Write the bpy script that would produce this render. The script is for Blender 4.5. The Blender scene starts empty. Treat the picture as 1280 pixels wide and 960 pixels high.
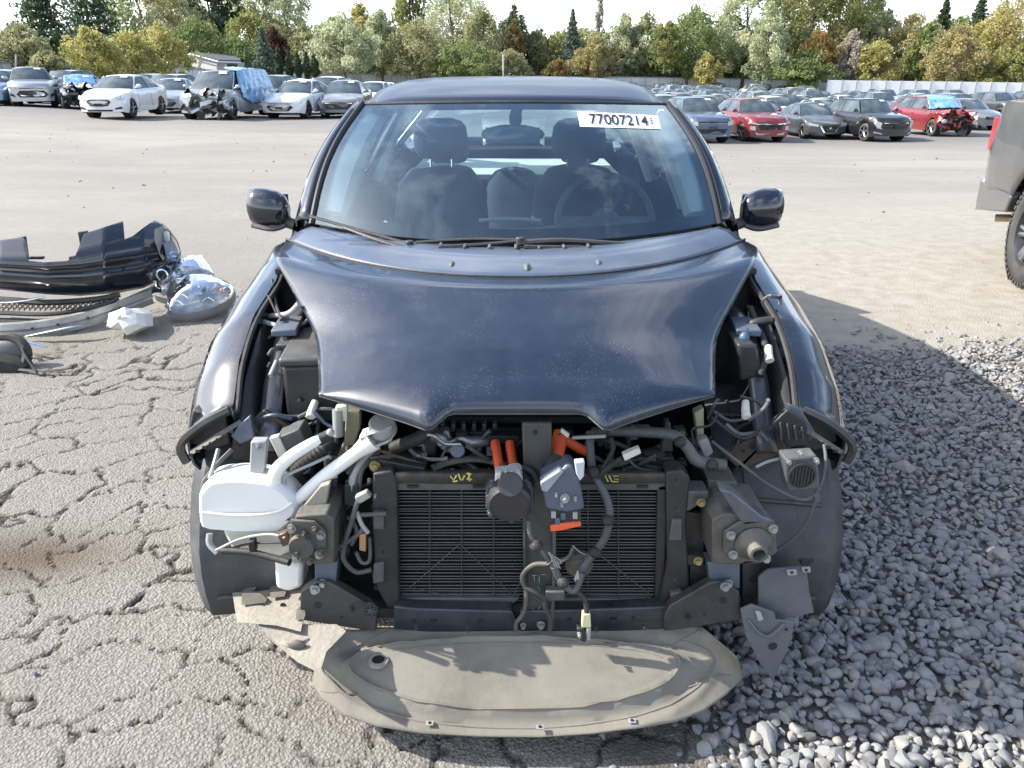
import bpy, bmesh, math, random
import numpy as np
from mathutils import Vector, Matrix
R = math.radians
random.seed(7); rng = np.random.default_rng(7)
scn = bpy.context.scene
COL = scn.collection

# ------------------------------------------------------------ camera
PITCH = R(22.37); CAMZ = 1.6; F = 960.0
cam_d = bpy.data.cameras.new('camera'); cam = bpy.data.objects.new('camera', cam_d); COL.objects.link(cam)
cam.location = (0, 0, CAMZ); cam.rotation_euler = (R(90) - PITCH, 0, 0)
cam_d.sensor_width = 36; cam_d.lens = 27.0; cam_d.clip_start = .05; cam_d.clip_end = 3000
scn.camera = cam
# ------------------------------------------------------------ light
SUN_EL = R(37); SUN_AZ = math.atan2(-1, .09)          # the sun stands to the left
w = bpy.data.worlds.new('World'); scn.world = w; w.use_nodes = True
nt = w.node_tree; nt.nodes.clear()
def N(t, tree=None, **k):
    n = (tree or nt).nodes.new(t)
    for a, b in k.items(): setattr(n, a, b)
    return n
wo = N('ShaderNodeOutputWorld'); bg = N('ShaderNodeBackground'); bg.inputs[1].default_value = .145
sky = N('ShaderNodeTexSky', sky_type='NISHITA'); sky.sun_disc = False; sky.sun_elevation = SUN_EL; sky.sun_rotation = SUN_AZ
sky.air_density = 1.0; sky.dust_density = 1.5; sky.ozone_density = 1.5
tc = N('ShaderNodeTexCoord'); sp = N('ShaderNodeSeparateXYZ'); nt.links.new(tc.outputs['Generated'], sp.inputs[0])
mx = N('ShaderNodeMath', operation='MAXIMUM'); mx.inputs[1].default_value = 0; nt.links.new(sp.outputs[2], mx.inputs[0])
ad = N('ShaderNodeMath', operation='ADD'); ad.inputs[1].default_value = .22; nt.links.new(mx.outputs[0], ad.inputs[0])
dv = N('ShaderNodeVectorMath', operation='DIVIDE'); cb = N('ShaderNodeCombineXYZ')
for i in range(3): nt.links.new(ad.outputs[0], cb.inputs[i])
nt.links.new(tc.outputs['Generated'], dv.inputs[0]); nt.links.new(cb.outputs[0], dv.inputs[1])
nz = N('ShaderNodeTexNoise'); nz.inputs['Scale'].default_value = 1.9; nz.inputs['Detail'].default_value = 9; nz.inputs['Roughness'].default_value = .62
nt.links.new(dv.outputs[0], nz.inputs['Vector'])
cr = N('ShaderNodeMapRange'); cr.inputs[1].default_value = .48; cr.inputs[2].default_value = .64; nt.links.new(nz.outputs[0], cr.inputs[0])
hz = N('ShaderNodeMapRange'); hz.inputs[1].default_value = -.02; hz.inputs[2].default_value = .24; hz.inputs[3].default_value = 1; hz.inputs[4].default_value = 0
hz.interpolation_type = 'SMOOTHSTEP'; nt.links.new(sp.outputs[2], hz.inputs[0])
mm = N('ShaderNodeMath', operation='MAXIMUM'); nt.links.new(cr.outputs[0], mm.inputs[0]); nt.links.new(hz.outputs[0], mm.inputs[1])
cs = N('ShaderNodeMath', operation='MULTIPLY'); cs.inputs[1].default_value = .9; nt.links.new(mm.outputs[0], cs.inputs[0])
mix = N('ShaderNodeMix', data_type='RGBA'); nt.links.new(cs.outputs[0], mix.inputs[0]); nt.links.new(sky.outputs[0], mix.inputs[6]); mix.inputs[7].default_value = (7.6, 7.9, 8.4, 1)
nt.links.new(mix.outputs[2], bg.inputs[0]); nt.links.new(bg.outputs[0], wo.inputs[0])
sd = bpy.data.lights.new('sun', 'SUN'); sd.energy = 4.2; sd.angle = R(.55); sd.color = (1, .955, .88)
so = bpy.data.objects.new('sun', sd); COL.objects.link(so)
sdir = Vector((math.sin(SUN_AZ) * math.cos(SUN_EL), math.cos(SUN_AZ) * math.cos(SUN_EL), math.sin(SUN_EL)))
so.rotation_euler = sdir.to_track_quat('Z', 'Y').to_euler(); so.location = sdir * 30
scn.view_settings.view_transform = 'Standard'; scn.view_settings.look = 'None'; scn.view_settings.exposure = 1.15; scn.view_settings.gamma = 1
scn.render.engine = 'CYCLES'; scn.cycles.max_bounces = 7; scn.cycles.transparent_max_bounces = 14

# ------------------------------------------------------------ pixel -> point in the place
CP, SP = math.cos(PITCH), math.sin(PITCH)
def at(px, py, y):
    u = (px - 640) / F; v = (py - 480) / F
    t = y / (CP - v * SP)
    return Vector((u * t, y, CAMZ + t * (-SP - v * CP)))
def atz(px, py, z):
    u = (px - 640) / F; v = (py - 480) / F
    t = (z - CAMZ) / (-SP - v * CP)
    return Vector((u * t, t * (CP - v * SP), z))

# ------------------------------------------------------------ materials
MATS = {}
def mat(name, col, rough=.5, metal=0., coat=0., var=.2, vs=6., bump=0., bs=60., dust=0., dcol=(.36, .32, .26), spec=.5, ds=3., emit=None, trans=0., col2=None, ior=1.5, aniso=None, objcol=False, coords='Object', speck=0.):
    if name in MATS: return MATS[name]
    m = bpy.data.materials.new(name); m.use_nodes = True; t = m.node_tree; L = t.links
    b = t.nodes['Principled BSDF']
    tcn = N('ShaderNodeTexCoord', t); vec = tcn.outputs[coords]
    n1 = N('ShaderNodeTexNoise', t); n1.inputs['Scale'].default_value = vs; n1.inputs['Detail'].default_value = 6; L.new(vec, n1.inputs['Vector'])
    c = N('ShaderNodeMix', t, data_type='RGBA')
    mr = N('ShaderNodeMapRange', t); mr.inputs[1].default_value = .3; mr.inputs[2].default_value = .7; L.new(n1.outputs[0], mr.inputs[0])
    c.inputs[6].default_value = (*[x * (1 - var) for x in col], 1)
    c.inputs[7].default_value = (*(col2 if col2 else [min(1, x * (1 + var)) for x in col]), 1)
    L.new(mr.outputs[0], c.inputs[0]); out = c.outputs[2]
    if objcol:
        oi = N('ShaderNodeObjectInfo', t); mu = N('ShaderNodeMix', t, data_type='RGBA', blend_type='MULTIPLY'); mu.inputs[0].default_value = 1
        L.new(out, mu.inputs[6]); L.new(oi.outputs['Color'], mu.inputs[7]); out = mu.outputs[2]
    rsock = None
    if dust > 0:
        n2 = N('ShaderNodeTexNoise', t); n2.inputs['Scale'].default_value = ds; n2.inputs['Detail'].default_value = 9; n2.inputs['Roughness'].default_value = .7; L.new(vec, n2.inputs['Vector'])
        g = N('ShaderNodeNewGeometry', t); s = N('ShaderNodeSeparateXYZ', t); L.new(g.outputs['Normal'], s.inputs[0])
        a = N('ShaderNodeMapRange', t); a.inputs[1].default_value = -.4; a.inputs[2].default_value = 1; a.inputs[3].default_value = .25; a.inputs[4].default_value = 1; L.new(s.outputs[2], a.inputs[0])
        r = N('ShaderNodeMapRange', t); r.inputs[1].default_value = .3; r.inputs[2].default_value = .72; r.inputs[4].default_value = dust * 1.4; L.new(n2.outputs[0], r.inputs[0])
        k = N('ShaderNodeMath', t, operation='MULTIPLY', use_clamp=True); L.new(a.outputs[0], k.inputs[0]); L.new(r.outputs[0], k.inputs[1])
        d = N('ShaderNodeMix', t, data_type='RGBA'); L.new(k.outputs[0], d.inputs[0]); L.new(out, d.inputs[6]); d.inputs[7].default_value = (*dcol, 1); out = d.outputs[2]
        rr = N('ShaderNodeMapRange', t); rr.inputs[3].default_value = rough; rr.inputs[4].default_value = .9; L.new(k.outputs[0], rr.inputs[0]); rsock = rr.outputs[0]
    if speck > 0:
        for sc, th in ((170., .16), (60., .07)):
            vo = N('ShaderNodeTexVoronoi', t); vo.inputs['Scale'].default_value = sc; L.new(vec, vo.inputs['Vector'])
            lt = N('ShaderNodeMath', t, operation='LESS_THAN'); L.new(vo.outputs['Distance'], lt.inputs[0]); lt.inputs[1].default_value = th
            n3 = N('ShaderNodeTexNoise', t); n3.inputs['Scale'].default_value = 7; L.new(vec, n3.inputs['Vector'])
            gt = N('ShaderNodeMapRange', t); gt.inputs[1].default_value = .5; gt.inputs[2].default_value = .62; gt.inputs[4].default_value = speck; L.new(n3.outputs[0], gt.inputs[0])
            k2 = N('ShaderNodeMath', t, operation='MULTIPLY'); L.new(lt.outputs[0], k2.inputs[0]); L.new(gt.outputs[0], k2.inputs[1])
            d2 = N('ShaderNodeMix', t, data_type='RGBA'); L.new(k2.outputs[0], d2.inputs[0]); L.new(out, d2.inputs[6]); d2.inputs[7].default_value = (.5, .5, .5, 1); out = d2.outputs[2]
    L.new(out, b.inputs['Base Color'])
    if rsock: L.new(rsock, b.inputs['Roughness'])
    else:
        rv = N('ShaderNodeMapRange', t); rv.inputs[3].default_value = max(0, rough * .8); rv.inputs[4].default_value = min(1, rough * 1.2); L.new(n1.outputs[0], rv.inputs[0]); L.new(rv.outputs[0], b.inputs['Roughness'])
    b.inputs['Metallic'].default_value = metal; b.inputs['Coat Weight'].default_value = coat; b.inputs['Coat Roughness'].default_value = .03
    b.inputs['Specular IOR Level'].default_value = spec; b.inputs['IOR'].default_value = ior; b.inputs['Transmission Weight'].default_value = trans
    if bump > 0:
        n4 = N('ShaderNodeTexNoise', t); n4.inputs['Scale'].default_value = bs; n4.inputs['Detail'].default_value = 5; L.new(vec, n4.inputs['Vector'])
        bp = N('ShaderNodeBump', t); bp.inputs['Strength'].default_value = bump; bp.inputs['Distance'].default_value = .01; L.new(n4.outputs[0], bp.inputs['Height']); L.new(bp.outputs[0], b.inputs['Normal'])
    MATS[name] = m; return m
def glassmat(name, tint, refl=(1, 1, 1), rough=.0, haze=0.):
    if name in MATS: return MATS[name]
    m = bpy.data.materials.new(name); m.use_nodes = True; t = m.node_tree; L = t.links; t.nodes.clear()
    o = N('ShaderNodeOutputMaterial', t); tr = N('ShaderNodeBsdfTransparent', t); gl = N('ShaderNodeBsdfGlossy', t); mi = N('ShaderNodeMixShader', t)
    tr.inputs[0].default_value = (*tint, 1); gl.inputs[0].default_value = (*refl, 1); gl.inputs['Roughness'].default_value = rough
    fr = N('ShaderNodeFresnel', t); fr.inputs[0].default_value = 1.55
    mu = N('ShaderNodeMath', t, operation='MULTIPLY', use_clamp=True); mu.inputs[1].default_value = 2.2; L.new(fr.outputs[0], mu.inputs[0]); L.new(mu.outputs[0], mi.inputs[0])
    base = tr.outputs[0]
    if haze:
        df = N('ShaderNodeBsdfDiffuse', t); df.inputs[0].default_value = (.5, .62, .68, 1); m2 = N('ShaderNodeMixShader', t)
        nn = N('ShaderNodeTexNoise', t); nn.inputs['Scale'].default_value = 5; nn.inputs['Detail'].default_value = 8; tcc = N('ShaderNodeTexCoord', t); L.new(tcc.outputs['Object'], nn.inputs['Vector'])
        q = N('ShaderNodeMapRange', t); q.inputs[1].default_value = .3; q.inputs[2].default_value = .75; q.inputs[3].default_value = haze * .4; q.inputs[4].default_value = haze * 1.4; L.new(nn.outputs[0], q.inputs[0]); L.new(q.outputs[0], m2.inputs[0])
        L.new(base, m2.inputs[1]); L.new(df.outputs[0], m2.inputs[2]); base = m2.outputs[0]
    L.new(base, mi.inputs[1]); L.new(gl.outputs[0], mi.inputs[2]); L.new(mi.outputs[0], o.inputs[0])
    MATS[name] = m; return m

paint = mat('black_paint', (.006, .009, .018), .16, .0, 1., .1, 3, dust=.07, dcol=(.13, .14, .17), speck=.30, ds=5)
paint_hood = mat('dusty_black_paint', (.006, .012, .028), .30, .0, .75, .15, 3, dust=.07, dcol=(.11, .14, .20), speck=.28, ds=14, bump=.02, bs=300)
paint_in = mat('black_inner_metal', (.012, .013, .016), .4, .2, .2, .3, dust=.22, dcol=(.16, .14, .12))
plastic = mat('black_plastic', (.014, .015, .018), .42, 0, 0, .3, dust=.22, dcol=(.2, .18, .16), bump=.15, bs=120)
plastic_g = mat('grey_plastic', (.05, .055, .065), .5, 0, 0, .25, dust=.45, dcol=(.26, .24, .21), bump=.2, bs=90)
rubber = mat('rubber', (.012, .012, .013), .65, 0, 0, .3, dust=.25, dcol=(.2, .18, .15), bump=.2, bs=80)
steel_dk = mat('dark_painted_steel', (.028, .033, .042), .38, .4, .1, .3, dust=.5, dcol=(.2, .18, .15), bump=.15, bs=70)
steel_bl = mat('blue_grey_steel', (.07, .10, .15), .4, .3, .2, .2, dust=.35, dcol=(.25, .23, .2))
steel_dusty = mat('dusty_steel', (.07, .068, .062), .55, .3, 0, .35, dust=.8, dcol=(.23, .21, .175), bump=.3, bs=60)
alloy = mat('cast_alloy', (.38, .39, .40), .45, .8, 0, .2, bump=.3, bs=90)
chrome = mat('chrome', (.75, .76, .78), .12, 1., 0, .1)
bolt_y = mat('zinc_bolt', (.40, .35, .18), .35, .9, 0, .2)
white_pl = mat('white_translucent_plastic', (.80, .80, .76), .45, 0, 0, .06, bump=.1, bs=20, dust=.12)
cream_pl = mat('cream_plastic', (.62, .60, .52), .5, 0, 0, .15, dust=.35)
grey_lt = mat('light_grey_plastic', (.30, .31, .31), .45, 0, 0, .15, dust=.2)
olive = mat('olive_steel', (.34, .34, .22), .5, .2, 0, .2, dust=.3)
orange = mat('orange_cable', (.75, .095, .022), .5, 0, 0, .15, bump=.2, bs=60, dust=.15)
tray_m = mat('dusty_tray_plastic', (.15, .135, .11), .8, 0, 0, .3, vs=5, bump=.10, bs=220, dust=.75, dcol=(.27, .245, .20), ds=4)
tan_m = mat('tan_apron_plastic', (.27, .25, .205), .8, 0, 0, .25, bump=.4, bs=60, dust=.7, dcol=(.34, .31, .26), ds=7)
fin_m = mat('radiator_fin', (.085, .086, .084), .45, .5, 0, .3, dust=.4, dcol=(.13, .12, .11))
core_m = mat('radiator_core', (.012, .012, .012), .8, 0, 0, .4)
liner_m = mat('wheel_liner_plastic', (.024, .029, .038), .5, 0, 0, .35, bump=.3, bs=25, dust=.75, dcol=(.13, .13, .125), ds=9)
dashm = mat('dashboard_plastic', (.10, .13, .135), .6, 0, 0, .15, bump=.2, bs=200)
seatm = mat('dark_seat_fabric', (.045, .055, .07), .9, 0, 0, .2, bump=.1, bs=300)
beige = mat('beige_trim', (.68, .70, .62), .7, 0, 0, .08)
glass_f = glassmat('windshield_glass', (.80, .93, .97), (.7, .88, 1), haze=.035)
glass_s = glassmat('side_glass', (.72, .85, .88))
glass_lens = glassmat('clear_lens', (.86, .89, .9), haze=.08)
mirror_m = mat('mirror_silver', (.8, .83, .85), .03, 1, 0, 0)
white_p = mat('white_print', (.85, .85, .85), .5, 0, 0, .03)
ink = mat('black_ink', (.015, .015, .02), .6, 0, 0, .05)
chalk_y = mat('yellow_chalk', (.62, .55, .16), .8, 0, 0, .3, vs=60)
chalk_t = mat('teal_chalk', (.16, .36, .34), .8, 0, 0, .3, vs=60)
tire_m = mat('tyre_rubber', (.025, .025, .026), .75, 0, 0, .3, bump=.3, bs=60, dust=.5, dcol=(.17, .155, .13))

# ------------------------------------------------------------ mesh building
def catmull(P, n=6):
    P = [Vector(p) for p in P]
    if len(P) < 3: return P
    Q = [2 * P[0] - P[1]] + P + [2 * P[-1] - P[-2]]; out = []
    for i in range(1, len(Q) - 2):
        a, b, c, d = Q[i - 1:i + 3]
        for k in range(n):
            t = k / n
            out.append(.5 * ((2 * b) + (c - a) * t + (2 * a - 5 * b + 4 * c - d) * t * t + (3 * b - a - 3 * c + d) * t ** 3))
    out.append(P[-1]); return out
def wloc(p):
    v = Vector((0, 0, 0))
    while p is not None: v = v + p.location; p = p.parent
    return v
class MB:
    def __init__(s): s.v = []; s.f = []; s.mi = []
    def add(s, vs, fs, m=0):
        o = len(s.v); s.v += [tuple(v) for v in vs]; s.f += [tuple(i + o for i in f) for f in fs]; s.mi += [m] * len(fs); return s
    def box(s, c, d, rot=None, m=0):
        M = rot if rot is not None else Matrix.Identity(3); c = Vector(c)
        vs = [c + M @ Vector((d[0] / 2 * i, d[1] / 2 * j, d[2] / 2 * k)) for i in (-1, 1) for j in (-1, 1) for k in (-1, 1)]
        return s.add(vs, [(0, 1, 3, 2), (4, 6, 7, 5), (0, 4, 5, 1), (2, 3, 7, 6), (0, 2, 6, 4), (1, 5, 7, 3)], m)
    def prism(s, pts, vec, m=0):
        pts = [Vector(p) for p in pts]; vec = Vector(vec); n = len(pts)
        nn = Vector((0, 0, 0))
        for i in range(n): nn += (pts[i]).cross(pts[(i + 1) % n])
        if nn.dot(vec) > 0: pts.reverse()
        vs = pts + [p + vec for p in pts]
        return s.add(vs, [tuple(range(n)), tuple(reversed(range(n, 2 * n)))] + [(i, i + n, (i + 1) % n + n, (i + 1) % n) for i in range(n)], m)
    def ppx(s, pts, y, th, m=0):     # outline seen from the front at distance y, th metres deep
        return s.prism([at(p[0], p[1], p[2] if len(p) > 2 else y) for p in pts], (0, th, 0), m)
    def tube(s, P, r, seg=10, n=5, smooth=True, caps=True, m=0, corr=0., cn=1, flat=1.):
        P = catmull(P, n) if smooth and len(P) > 2 else [Vector(p) for p in P]
        if smooth and corr:
            P2 = []
            for i in range(len(P) - 1):
                kk = max(1, int((P[i + 1] - P[i]).length / .004))
                for k in range(kk): P2.append(P[i].lerp(P[i + 1], k / kk))
            P2.append(P[-1]); P = P2
        k = len(P); vs = []; up = None
        rr = r if callable(r) else (lambda t: r)
        for i in range(k):
            t = (P[min(i + 1, k - 1)] - P[max(i - 1, 0)]).normalized()
            if up is None: up = Vector((0, 0, 1)) if abs(t.z) < .9 else Vector((1, 0, 0))
            a = t.cross(up).normalized(); b = a.cross(t).normalized(); up = b
            q = rr(i / max(1, k - 1)) * (1 + (corr if (i % 2) else -corr))
            for j in range(seg):
                an = 2 * math.pi * j / seg; vs.append(P[i] + a * math.cos(an) * q + b * math.sin(an) * q * flat)
        fs = [(i * seg + j, i * seg + (j + 1) % seg, (i + 1) * seg + (j + 1) % seg, (i + 1) * seg + j) for i in range(k - 1) for j in range(seg)]
        if caps: fs += [tuple(reversed(range(seg))), tuple(range((k - 1) * seg, k * seg))]
        return s.add(vs, fs, m)
    def cyl(s, a, b, r, r2=None, seg=16, m=0):
        r2 = r if r2 is None else r2; return s.tube([a, b], (lambda t: r + (r2 - r) * t), seg, smooth=False, m=m)
    def grid(s, rows, m=0, flip=False, closed=False):
        h = len(rows); wd = len(rows[0]); vs = [p for r_ in rows for p in r_]; fs = []
        for i in range(h - 1):
            for j in range(wd - (0 if closed else 1)):
                j2 = (j + 1) % wd
                f = (i * wd + j, i * wd + j2, (i + 1) * wd + j2, (i + 1) * wd + j); fs.append(tuple(reversed(f)) if flip else f)
        return s.add(vs, fs, m)
    def ball(s, c, r, seg=12, ring=8, sc=(1, 1, 1), rot=None, m=0):
        rows = []; M = rot if rot is not None else Matrix.Identity(3)
        for i in range(ring + 1):
            th = math.pi * i / ring
            rows.append([Vector(c) + M @ Vector((r * sc[0] * math.sin(th) * math.cos(2 * math.pi * j / seg), r * sc[1] * math.sin(th) * math.sin(2 * math.pi * j / seg), r * sc[2] * math.cos(th))) for j in range(seg)])
        return s.grid(rows, m, closed=True, flip=True)
    def lathe(s, c, axis, prof, seg=24, m=0, start=0):
        ax = Vector(axis).normalized(); a = ax.orthogonal().normalized(); b = ax.cross(a)
        rows = [[Vector(c) + ax * h + (a * math.cos(2 * math.pi * j / seg) + b * math.sin(2 * math.pi * j / seg)) * r for j in range(seg)] for r, h in prof]
        return s.grid(rows, m, closed=True)
    def build(s, name, mats, parent=None, bevel=0., sharp=40, solid=0., smooth=True, label=None, kind=None, recalc=True, sub=0):
        me = bpy.data.meshes.new(name); off = wloc(parent)
        me.from_pydata([(v[0] - off[0], v[1] - off[1], v[2] - off[2]) for v in s.v], [], s.f)
        for m in (mats if isinstance(mats, (list, tuple)) else [mats]): me.materials.append(m)
        me.polygons.foreach_set('material_index', s.mi)
        if recalc:
            bm = bmesh.new(); bm.from_mesh(me); bmesh.ops.recalc_face_normals(bm, faces=bm.faces); bm.to_mesh(me); bm.free()
        if smooth:
            me.polygons.foreach_set('use_smooth', [True] * len(me.polygons)); me.set_sharp_from_angle(angle=R(sharp))
        me.update()
        o = bpy.data.objects.new(name, me); COL.objects.link(o)
        if parent: o.parent = parent
        if solid: md = o.modifiers.new('solid', 'SOLIDIFY'); md.thickness = solid; md.offset = -1
        if bevel: md = o.modifiers.new('bevel', 'BEVEL'); md.width = bevel; md.segments = 2; md.limit_method = 'ANGLE'; md.angle_limit = R(35)
        if sub: md = o.modifiers.new('sub', 'SUBSURF'); md.levels = sub; md.render_levels = sub
        if label: o['label'] = label
        if kind: o['kind'] = kind
        return o
def empty(name, loc=(0, 0, 0), rz=0, label=None, cat=None, group=None):
    o = bpy.data.objects.new(name, None); COL.objects.link(o); o.location = loc; o.rotation_euler = (0, 0, rz); o.empty_display_size = .2
    return tag(o, label, cat, group)
def tag(o, label=None, cat=None, group=None, kind=None):
    if label: o['label'] = label
    if cat: o['category'] = cat
    if group: o['group'] = group
    if kind: o['kind'] = kind
    return o
KIDS = {}
def children(o): return [c for c in COL.objects if c.parent == o]
def copy_tree(o, parent=None, kids=None):
    if kids is None:
        kids = {}
        for c in COL.objects:
            if c.parent: kids.setdefault(c.parent, []).append(c)
    c = o.copy(); COL.objects.link(c); c.parent = parent
    for ch in kids.get(o, []): copy_tree(ch, c, kids)
    return c
def rotz(a): return Matrix.Rotation(a, 3, 'Z')

# ------------------------------------------------------------ terrain
TC = np.array([-200, 0, 200, 430, 640, 860, 1070, 1280, 1500.]); TU = (TC - 640) / 960
TD = np.array([8, 33, 60, 115.])
TZ = np.array([[0.] * 9, [.10, .08, -.24, -.33, -.6, -1.22, -1.28, -1.20, -1.2], [-.2, -.28, -.6, -.9, -1.2, -1.60, -1.65, -1.65, -1.65], [-1.3, -1.3, -1.3, -1.35, -1.6, -1.84, -2.1, -2.35, -2.4]])
def ground_z(x, y):
    x = np.asarray(x, float); y = np.asarray(y, float); d = np.clip(y, 8, 115); u = np.clip(x / (d * .925 + .6), TU[0], TU[-1])
    j = np.clip(np.searchsorted(TU, u) - 1, 0, 7); i = np.clip(np.searchsorted(TD, d) - 1, 0, 2)
    fu = (u - TU[j]) / (TU[j + 1] - TU[j]); fd = (d - TD[i]) / (TD[i + 1] - TD[i])
    fu = fu * fu * (3 - 2 * fu)
    return (TZ[i, j] * (1 - fu) + TZ[i, j + 1] * fu) * (1 - fd) + (TZ[i + 1, j] * (1 - fu) + TZ[i + 1, j + 1] * fu) * fd
def hsh(i, j, k):
    n = (i.astype(np.int64) * 374761393 + j.astype(np.int64) * 668265263 + k * 1442695041) & 0x7fffffff
    n = ((n ^ (n >> 13)) * 1274126177) & 0x7fffffff
    return ((n ^ (n >> 16)) & 0xffff) / 65535.
def vnoise(x, y, k=0):
    xi = np.floor(x); yi = np.floor(y); fx = x - xi; fy = y - yi; fx = fx * fx * (3 - 2 * fx); fy = fy * fy * (3 - 2 * fy)
    return (hsh(xi, yi, k) * (1 - fx) + hsh(xi + 1, yi, k) * fx) * (1 - fy) + (hsh(xi, yi + 1, k) * (1 - fx) + hsh(xi + 1, yi + 1, k) * fx) * fy
def fbm(x, y, o=4, k=0):
    s = 0; a = .5; t = 0
    for i in range(o): s = s + a * vnoise(x * 2 ** i, y * 2 ** i, k + i); t += a; a *= .5
    return s / t
def cracks(x, y):
    # plates of broken asphalt, stretched along a diagonal
    a = R(28); xs = (x * math.cos(a) + y * math.sin(a)); ys = (-x * math.sin(a) + y * math.cos(a))
    xs = xs + .22 * (fbm(x * 5, y * 5, 5, 11) - .5) * 2; ys = ys + .17 * (fbm(x * 5, y * 5, 5, 23) - .5) * 2
    X = xs / .36; Y = ys / .20
    xi = np.floor(X); yi = np.floor(Y); d1 = np.full(X.shape, 9.); d2 = np.full(X.shape, 9.)
    for di in (-2, -1, 0, 1, 2):
        for dj in (-2, -1, 0, 1, 2):
            px = xi + di + .1 + .8 * hsh(xi + di, yi + dj, 5); py = yi + dj + .1 + .8 * hsh(xi + di, yi + dj, 6)
            d = np.hypot(X - px, Y - py); n1 = np.minimum(d1, d); d2 = np.where(d < d1, d1, np.minimum(d2, d)); d1 = n1
    e = (d2 - d1) * .15
    wv = .0048 + .009 * np.clip((fbm(x * 1.9 + 3, y * 1.9, 3, 40) - .38) * 3, 0, 1)
    c = np.clip(1 - e / wv, 0, 1)
    fade = np.clip((5.2 - y + 1.5 * fbm(x, y, 2, 3)) / 2.2, 0, 1) * np.clip((.9 - x) / .5, 0, 1)
    weak = np.clip((fbm(x * .8 + 9, y * .8, 2, 60) - .25) * 4, .5, 1)
    return c * fade * weak, e, fade
def dens(a, b, lo, hi, step_in, grow):
    # coordinates from a to b, fine inside lo..hi and growing outside
    c = list(np.arange(lo, hi, step_in)); s = step_in; x = c[-1]
    while x < b: s *= grow; x += s; c.append(x)
    s = step_in; x = lo; l = []
    while x > a: s *= grow; x -= s; l.append(x)
    return np.array(l[::-1] + c)
gx = dens(-190, 190, -2.6, 1.1, .0095, 1.06); gy = dens(-30, 600, 1.15, 4.2, .0095, 1.03)
GX, GY = np.meshgrid(gx, gy); gxr, gyr = GX.ravel(), GY.ravel()
near = (np.abs(gxr) < 6) & (gyr > -1) & (gyr < 9)
cz = np.zeros(gxr.shape); ce = np.ones(gxr.shape); cf = np.zeros(gxr.shape)
c_, e_, f_ = cracks(gxr[near], gyr[near]); cz[near] = c_; ce[near] = e_; cf[near] = f_
Z = ground_z(gxr, gyr)
Z += near * (-.017 * cz ** .5  + .006 * (fbm(gxr * 3, gyr * 3, 3, 70) - .5) + .0035 * cf * (fbm(gxr * 60, gyr * 60, 2, 80) - .5))
pit = np.exp(-(((gxr + 1.72) / .35) ** 2 + ((gyr - 2.3) / .16) ** 2)); Z -= .02 * pit; soil = np.exp(-(((gxr - .44) / .22) ** 2 + ((gyr - 1.42) / .22) ** 2)) * 1.2
grav_edge = lambda x, y: np.minimum(np.minimum((x - (.50 + .10 * np.sin(y * 3) + .34 * np.clip(1.75 - y, 0, 1))) * 1.5, (4.75 - .28 * (x - 2) + .25 * np.sin(x * 2.3) - y)), 8 - x)
gm = np.clip(grav_edge(gxr, gyr) / .25 + .3 * (fbm(gxr * 5, gyr * 5, 2, 33) - .5), 0, 1); Z -= near * .012 * gm
me = bpy.data.meshes.new('ground'); nx_, ny_ = len(gx), len(gy)
me.vertices.add(nx_ * ny_); me.vertices.foreach_set('co', np.stack([gxr, gyr, Z], 1).ravel())
ii = (np.arange(ny_ - 1)[:, None] * nx_ + np.arange(nx_ - 1)[None]).ravel(); q = np.stack([ii, ii + 1, ii + nx_ + 1, ii + nx_], 1).ravel()
me.loops.add(len(q)); me.loops.foreach_set('vertex_index', q); me.polygons.add(len(ii)); me.polygons.foreach_set('loop_start', np.arange(len(ii)) * 4); me.polygons.foreach_set('loop_total', np.full(len(ii), 4))
me.update(); me.validate(); me.polygons.foreach_set('use_smooth', np.ones(len(me.polygons), bool))
for nm, dat in (('crack', cz), ('gravel', gm), ('dirt', np.clip(pit, 0, 1)), ('soil', np.clip(soil, 0, 1)), ('plate', cf)):
    at_ = me.attributes.new(nm, 'FLOAT', 'POINT'); at_.data.foreach_set('value', dat.astype(np.float32))
print('ground verts', nx_ * ny_)
ground = bpy.data.objects.new('ground', me); COL.objects.link(ground); tag(ground, 'pale dusty cracked asphalt lot', kind='structure')
gmt = bpy.data.materials.new('cracked_asphalt'); gmt.use_nodes = True; t = gmt.node_tree; L = t.links; b = t.nodes['Principled BSDF']; b.inputs['Roughness'].default_value = .9; b.inputs['Specular IOR Level'].default_value = .25
geo = N('ShaderNodeNewGeometry', t); pos = geo.outputs['Position']
def noise(sc, det=5, rg=.55, vec=None):
    n = N('ShaderNodeTexNoise', t); n.inputs['Scale'].default_value = sc; n.inputs['Detail'].default_value = det; n.inputs['Roughness'].default_value = rg; L.new(vec or pos, n.inputs['Vector']); return n.outputs[0]
def mr(v, a, b_, c=0, d=1):
    n = N('ShaderNodeMapRange', t); L.new(v, n.inputs[0]); n.inputs[1].default_value = a; n.inputs[2].default_value = b_; n.inputs[3].default_value = c; n.inputs[4].default_value = d; return n.outputs[0]
def mixc(f, a, b_):
    n = N('ShaderNodeMix', t, data_type='RGBA')
    if isinstance(f, float): n.inputs[0].default_value = f
    else: L.new(f, n.inputs[0])
    for k, x in ((6, a), (7, b_)):
        if isinstance(x, tuple): n.inputs[k].default_value = (*x, 1)
        else: L.new(x, n.inputs[k])
    return n.outputs[2]
def attr(nm):
    n = N('ShaderNodeAttribute', t); n.attribute_name = nm; return n.outputs['Fac']
def mul(a, b_):
    n = N('ShaderNodeMath', t, operation='MULTIPLY'); L.new(a, n.inputs[0])
    if isinstance(b_, float): n.inputs[1].default_value = b_
    else: L.new(b_, n.inputs[1])
    return n.outputs[0]
base = mixc(mr(noise(1.3, 6), .35, .65), (.285, .268, .24), (.35, .332, .302))
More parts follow.
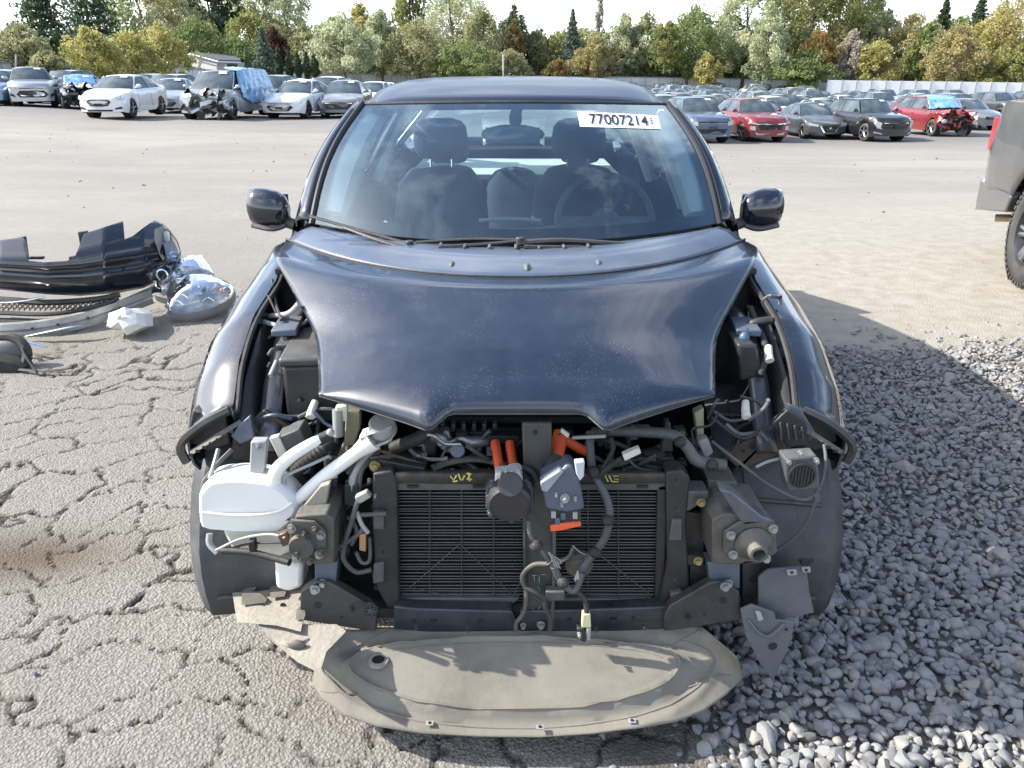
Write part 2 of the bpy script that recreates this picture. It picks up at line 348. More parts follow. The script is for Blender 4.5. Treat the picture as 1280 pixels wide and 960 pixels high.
st = N('ShaderNodeTexVoronoi', t); st.inputs['Scale'].default_value = 115; L.new(pos, st.inputs['Vector'])
base = mixc(mr(st.outputs['Color'], .0, 1., 0, .75), base, (.19, .175, .155)); base = mixc(mr(noise(5, 8, .7), .5, .72, 0, .5), base, (.22, .20, .17))
base = mixc(mul(mr(st.outputs['Distance'], .35, .62), .55), base, (.13, .115, .095))
spx = N('ShaderNodeSeparateXYZ', t); L.new(pos, spx.inputs[0])
# far lot: smoother, browner dust with drive marks running across
mp = N('ShaderNodeMapping', t); mp.inputs['Scale'].default_value = (.06, .75, 1); L.new(pos, mp.inputs[0])
far = mixc(mr(noise(.9, 8, .68, mp.outputs[0]), .25, .75), (.25, .232, .205), (.32, .298, .262))
far = mixc(mr(noise(.35, 6), .45, .7, 0, .55), far, (.20, .19, .178))
far = mixc(mr(noise(45, 3), .60, .7, 0, .6), far, (.12, .11, .10)); far = mixc(mr(noise(9, 7, .7), .5, .75, 0, .6), far, (.19, .175, .155)); far = mixc(mr(noise(.12, 5), .5, .66, 0, .6), far, (.36, .335, .29))
fy = mr(spx.outputs[1], 4.2, 8.5)
base = mixc(fy, base, far)
dust_ = mixc(mr(noise(7, 8), .35, .65), (.30, .27, .22), (.37, .34, .29))
rx = mul(mr(spx.outputs[0], .6, 2.), mr(spx.outputs[1], 14., 6.))
base = mixc(rx, base, dust_)
base = mixc(mr(spx.outputs[1], 22., 34., 0, .75), base, (.16, .155, .15))
base = mixc(mul(attr('dirt'), .95), base, (.10, .078, .052))
base = mixc(mr(attr('crack'), .0, .55, 0, .92), base, (.055, .045, .034))
base = mixc(mul(attr('soil'), mr(noise(6, 6), .3, .6)), base, (.10, .088, .075)); base = mixc(attr('gravel'), base, (.15, .145, .135))
L.new(base, b.inputs['Base Color'])
bn = N('ShaderNodeBump', t); bn.inputs['Strength'].default_value = .9; bn.inputs['Distance'].default_value = .0055
h = N('ShaderNodeMath', t, operation='ADD'); L.new(mul(noise(70, 6, .65), 1.), h.inputs[0]); L.new(mul(st.outputs['Distance'], -.9), h.inputs[1]); L.new(h.outputs[0], bn.inputs['Height']); L.new(bn.outputs[0], b.inputs['Normal'])
me.materials.append(gmt)
NX = np.interp
def gz(x, y): return float(ground_z(np.array([x]), np.array([y]))[0])

# ------------------------------------------------------------ gravel: stones in one heap
def ico(n):
    bm = bmesh.new(); bmesh.ops.create_icosphere(bm, subdivisions=n, radius=1); bm.verts.ensure_lookup_table()
    v = np.array([tuple(x.co) for x in bm.verts]); f = np.array([[q.index for q in x.verts] for x in bm.faces]); bm.free(); return v, f
def stones(name, P, S, mats, sub, seed, label, kind='stuff', sink=.0):
    rg = np.random.default_rng(seed); v0, f0 = ico(sub); nv = len(v0); K = 24; prot = []
    for k in range(K):
        dirs = rg.normal(size=(9, 3)); dirs /= np.linalg.norm(dirs, axis=1)[:, None]; v = v0.copy()
        for d in dirs:                                   # chip flat faces off the ball
            h = rg.uniform(.45, .85); s = v @ d; v = v - np.outer(np.clip(s - h, 0, None), d)
        prot.append(v * np.array([1, rg.uniform(.62, .9), rg.uniform(.45, .7)]))
    prot = np.array(prot); n = len(P); pk = rg.integers(0, K, n)
    q = rg.normal(size=(n, 4)) * np.array([1, .28, .28, 1.]); q /= np.linalg.norm(q, axis=1)[:, None]; w_, x, y, z = q.T
    Rm = np.stack([1 - 2 * (y * y + z * z), 2 * (x * y - z * w_), 2 * (x * z + y * w_), 2 * (x * y + z * w_), 1 - 2 * (x * x + z * z), 2 * (y * z - x * w_), 2 * (x * z - y * w_), 2 * (y * z + x * w_), 1 - 2 * (x * x + y * y)], 1).reshape(n, 3, 3)
    V = np.einsum('nij,nkj->nki', Rm, prot[pk]) * S[:, None, None] + P[:, None, :]
    Fc = f0[None] + (np.arange(n) * nv)[:, None, None]
    me = bpy.data.meshes.new(name); me.vertices.add(n * nv); me.vertices.foreach_set('co', V.astype(np.float32).ravel())
    q = Fc.ravel().astype(np.int32); me.loops.add(len(q)); me.loops.foreach_set('vertex_index', q); me.polygons.add(len(q) // 3)
    me.polygons.foreach_set('loop_start', np.arange(len(q) // 3) * 3); me.polygons.foreach_set('loop_total', np.full(len(q) // 3, 3)); me.update()
    a = me.attributes.new('shade', 'FLOAT', 'POINT'); a.data.foreach_set('value', np.repeat(rg.random(n), nv).astype(np.float32))
    me.polygons.foreach_set('use_smooth', np.ones(len(me.polygons), bool)); me.set_sharp_from_angle(angle=R(38))
    me.materials.append(mats); o = bpy.data.objects.new(name, me); COL.objects.link(o); tag(o, label, kind=kind); return o
sm = bpy.data.materials.new('gravel_stone'); sm.use_nodes = True; t = sm.node_tree; L = t.links; b = t.nodes['Principled BSDF']; b.inputs['Roughness'].default_value = .8
geo = N('ShaderNodeNewGeometry', t); pos = geo.outputs['Position']
ra = N('ShaderNodeValToRGB', t); L.new(attr('shade'), ra.inputs[0]); e = ra.color_ramp.elements; e[0].color = (.15, .152, .158, 1); e[1].color = (.37, .355, .33, 1)
for p_, c in ((.3, (.225, .228, .234, 1)), (.6, (.25, .252, .255, 1)), (.93, (.29, .26, .225, 1))): x = e.new(p_); x.color = c
cc = mixc(mr(noise(45, 5), .35, .65, 0, .5), ra.outputs[0], (.30, .285, .255)); L.new(cc, b.inputs['Base Color'])
bn = N('ShaderNodeBump', t); bn.inputs['Strength'].default_value = .4; bn.inputs['Distance'].default_value = .004; L.new(noise(130, 4), bn.inputs['Height']); L.new(bn.outputs[0], b.inputs['Normal'])
def scatter(x0, x1, y0, y1, step, seed, size, lay=1, keep=None):
    rg = np.random.default_rng(seed); X, Y = np.meshgrid(np.arange(x0, x1, step), np.arange(y0, y1, step)); X = X.ravel(); Y = Y.ravel()
    X = X + rg.uniform(-.6, .6, len(X)) * step; Y = Y + rg.uniform(-.6, .6, len(Y)) * step
    m = keep(X, Y, rg); X = X[m]; Y = Y[m]; S = size * np.exp(rg.normal(size=len(X)) * .34)
    Zs = ground_z(X, Y) + rg.uniform(-.006, .010, len(X)) + .012 * (fbm(X * 5, Y * 5, 2, 90) - .5); return np.stack([X, Y, Zs], 1), S
kp = lambda x, y, rg: grav_edge(x, y) > rg.uniform(-.12, .22, len(x)) * np.where(rg.random(len(x)) < .2, 4, 1)
Pa, Sa = scatter(.15, 2.7, .9, 2.45, .0232, 1, .0182, keep=kp)
Pb, Sb = scatter(.3, 3.9, 2.45, 3.7, .0245, 2, .0182, keep=kp); Pg, Sg = scatter(.3, 4.6, 3.7, 5.4, .0262, 4, .0188, keep=kp); Pc, Sc = scatter(2.7, 6.2, .9, 5.4, .034, 3, .023, keep=lambda x, y, r_: kp(x, y, r_) & ((x > 4.6) | ((y < 3.7) & (x > 3.9)) | (y < 2.45)))
print('stones', len(Pa), len(Pb), len(Pc), len(Pg))
stones('gravel', Pa, Sa, sm, 2, 5, 'blue grey crushed stone gravel beside the front of the car')
stones('gravel', np.concatenate([Pb, Pc, Pg]), np.concatenate([Sb, Sc, Sg]), sm, 1, 7, 'blue grey crushed stone gravel stretching out to the right of the car')
def kp2(x, y, rg): return (rg.random(len(x)) < .05 + .5 * np.exp(-((grav_edge(x, y) + .2) / .35) ** 2)) & (grav_edge(x, y) < .2)
Pd, Sd = scatter(-3, 5.5, 1.2, 9.5, .11, 8, .009, keep=kp2); Pe, Se = scatter(.45, .95, 1.15, 1.75, .05, 9, .012, keep=lambda x, y, r_: r_.random(len(x)) < .35)
Pf, Sf = scatter(-14, 16, 9, 24, .55, 10, .022, keep=lambda x, y, r_: r_.random(len(x)) < .22)
stones('loose_pebbles', np.concatenate([Pd, Pe, Pf]), np.concatenate([Sd, Se, Sf]), sm, 1, 6, 'small loose pebbles scattered over the dusty asphalt')
# ============================================================ the black hatchback
car = empty('stripped_hatchback', (0, 3.7, 0), 0, 'black hatchback without front bumper or headlights, its radiator and orange cables laid bare', 'car')
X0 = .012
def V(x, y, z): return Vector((x + X0, y, z))
def lerp(a, b, t): return a + (b - a) * t
def smooth_rows(K, n):               # K: list of parameter tuples -> n tuples along a Catmull curve
    A = np.array(K, float); m = len(A); out = []
    A2 = np.vstack([2 * A[0] - A[1], A, 2 * A[-1] - A[-2]])
    for s in np.linspace(0, m - 1, n):
        i = min(int(s), m - 2); t = s - i; a, b, c, d = A2[i:i + 4]
        out.append(.5 * (2 * b + (c - a) * t + (2 * a - 5 * b + 4 * c - d) * t * t + (3 * b - a - 3 * c + d) * t ** 3))
    return np.array(out)
# ---- bonnet
HR = [(2.12, 1.052, .780, 2.60, 1.060), (2.035, 1.050, .762, 2.46, 1.052), (2.00, 1.040, .742, 2.35, 1.045), (1.93, 1.016, .637, 2.15, .985), (1.84, .986, .548, 1.98, .928), (1.765, .958, .510, 1.84, .889), (1.69, .922, .484, 1.725, .862)]
rows = []; NCOL = 61
for p in smooth_rows(HR, 44):
    yc, zc, hw, ye, ze = p; r_ = []
    for s in np.linspace(-1, 1, NCOL):
        a = abs(s); r_.append(V(hw * s, yc + (ye - yc) * a ** 2.1, zc + (ze - zc) * a ** 2.6 + .004 * math.sin(s * 3) * 0))
    rows.append(r_)
def hood_front(x):
    a = abs(x)
    if a < .150: return 1.607, .868
    if a < .205: k = (a - .150) / .055; k = k * k * (3 - 2 * k); return lerp(1.607, 1.562, k), lerp(.868, .846, k)
    k = (a - .205) / (.484 - .205); return lerp(1.562, 1.725, k ** .9), lerp(.846, .862, k)
last = rows[-1]
for f in (.35, .7, 1.):
    r_ = []
    for j, s in enumerate(np.linspace(-1, 1, NCOL)):
        y, z = hood_front(.484 * s); q = last[j]; r_.append(Vector((q.x, lerp(q.y, y, f), lerp(q.z, z, f) + .012 * math.sin(math.pi * f) * (1 - s ** 2))))
    rows.append(r_)
r_ = [Vector((p.x, p.y + .018, p.z - .022)) for p in rows[-1]]
MB().grid(rows).build('bonnet', [paint_hood], car, solid=.005, sharp=60)
mb = MB(); mb.tube([p + Vector((0, .006, -.006)) for p in rows[-1]], .0025, 6, smooth=False); mb.build('bonnet_edge', [plastic_g], car)
hoodL = [r[0] for r in rows]; hoodR = [r[-1] for r in rows]
# ---- cowl between bonnet and windshield, its blue lightened to carry the sky's reflection in the colour
def wbase(s): a = abs(s); return V(.70 * s, 2.42 + .26 * a ** 2.2, 1.088 + .014 * a)
cow = []
for f in np.linspace(0, 1, 9):
    r_ = []
    for s in np.linspace(-1, 1, 61):
        a = abs(s); p0 = V(.775 * s, 2.125 + .485 * a ** 2.1, 1.048 + .010 * a ** 2.6); p1 = wbase(s) + Vector((0, -.03, -.006)); p = p0.lerp(p1, f); p.z += .016 * math.sin(math.pi * f) * (1 - a * .6); r_.append(p)
    cow.append(r_)
MB().grid(cow).build('cowl', [mat('cowl_sky_tint', (.06, .085, .13), .26, 0, .6, .12, 4, dust=.25, dcol=(.2, .2, .21), ds=6)], car, solid=.006, sharp=60)
MB().tube([p + Vector((0, 0, .003)) for p in rows[0]], .0028, 6, smooth=False).build('bonnet_gap_seal', [rubber], car)
for px, w_ in ((474, 1.), (562, 1.1), (653, 1.5), (741, 1.1), (827, 1.)):
    s = (px - 640) / 960 * 2.32 / .73; p = V(.73 * s, 2.125 + .485 * abs(s) ** 2.1 + .07, 1.062)
    mb = MB(); mb.ball(p, .014, 12, 8, (.8, 1.5 * w_, .9)); mb.build('cowl_bump', [plastic_g], car)
for px in (548, 578, 608, 640, 668, 698, 728):
    s = (px - 640) / 960 * 2.45 / .72; p = V(.72 * s, 2.36 + .2 * abs(s) ** 2.2, 1.087)
    MB().box(p, (.009, .05, .012)).build('cowl_rib', [plastic_g], car, bevel=.002)
# ---- windshield
def WS(s, t):                       # s -1..1 across, t 0 bottom..1 top
    b_ = wbase(s); a = abs(s); top = V(.586 * s, 3.03 + .13 * a ** 2, 1.480 - .012 * a * a)
    p = b_.lerp(top, t); p.x += s * .026 * math.sin(math.pi * t); p.z += .030 * math.sin(math.pi * t) * (1 - .4 * a * a); p.y -= .012 * math.sin(math.pi * t); return p
MB().grid([[WS(s, t) for s in np.linspace(-1, 1, 31)] for t in np.linspace(0, 1, 17)]).build('windshield', [glass_f], car, recalc=False)
def ws_strip(s0, s1, t0, t1, n, name, m, off=-.002):
    rows = [[WS(s, t) + Vector((0, .5 * off, off)) for s in np.linspace(s0, s1, n if s1 - s0 > t1 - t0 else 3)] for t in np.linspace(t0, t1, 3 if s1 - s0 > t1 - t0 else n)]
    return MB().grid(rows).build(name, [m], car, recalc=False)
ws_strip(-.995, .995, 0, .075, 40, 'windshield_border', ink); ws_strip(-.995, .995, .955, 1, 40, 'windshield_border', ink)
ws_strip(-.998, -.965, 0, 1, 20, 'windshield_border', ink); ws_strip(.955, .998, 0, 1, 20, 'windshield_border', ink)
for s in (-1, 1):
    MB().tube([WS(s * 1.012, t) + Vector((0, 0, .002)) for t in np.linspace(-.02, 1.01, 14)], .011, 8, smooth=False).build('windshield_seal', [ink], car)
MB().tube([WS(s, 1.008) for s in np.linspace(-1, 1, 21)], .006, 8, smooth=False).build('windshield_seal', [rubber], car)
# ---- number sticker inside the windshield
PW = lambda px, py: None
def ws_at(px, py):                  # point of the windshield surface met by a line of sight
    best = None; s = (px - 640) / 390.; t = .8
    for it in range(30):
        p = WS(s, t); d = (p - Vector((0, 0, CAMZ))); cx = d.x; cz = d.y * CP - d.z * SP; cy = d.y * SP + d.z * CP
        qx = 640 + F * cx / cz; qy = 480 - F * cy / cz
        s += (px - qx) / 260. * .8; t += (qy - py) / 190. * .8
    return s, t
A_ = ws_at(721, 140); B_ = ws_at(822, 145); C_ = ws_at(826, 162); D_ = ws_at(725, 159)
def ws_map(u, v, off):
    s = lerp(lerp(D_[0], C_[0], u), lerp(A_[0], B_[0], u), v); t_ = lerp(lerp(D_[1], C_[1], u), lerp(A_[1], B_[1], u), v)
    return WS(s, t_) + Vector((0, -off * .4, off))
st_ = MB().grid([[ws_map(u, v, .002) for u in np.linspace(0, 1, 9)] for v in np.linspace(0, 1, 3)]).build('number_sticker', [white_p], car, recalc=False)
def text_mesh(body, fn, name, m, parent, size=1., bold=.0):
    cu = bpy.data.curves.new('t', 'FONT'); cu.body = body; cu.size = size; cu.offset = bold; o = bpy.data.objects.new('t', cu); COL.objects.link(o)
    bpy.context.view_layer.update(); me = bpy.data.meshes.new_from_object(o); bpy.data.objects.remove(o)
    vs = np.array([tuple(v.co) for v in me.vertices]); x0, x1 = vs[:, 0].min(), vs[:, 0].max(); y0, y1 = vs[:, 1].min(), vs[:, 1].max()
    off = wloc(parent)
    for v in me.vertices: v.co = fn((v.co.x - x0) / (x1 - x0), (v.co.y - y0) / (y1 - y0)) - off
    me.materials.clear(); me.materials.append(m); o = bpy.data.objects.new(name, me); COL.objects.link(o); o.parent = parent; return o
text_mesh('77007214', lambda u, v: ws_map(.13 + .72 * u, .14 + .72 * v, .0045), 'lettering', ink, st_, bold=.012)
mb = MB()
for k in range(3): mb.add([ws_map(.885 + .0 * k, .3 + .17 * k, .0045), ws_map(.91, .3 + .17 * k, .0045), ws_map(.91, .4 + .17 * k, .0045), ws_map(.885, .4 + .17 * k, .0045)], [(0, 1, 2, 3)])
mb.build('small_print', [ink], st_, recalc=False)
# ---- wipers
def wiper(P, Q):
    MB().tube([at(*p) for p in P], .008, 8, flat=.6).build('wiper_blade', [rubber], car)
    MB().tube([at(*p) for p in Q], lambda t: .011 - .004 * t, 8, flat=.7).build('wiper_arm', [plastic], car)
wiper([(387, 270, 2.60), (440, 285, 2.52), (512, 305, 2.43)], [(510, 311, 2.38), (470, 299, 2.43), (430, 284, 2.50)])
wiper([(520, 303, 2.42), (590, 299, 2.43), (650, 300, 2.43)], [(548, 309, 2.36), (600, 306, 2.38), (652, 301, 2.40)])
MB().tube([at(648, 304, 2.37), at(700, 301, 2.39), at(760, 304, 2.41), at(833, 309, 2.45)], lambda t: .016 - .006 * t, 8, flat=.7).build('wiper_arm', [plastic], car)
MB().tube([at(655, 309, 2.35), at(720, 310, 2.37), at(800, 311, 2.42)], .008, 8).build('wiper_blade', [rubber], car)
for p in ((650, 303, 2.37), (832, 308, 2.45), (512, 307, 2.40)): MB().cyl(at(*p) - Vector((0, 0, .01)), at(*p) + Vector((0, 0, .016)), .013).build('wiper_pivot', [plastic], car, bevel=.003)
# ---- roof
rr = []
for f in np.linspace(0, 1, 17):
    y = lerp(0, 2.35, f); hw = NX(f, [0, .3, .7, 1], [.592, .630, .615, .52]); zc = NX(f, [0, .12, .25, .4, .6, .8, 1], [1.486, 1.525, 1.549, 1.562, 1.560, 1.53, 1.48])
    rr.append([V(hw * s, 3.04 + y + .13 * s * s * (1 - f), zc - .014 * s * s - .035 * abs(s) ** 8) for s in np.linspace(-1, 1, 25)])
MB().grid(rr).build('roof', [mat('roof_paint', (.016, .024, .050), .36, .0, .15, .1, 3, spec=.3, dust=.04, dcol=(.16, .17, .19), ds=5)], car, solid=.008, sharp=60)
MB().grid([[V(p.x * .97, p.y, p.z - .03) for p in r_] for r_ in rr]).build('headliner', [beige], car, sharp=60)
# ---- greenhouse and body sides
def side_line(y, t):                # greenhouse from belt (t=0) to roof rail (t=1)
    bx = NX(y, [2.55, 3.2, 4.6, 5.6, 5.9], [.80, .835, .84, .78, .74]); bz = NX(y, [2.55, 4.6, 5.9], [1.03, 1.07, 1.14])
    rx = NX(y, [2.68, 2.9, 3.05, 3.15, 3.9, 4.8, 5.4], [.77, .715, .655, .615, .612, .60, .50]); rz = NX(y, [2.68, 2.9, 3.15, 3.8, 4.8, 5.4], [1.10, 1.29, 1.440, 1.468, 1.45, 1.40])
    return bx, bz, rx, rz
for s in (-1, 1):
    a_in = [WS(s * 1.03, t) + Vector((0, .004, .003)) for t in np.linspace(0, 1, 14)]
    rows = []
    for k, t in enumerate(np.linspace(0, 1, 14)):
        wd = lerp(.072, .046, t); p = a_in[k]; rows.append([p, p + Vector((s * wd * .4, .012, .006)), p + Vector((s * wd * .85, .04, -.006)), p + Vector((s * wd, .085, -.035)), p + Vector((s * wd * .9, .12, -.05))])
    MB().grid(rows).build('windshield_pillar', [paint], car, solid=.01, sharp=70)
    ys = np.linspace(3.1, 5.5, 14)
    MB().tube([V(s * (side_line(y, 1)[2] + .012), y, side_line(y, 1)[3] - .004) for y in ys], .016, 8).build('roof_rail', [paint], car)
    for y0, y1 in ((2.78, 3.62), (3.70, 4.55), (4.62, 5.25)):
        yy = np.linspace(y0, y1, 9); rows = []
        for t in np.linspace(0, 1, 5):
            rows.append([V(s * lerp(side_line(y, 0)[0], side_line(y, 1)[2], t) + s * .01 * math.sin(math.pi * t), y, lerp(side_line(y, 0)[1], side_line(y, 1)[3] - .01, t)) for y in yy])
        MB().grid(rows).build('side_window', [glass_s], car, recalc=False)
    for y0, y1, m in ((3.60, 3.71, plastic), (4.53, 4.64, plastic), (5.22, 5.56, paint)):
        rows = [[V(s * (lerp(side_line(y, 0)[0], side_line(y, 1)[2], t) + .004), y, lerp(side_line(y, 0)[1], side_line(y, 1)[3], t)) for y in (y0, y1)] for t in np.linspace(0, 1, 6)]
        MB().grid(rows).build('door_pillar', [m], car, solid=.03)
    # inner trim seen through the windshield
    MB().tube([WS(s * .915, t) + Vector((s * .01, .06, -.03)) for t in np.linspace(.10, .97, 8)], lambda t: .052 + .016 * math.sin(3 * t), 8, flat=.6).build('pillar_trim', [beige], car)
    for y in (3.66, 4.58): MB().tube([V(s * (lerp(.80, .60, t)), y, lerp(1.0, 1.46, t)) for t in (0, .5, 1)], .035, 8).build('pillar_trim', [beige], car)
    # rear of body side: doors and quarter, with the wheel arches cut
    fr, re, WR = 2.27, 4.97, .37
    ang = np.linspace(0, math.pi, 15)
    ys = sorted(set([2.30 + .02 * i for i in range(0)] + list(fr + WR * np.cos(ang[:8])) + list(np.linspace(2.66, 4.58, 14)) + list(re + WR * np.cos(ang)) + [5.36, 5.5, 5.65, 5.78, 5.88, 5.93]))
    rows = []
    for y in ys:
        zl = .23
        for c in (fr, re):
            if abs(y - c) < WR: zl = max(zl, .316 + math.sqrt(max(0, WR * WR - (y - c) ** 2)))
        wd = NX(y, [1.9, 2.3, 3, 4.6, 5.4, 5.93], [.885, .888, .888, .888, .86, .74]); bx, bz, _, _ = side_line(max(y, 2.55), 0)
        if y < 2.66: bx = NX(y, [1.9, 2.2, 2.62], [.78, .83, .815]); bz = NX(y, [1.9, 2.2, 2.66], [.82, .93, 1.02])
        rows.append([V(s * x, y, z) for x, z in ((wd - .03, zl), (wd - .006, lerp(zl, bz, .15)), (wd, lerp(zl, bz, .45)), (wd - .004, lerp(zl, bz, .7)), (wd - .02, lerp(zl, bz, .88)), (bx, bz))])
    MB().grid([r for r in rows if r[0].y > 2.62]).build('body_side', [paint], car, solid=.01, sharp=50)
    for y in (2.68, 3.66, 4.60): MB().box(V(s * .886, y, .62), (.004, .007, .7)).build('door_seam', [ink], car)
    for y in (3.5, 4.4): MB().tube([V(s * .89, y - .08, .93), V(s * .925, y - .05, .935), V(s * .925, y + .05, .935), V(s * .89, y + .08, .93)], .01, 8).build('door_handle', [paint], car)
    for y in (2.27, 4.97):                       # wheels
        c = V(s * .80, y, .316)
        wh = MB().lathe(c - Vector((s * .10, 0, 0)), (s, 0, 0), [(.20, 0), (.295, .0), (.316, .03), (.318, .10), (.316, .17), (.295, .20), (.215, .205), (.20, .19)]).build('wheel', [tire_m], car)
        mb = MB(); mb.lathe(c - Vector((s * .10, 0, 0)), (s, 0, 0), [(.205, .01), (.205, .19), (.19, .175), (.19, .02)])
        mb.cyl(c + Vector((s * .06, 0, 0)), c + Vector((s * .09, 0, 0)), .05)
        for k in range(5):
            an = 2 * math.pi * k / 5; d = Vector((0, math.cos(an), math.sin(an))); mb.tube([c + Vector((s * .075, 0, 0)) + d * .03, c + Vector((s * .08, 0, 0)) + d * .19], .02, 6, smooth=False)
        mb.build('rim', [alloy], wh)
    # ---- front fender
    FI = [(1.83, .744, .775), (1.85, .743, .79), (1.95, .752, .868), (2.1, .750, .946), (2.3, .735, 1.0), (2.45, .755, 1.03), (2.62, .80, 1.045)]
    FO = [(1.81, .868, .69), (1.87, .886, .70), (1.95, .890, .772), (2.1, .887, .86), (2.3, .882, .918), (2.45, .884, .935), (2.62, .886, .945)]
    ys = list(np.linspace(1.82, 2.64, 32)); rows = []
    for y in ys:
        xi = NX(y, [a[0] for a in FI], [a[1] for a in FI]); zi = NX(y, [a[0] for a in FI], [a[2] for a in FI]); xo = NX(y, [a[0] for a in FO], [a[1] for a in FO]); zo = NX(y, [a[0] for a in FO], [a[2] for a in FO])
        zl = .60 if y < 1.95 else max(.25, .316 + math.sqrt(max(0, WR * WR - (y - 2.27) ** 2)))
        if abs(y - 2.27) > WR and y > 2.3: zl = .25
        zl = max(zl, .60) if y < 2.2 else zl; zl = min(zl, zo - .05)
        r_ = [V(s * (xi - .014), y + .002, zi - .035), V(s * xi, y, zi)]
        for k in (.2, .4, .6, .8): r_.append(V(s * lerp(xi, xo, k ** .8), y - .0, lerp(zi, zo, k ** 1.5)))
        r_ += [V(s * xo, y, zo), V(s * (xo + .002), y, lerp(zo, zl, .4)), V(s * (xo - .004), y, lerp(zo, zl, .8)), V(s * (xo - .02), y, zl)]
        rows.append(r_)
    MB().grid(rows).build('front_fender', [paint], car, solid=.006, sharp=70)
    # black gasket rail along the fender's bay side and its ragged front end
    MB().tube([V(s * (a[1] - .008), a[0], a[2] - .012) for a in FI], .008, 6).build('fender_seal', [rubber], car)
    MB().tube([V(s * .744, 1.815, .78), V(s * .80, 1.80, .755), V(s * .86, 1.80, .71), V(s * .882, 1.80, .675), V(s * .872, 1.80, .635)], .012, 6).build('fender_edge', [plastic], car)
    # wheel-house liner: ruled skin around the front of the tyre
    rows = []
    for k, an in enumerate(np.linspace(R(-14), R(86), 13)):
        rad = .41 + .14 * max(0, math.cos(an - .1)) ; yy = 2.27 - math.cos(an) * rad; zz = .30 + math.sin(an) * rad * .88
        rows.append([V(s * lerp(.56, .895, f), yy + .05 * (1 - f) + (.05 if f > .93 else 0) , zz - .01 * (k % 4 == 0)) for f in np.linspace(0, 1, 9)])
    MB().grid(rows).build('wheel_arch_liner', [liner_m], car, solid=.006, sharp=28)
    for an in (R(-6), R(26), R(56)):
        rad = .41 + .14 * math.cos(an - .1) + .004; MB().tube([V(s * lerp(.57, .885, f), 2.27 - math.cos(an) * rad + .05 * (1 - f), .30 + math.sin(an) * rad * .88) for f in np.linspace(.03, .80, 6)], .006, 6).build('liner_rib', [liner_m], car)
for s in (-1, 1):
    for f_ in (.18, .62):
        MB().tube([V(s * lerp(.57, .885, f_), 2.27 - math.cos(an) * (.41 + .14 * max(0, math.cos(an - .1)) + .003) + .03, .30 + math.sin(an) * (.41 + .14 * max(0, math.cos(an - .1))) * .88) for an in np.linspace(R(-10), R(70), 9)], .0035, 5).build('liner_rib', [liner_m], car)
# rear closing panels, hatch window
rows = [[V(hw * s, y - .10 * s * s, z) for s in np.linspace(-1, 1, 15)] for z, hw, y in ((.25, .70, 5.90), (.5, .76, 5.99), (.8, .76, 5.97), (1.02, .74, 5.92), (1.14, .70, 5.86))]
MB().grid(rows).build('tailgate', [paint], car, solid=.02)
MB().grid([[V(hw * s, y - .08 * s * s, z) for s in np.linspace(-1, 1, 9)] for z, hw, y in ((1.14, .66, 5.86), (1.28, .60, 5.68), (1.44, .52, 5.44))]).build('rear_window', [glass_s], car, recalc=False)
for s in (-1, 1):
    MB().tube([V(s * .70, 5.80, 1.14), V(s * .63, 5.62, 1.28), V(s * .55, 5.38, 1.45)], .045, 8).build('rear_pillar', [beige], car)
MB().grid([[V(s * .22, 5.80 - .0 * s, 1.135 + .055 * (1 - s * s) + z) for s in np.linspace(-1, 1, 9)] for z in (-.05, 0)]).build('high_brake_light', [beige], car, solid=.05)
MB().box(V(0, 4.1, .25), (1.7, 3.5, .04)).build('floor_pan', [plastic], car)
# ---- cabin
rows = []
for f in np.linspace(0, 1, 9):
    rows.append([V(lerp(.69, .76, f) * s, lerp(2.46 + .24 * abs(s) ** 2.2, 3.02 + .05 * s * s, f), lerp(1.078, 1.015, f) + .02 * math.sin(math.pi * f) + (.045 * math.exp(-((s - .45) / .22) ** 2) if f > .6 else 0)) for s in np.linspace(-1, 1, 31)])
rows.append([p + Vector((0, .01, -.35)) for p in rows[-1]])
MB().grid(rows).build('dashboard', [dashm], car, solid=.01, sharp=60)
for px in (622, 635, 646, 658): MB().box(at(px, 287, 2.60) + Vector((0, 0, 0)), (.008, .004, .004)).build('demister_glint', [grey_lt], car)
MB().tube([V(lerp(-.14, .10, f), 2.98, 1.055 + .006 * math.sin(3.1 * f)) for f in np.linspace(0, 1, 7)], .008, 8).build('dash_trim', [grey_lt], car)
sc_ = V(.36, 3.10, 1.03); mb = MB()
mb.tube([sc_ + Vector((.19 * math.cos(a), .19 * math.sin(a) * .42, .19 * math.sin(a) * .9)) for a in np.linspace(0, 2 * math.pi, 33)], .014, 8, smooth=False); mb.tube([sc_ + Vector((-.18, 0, 0)), sc_ + Vector((.18, 0, 0))], .02, 8, smooth=False); mb.ball(sc_, .06, sc=(1, .6, .9))
mb.build('steering_wheel', [dashm], car)
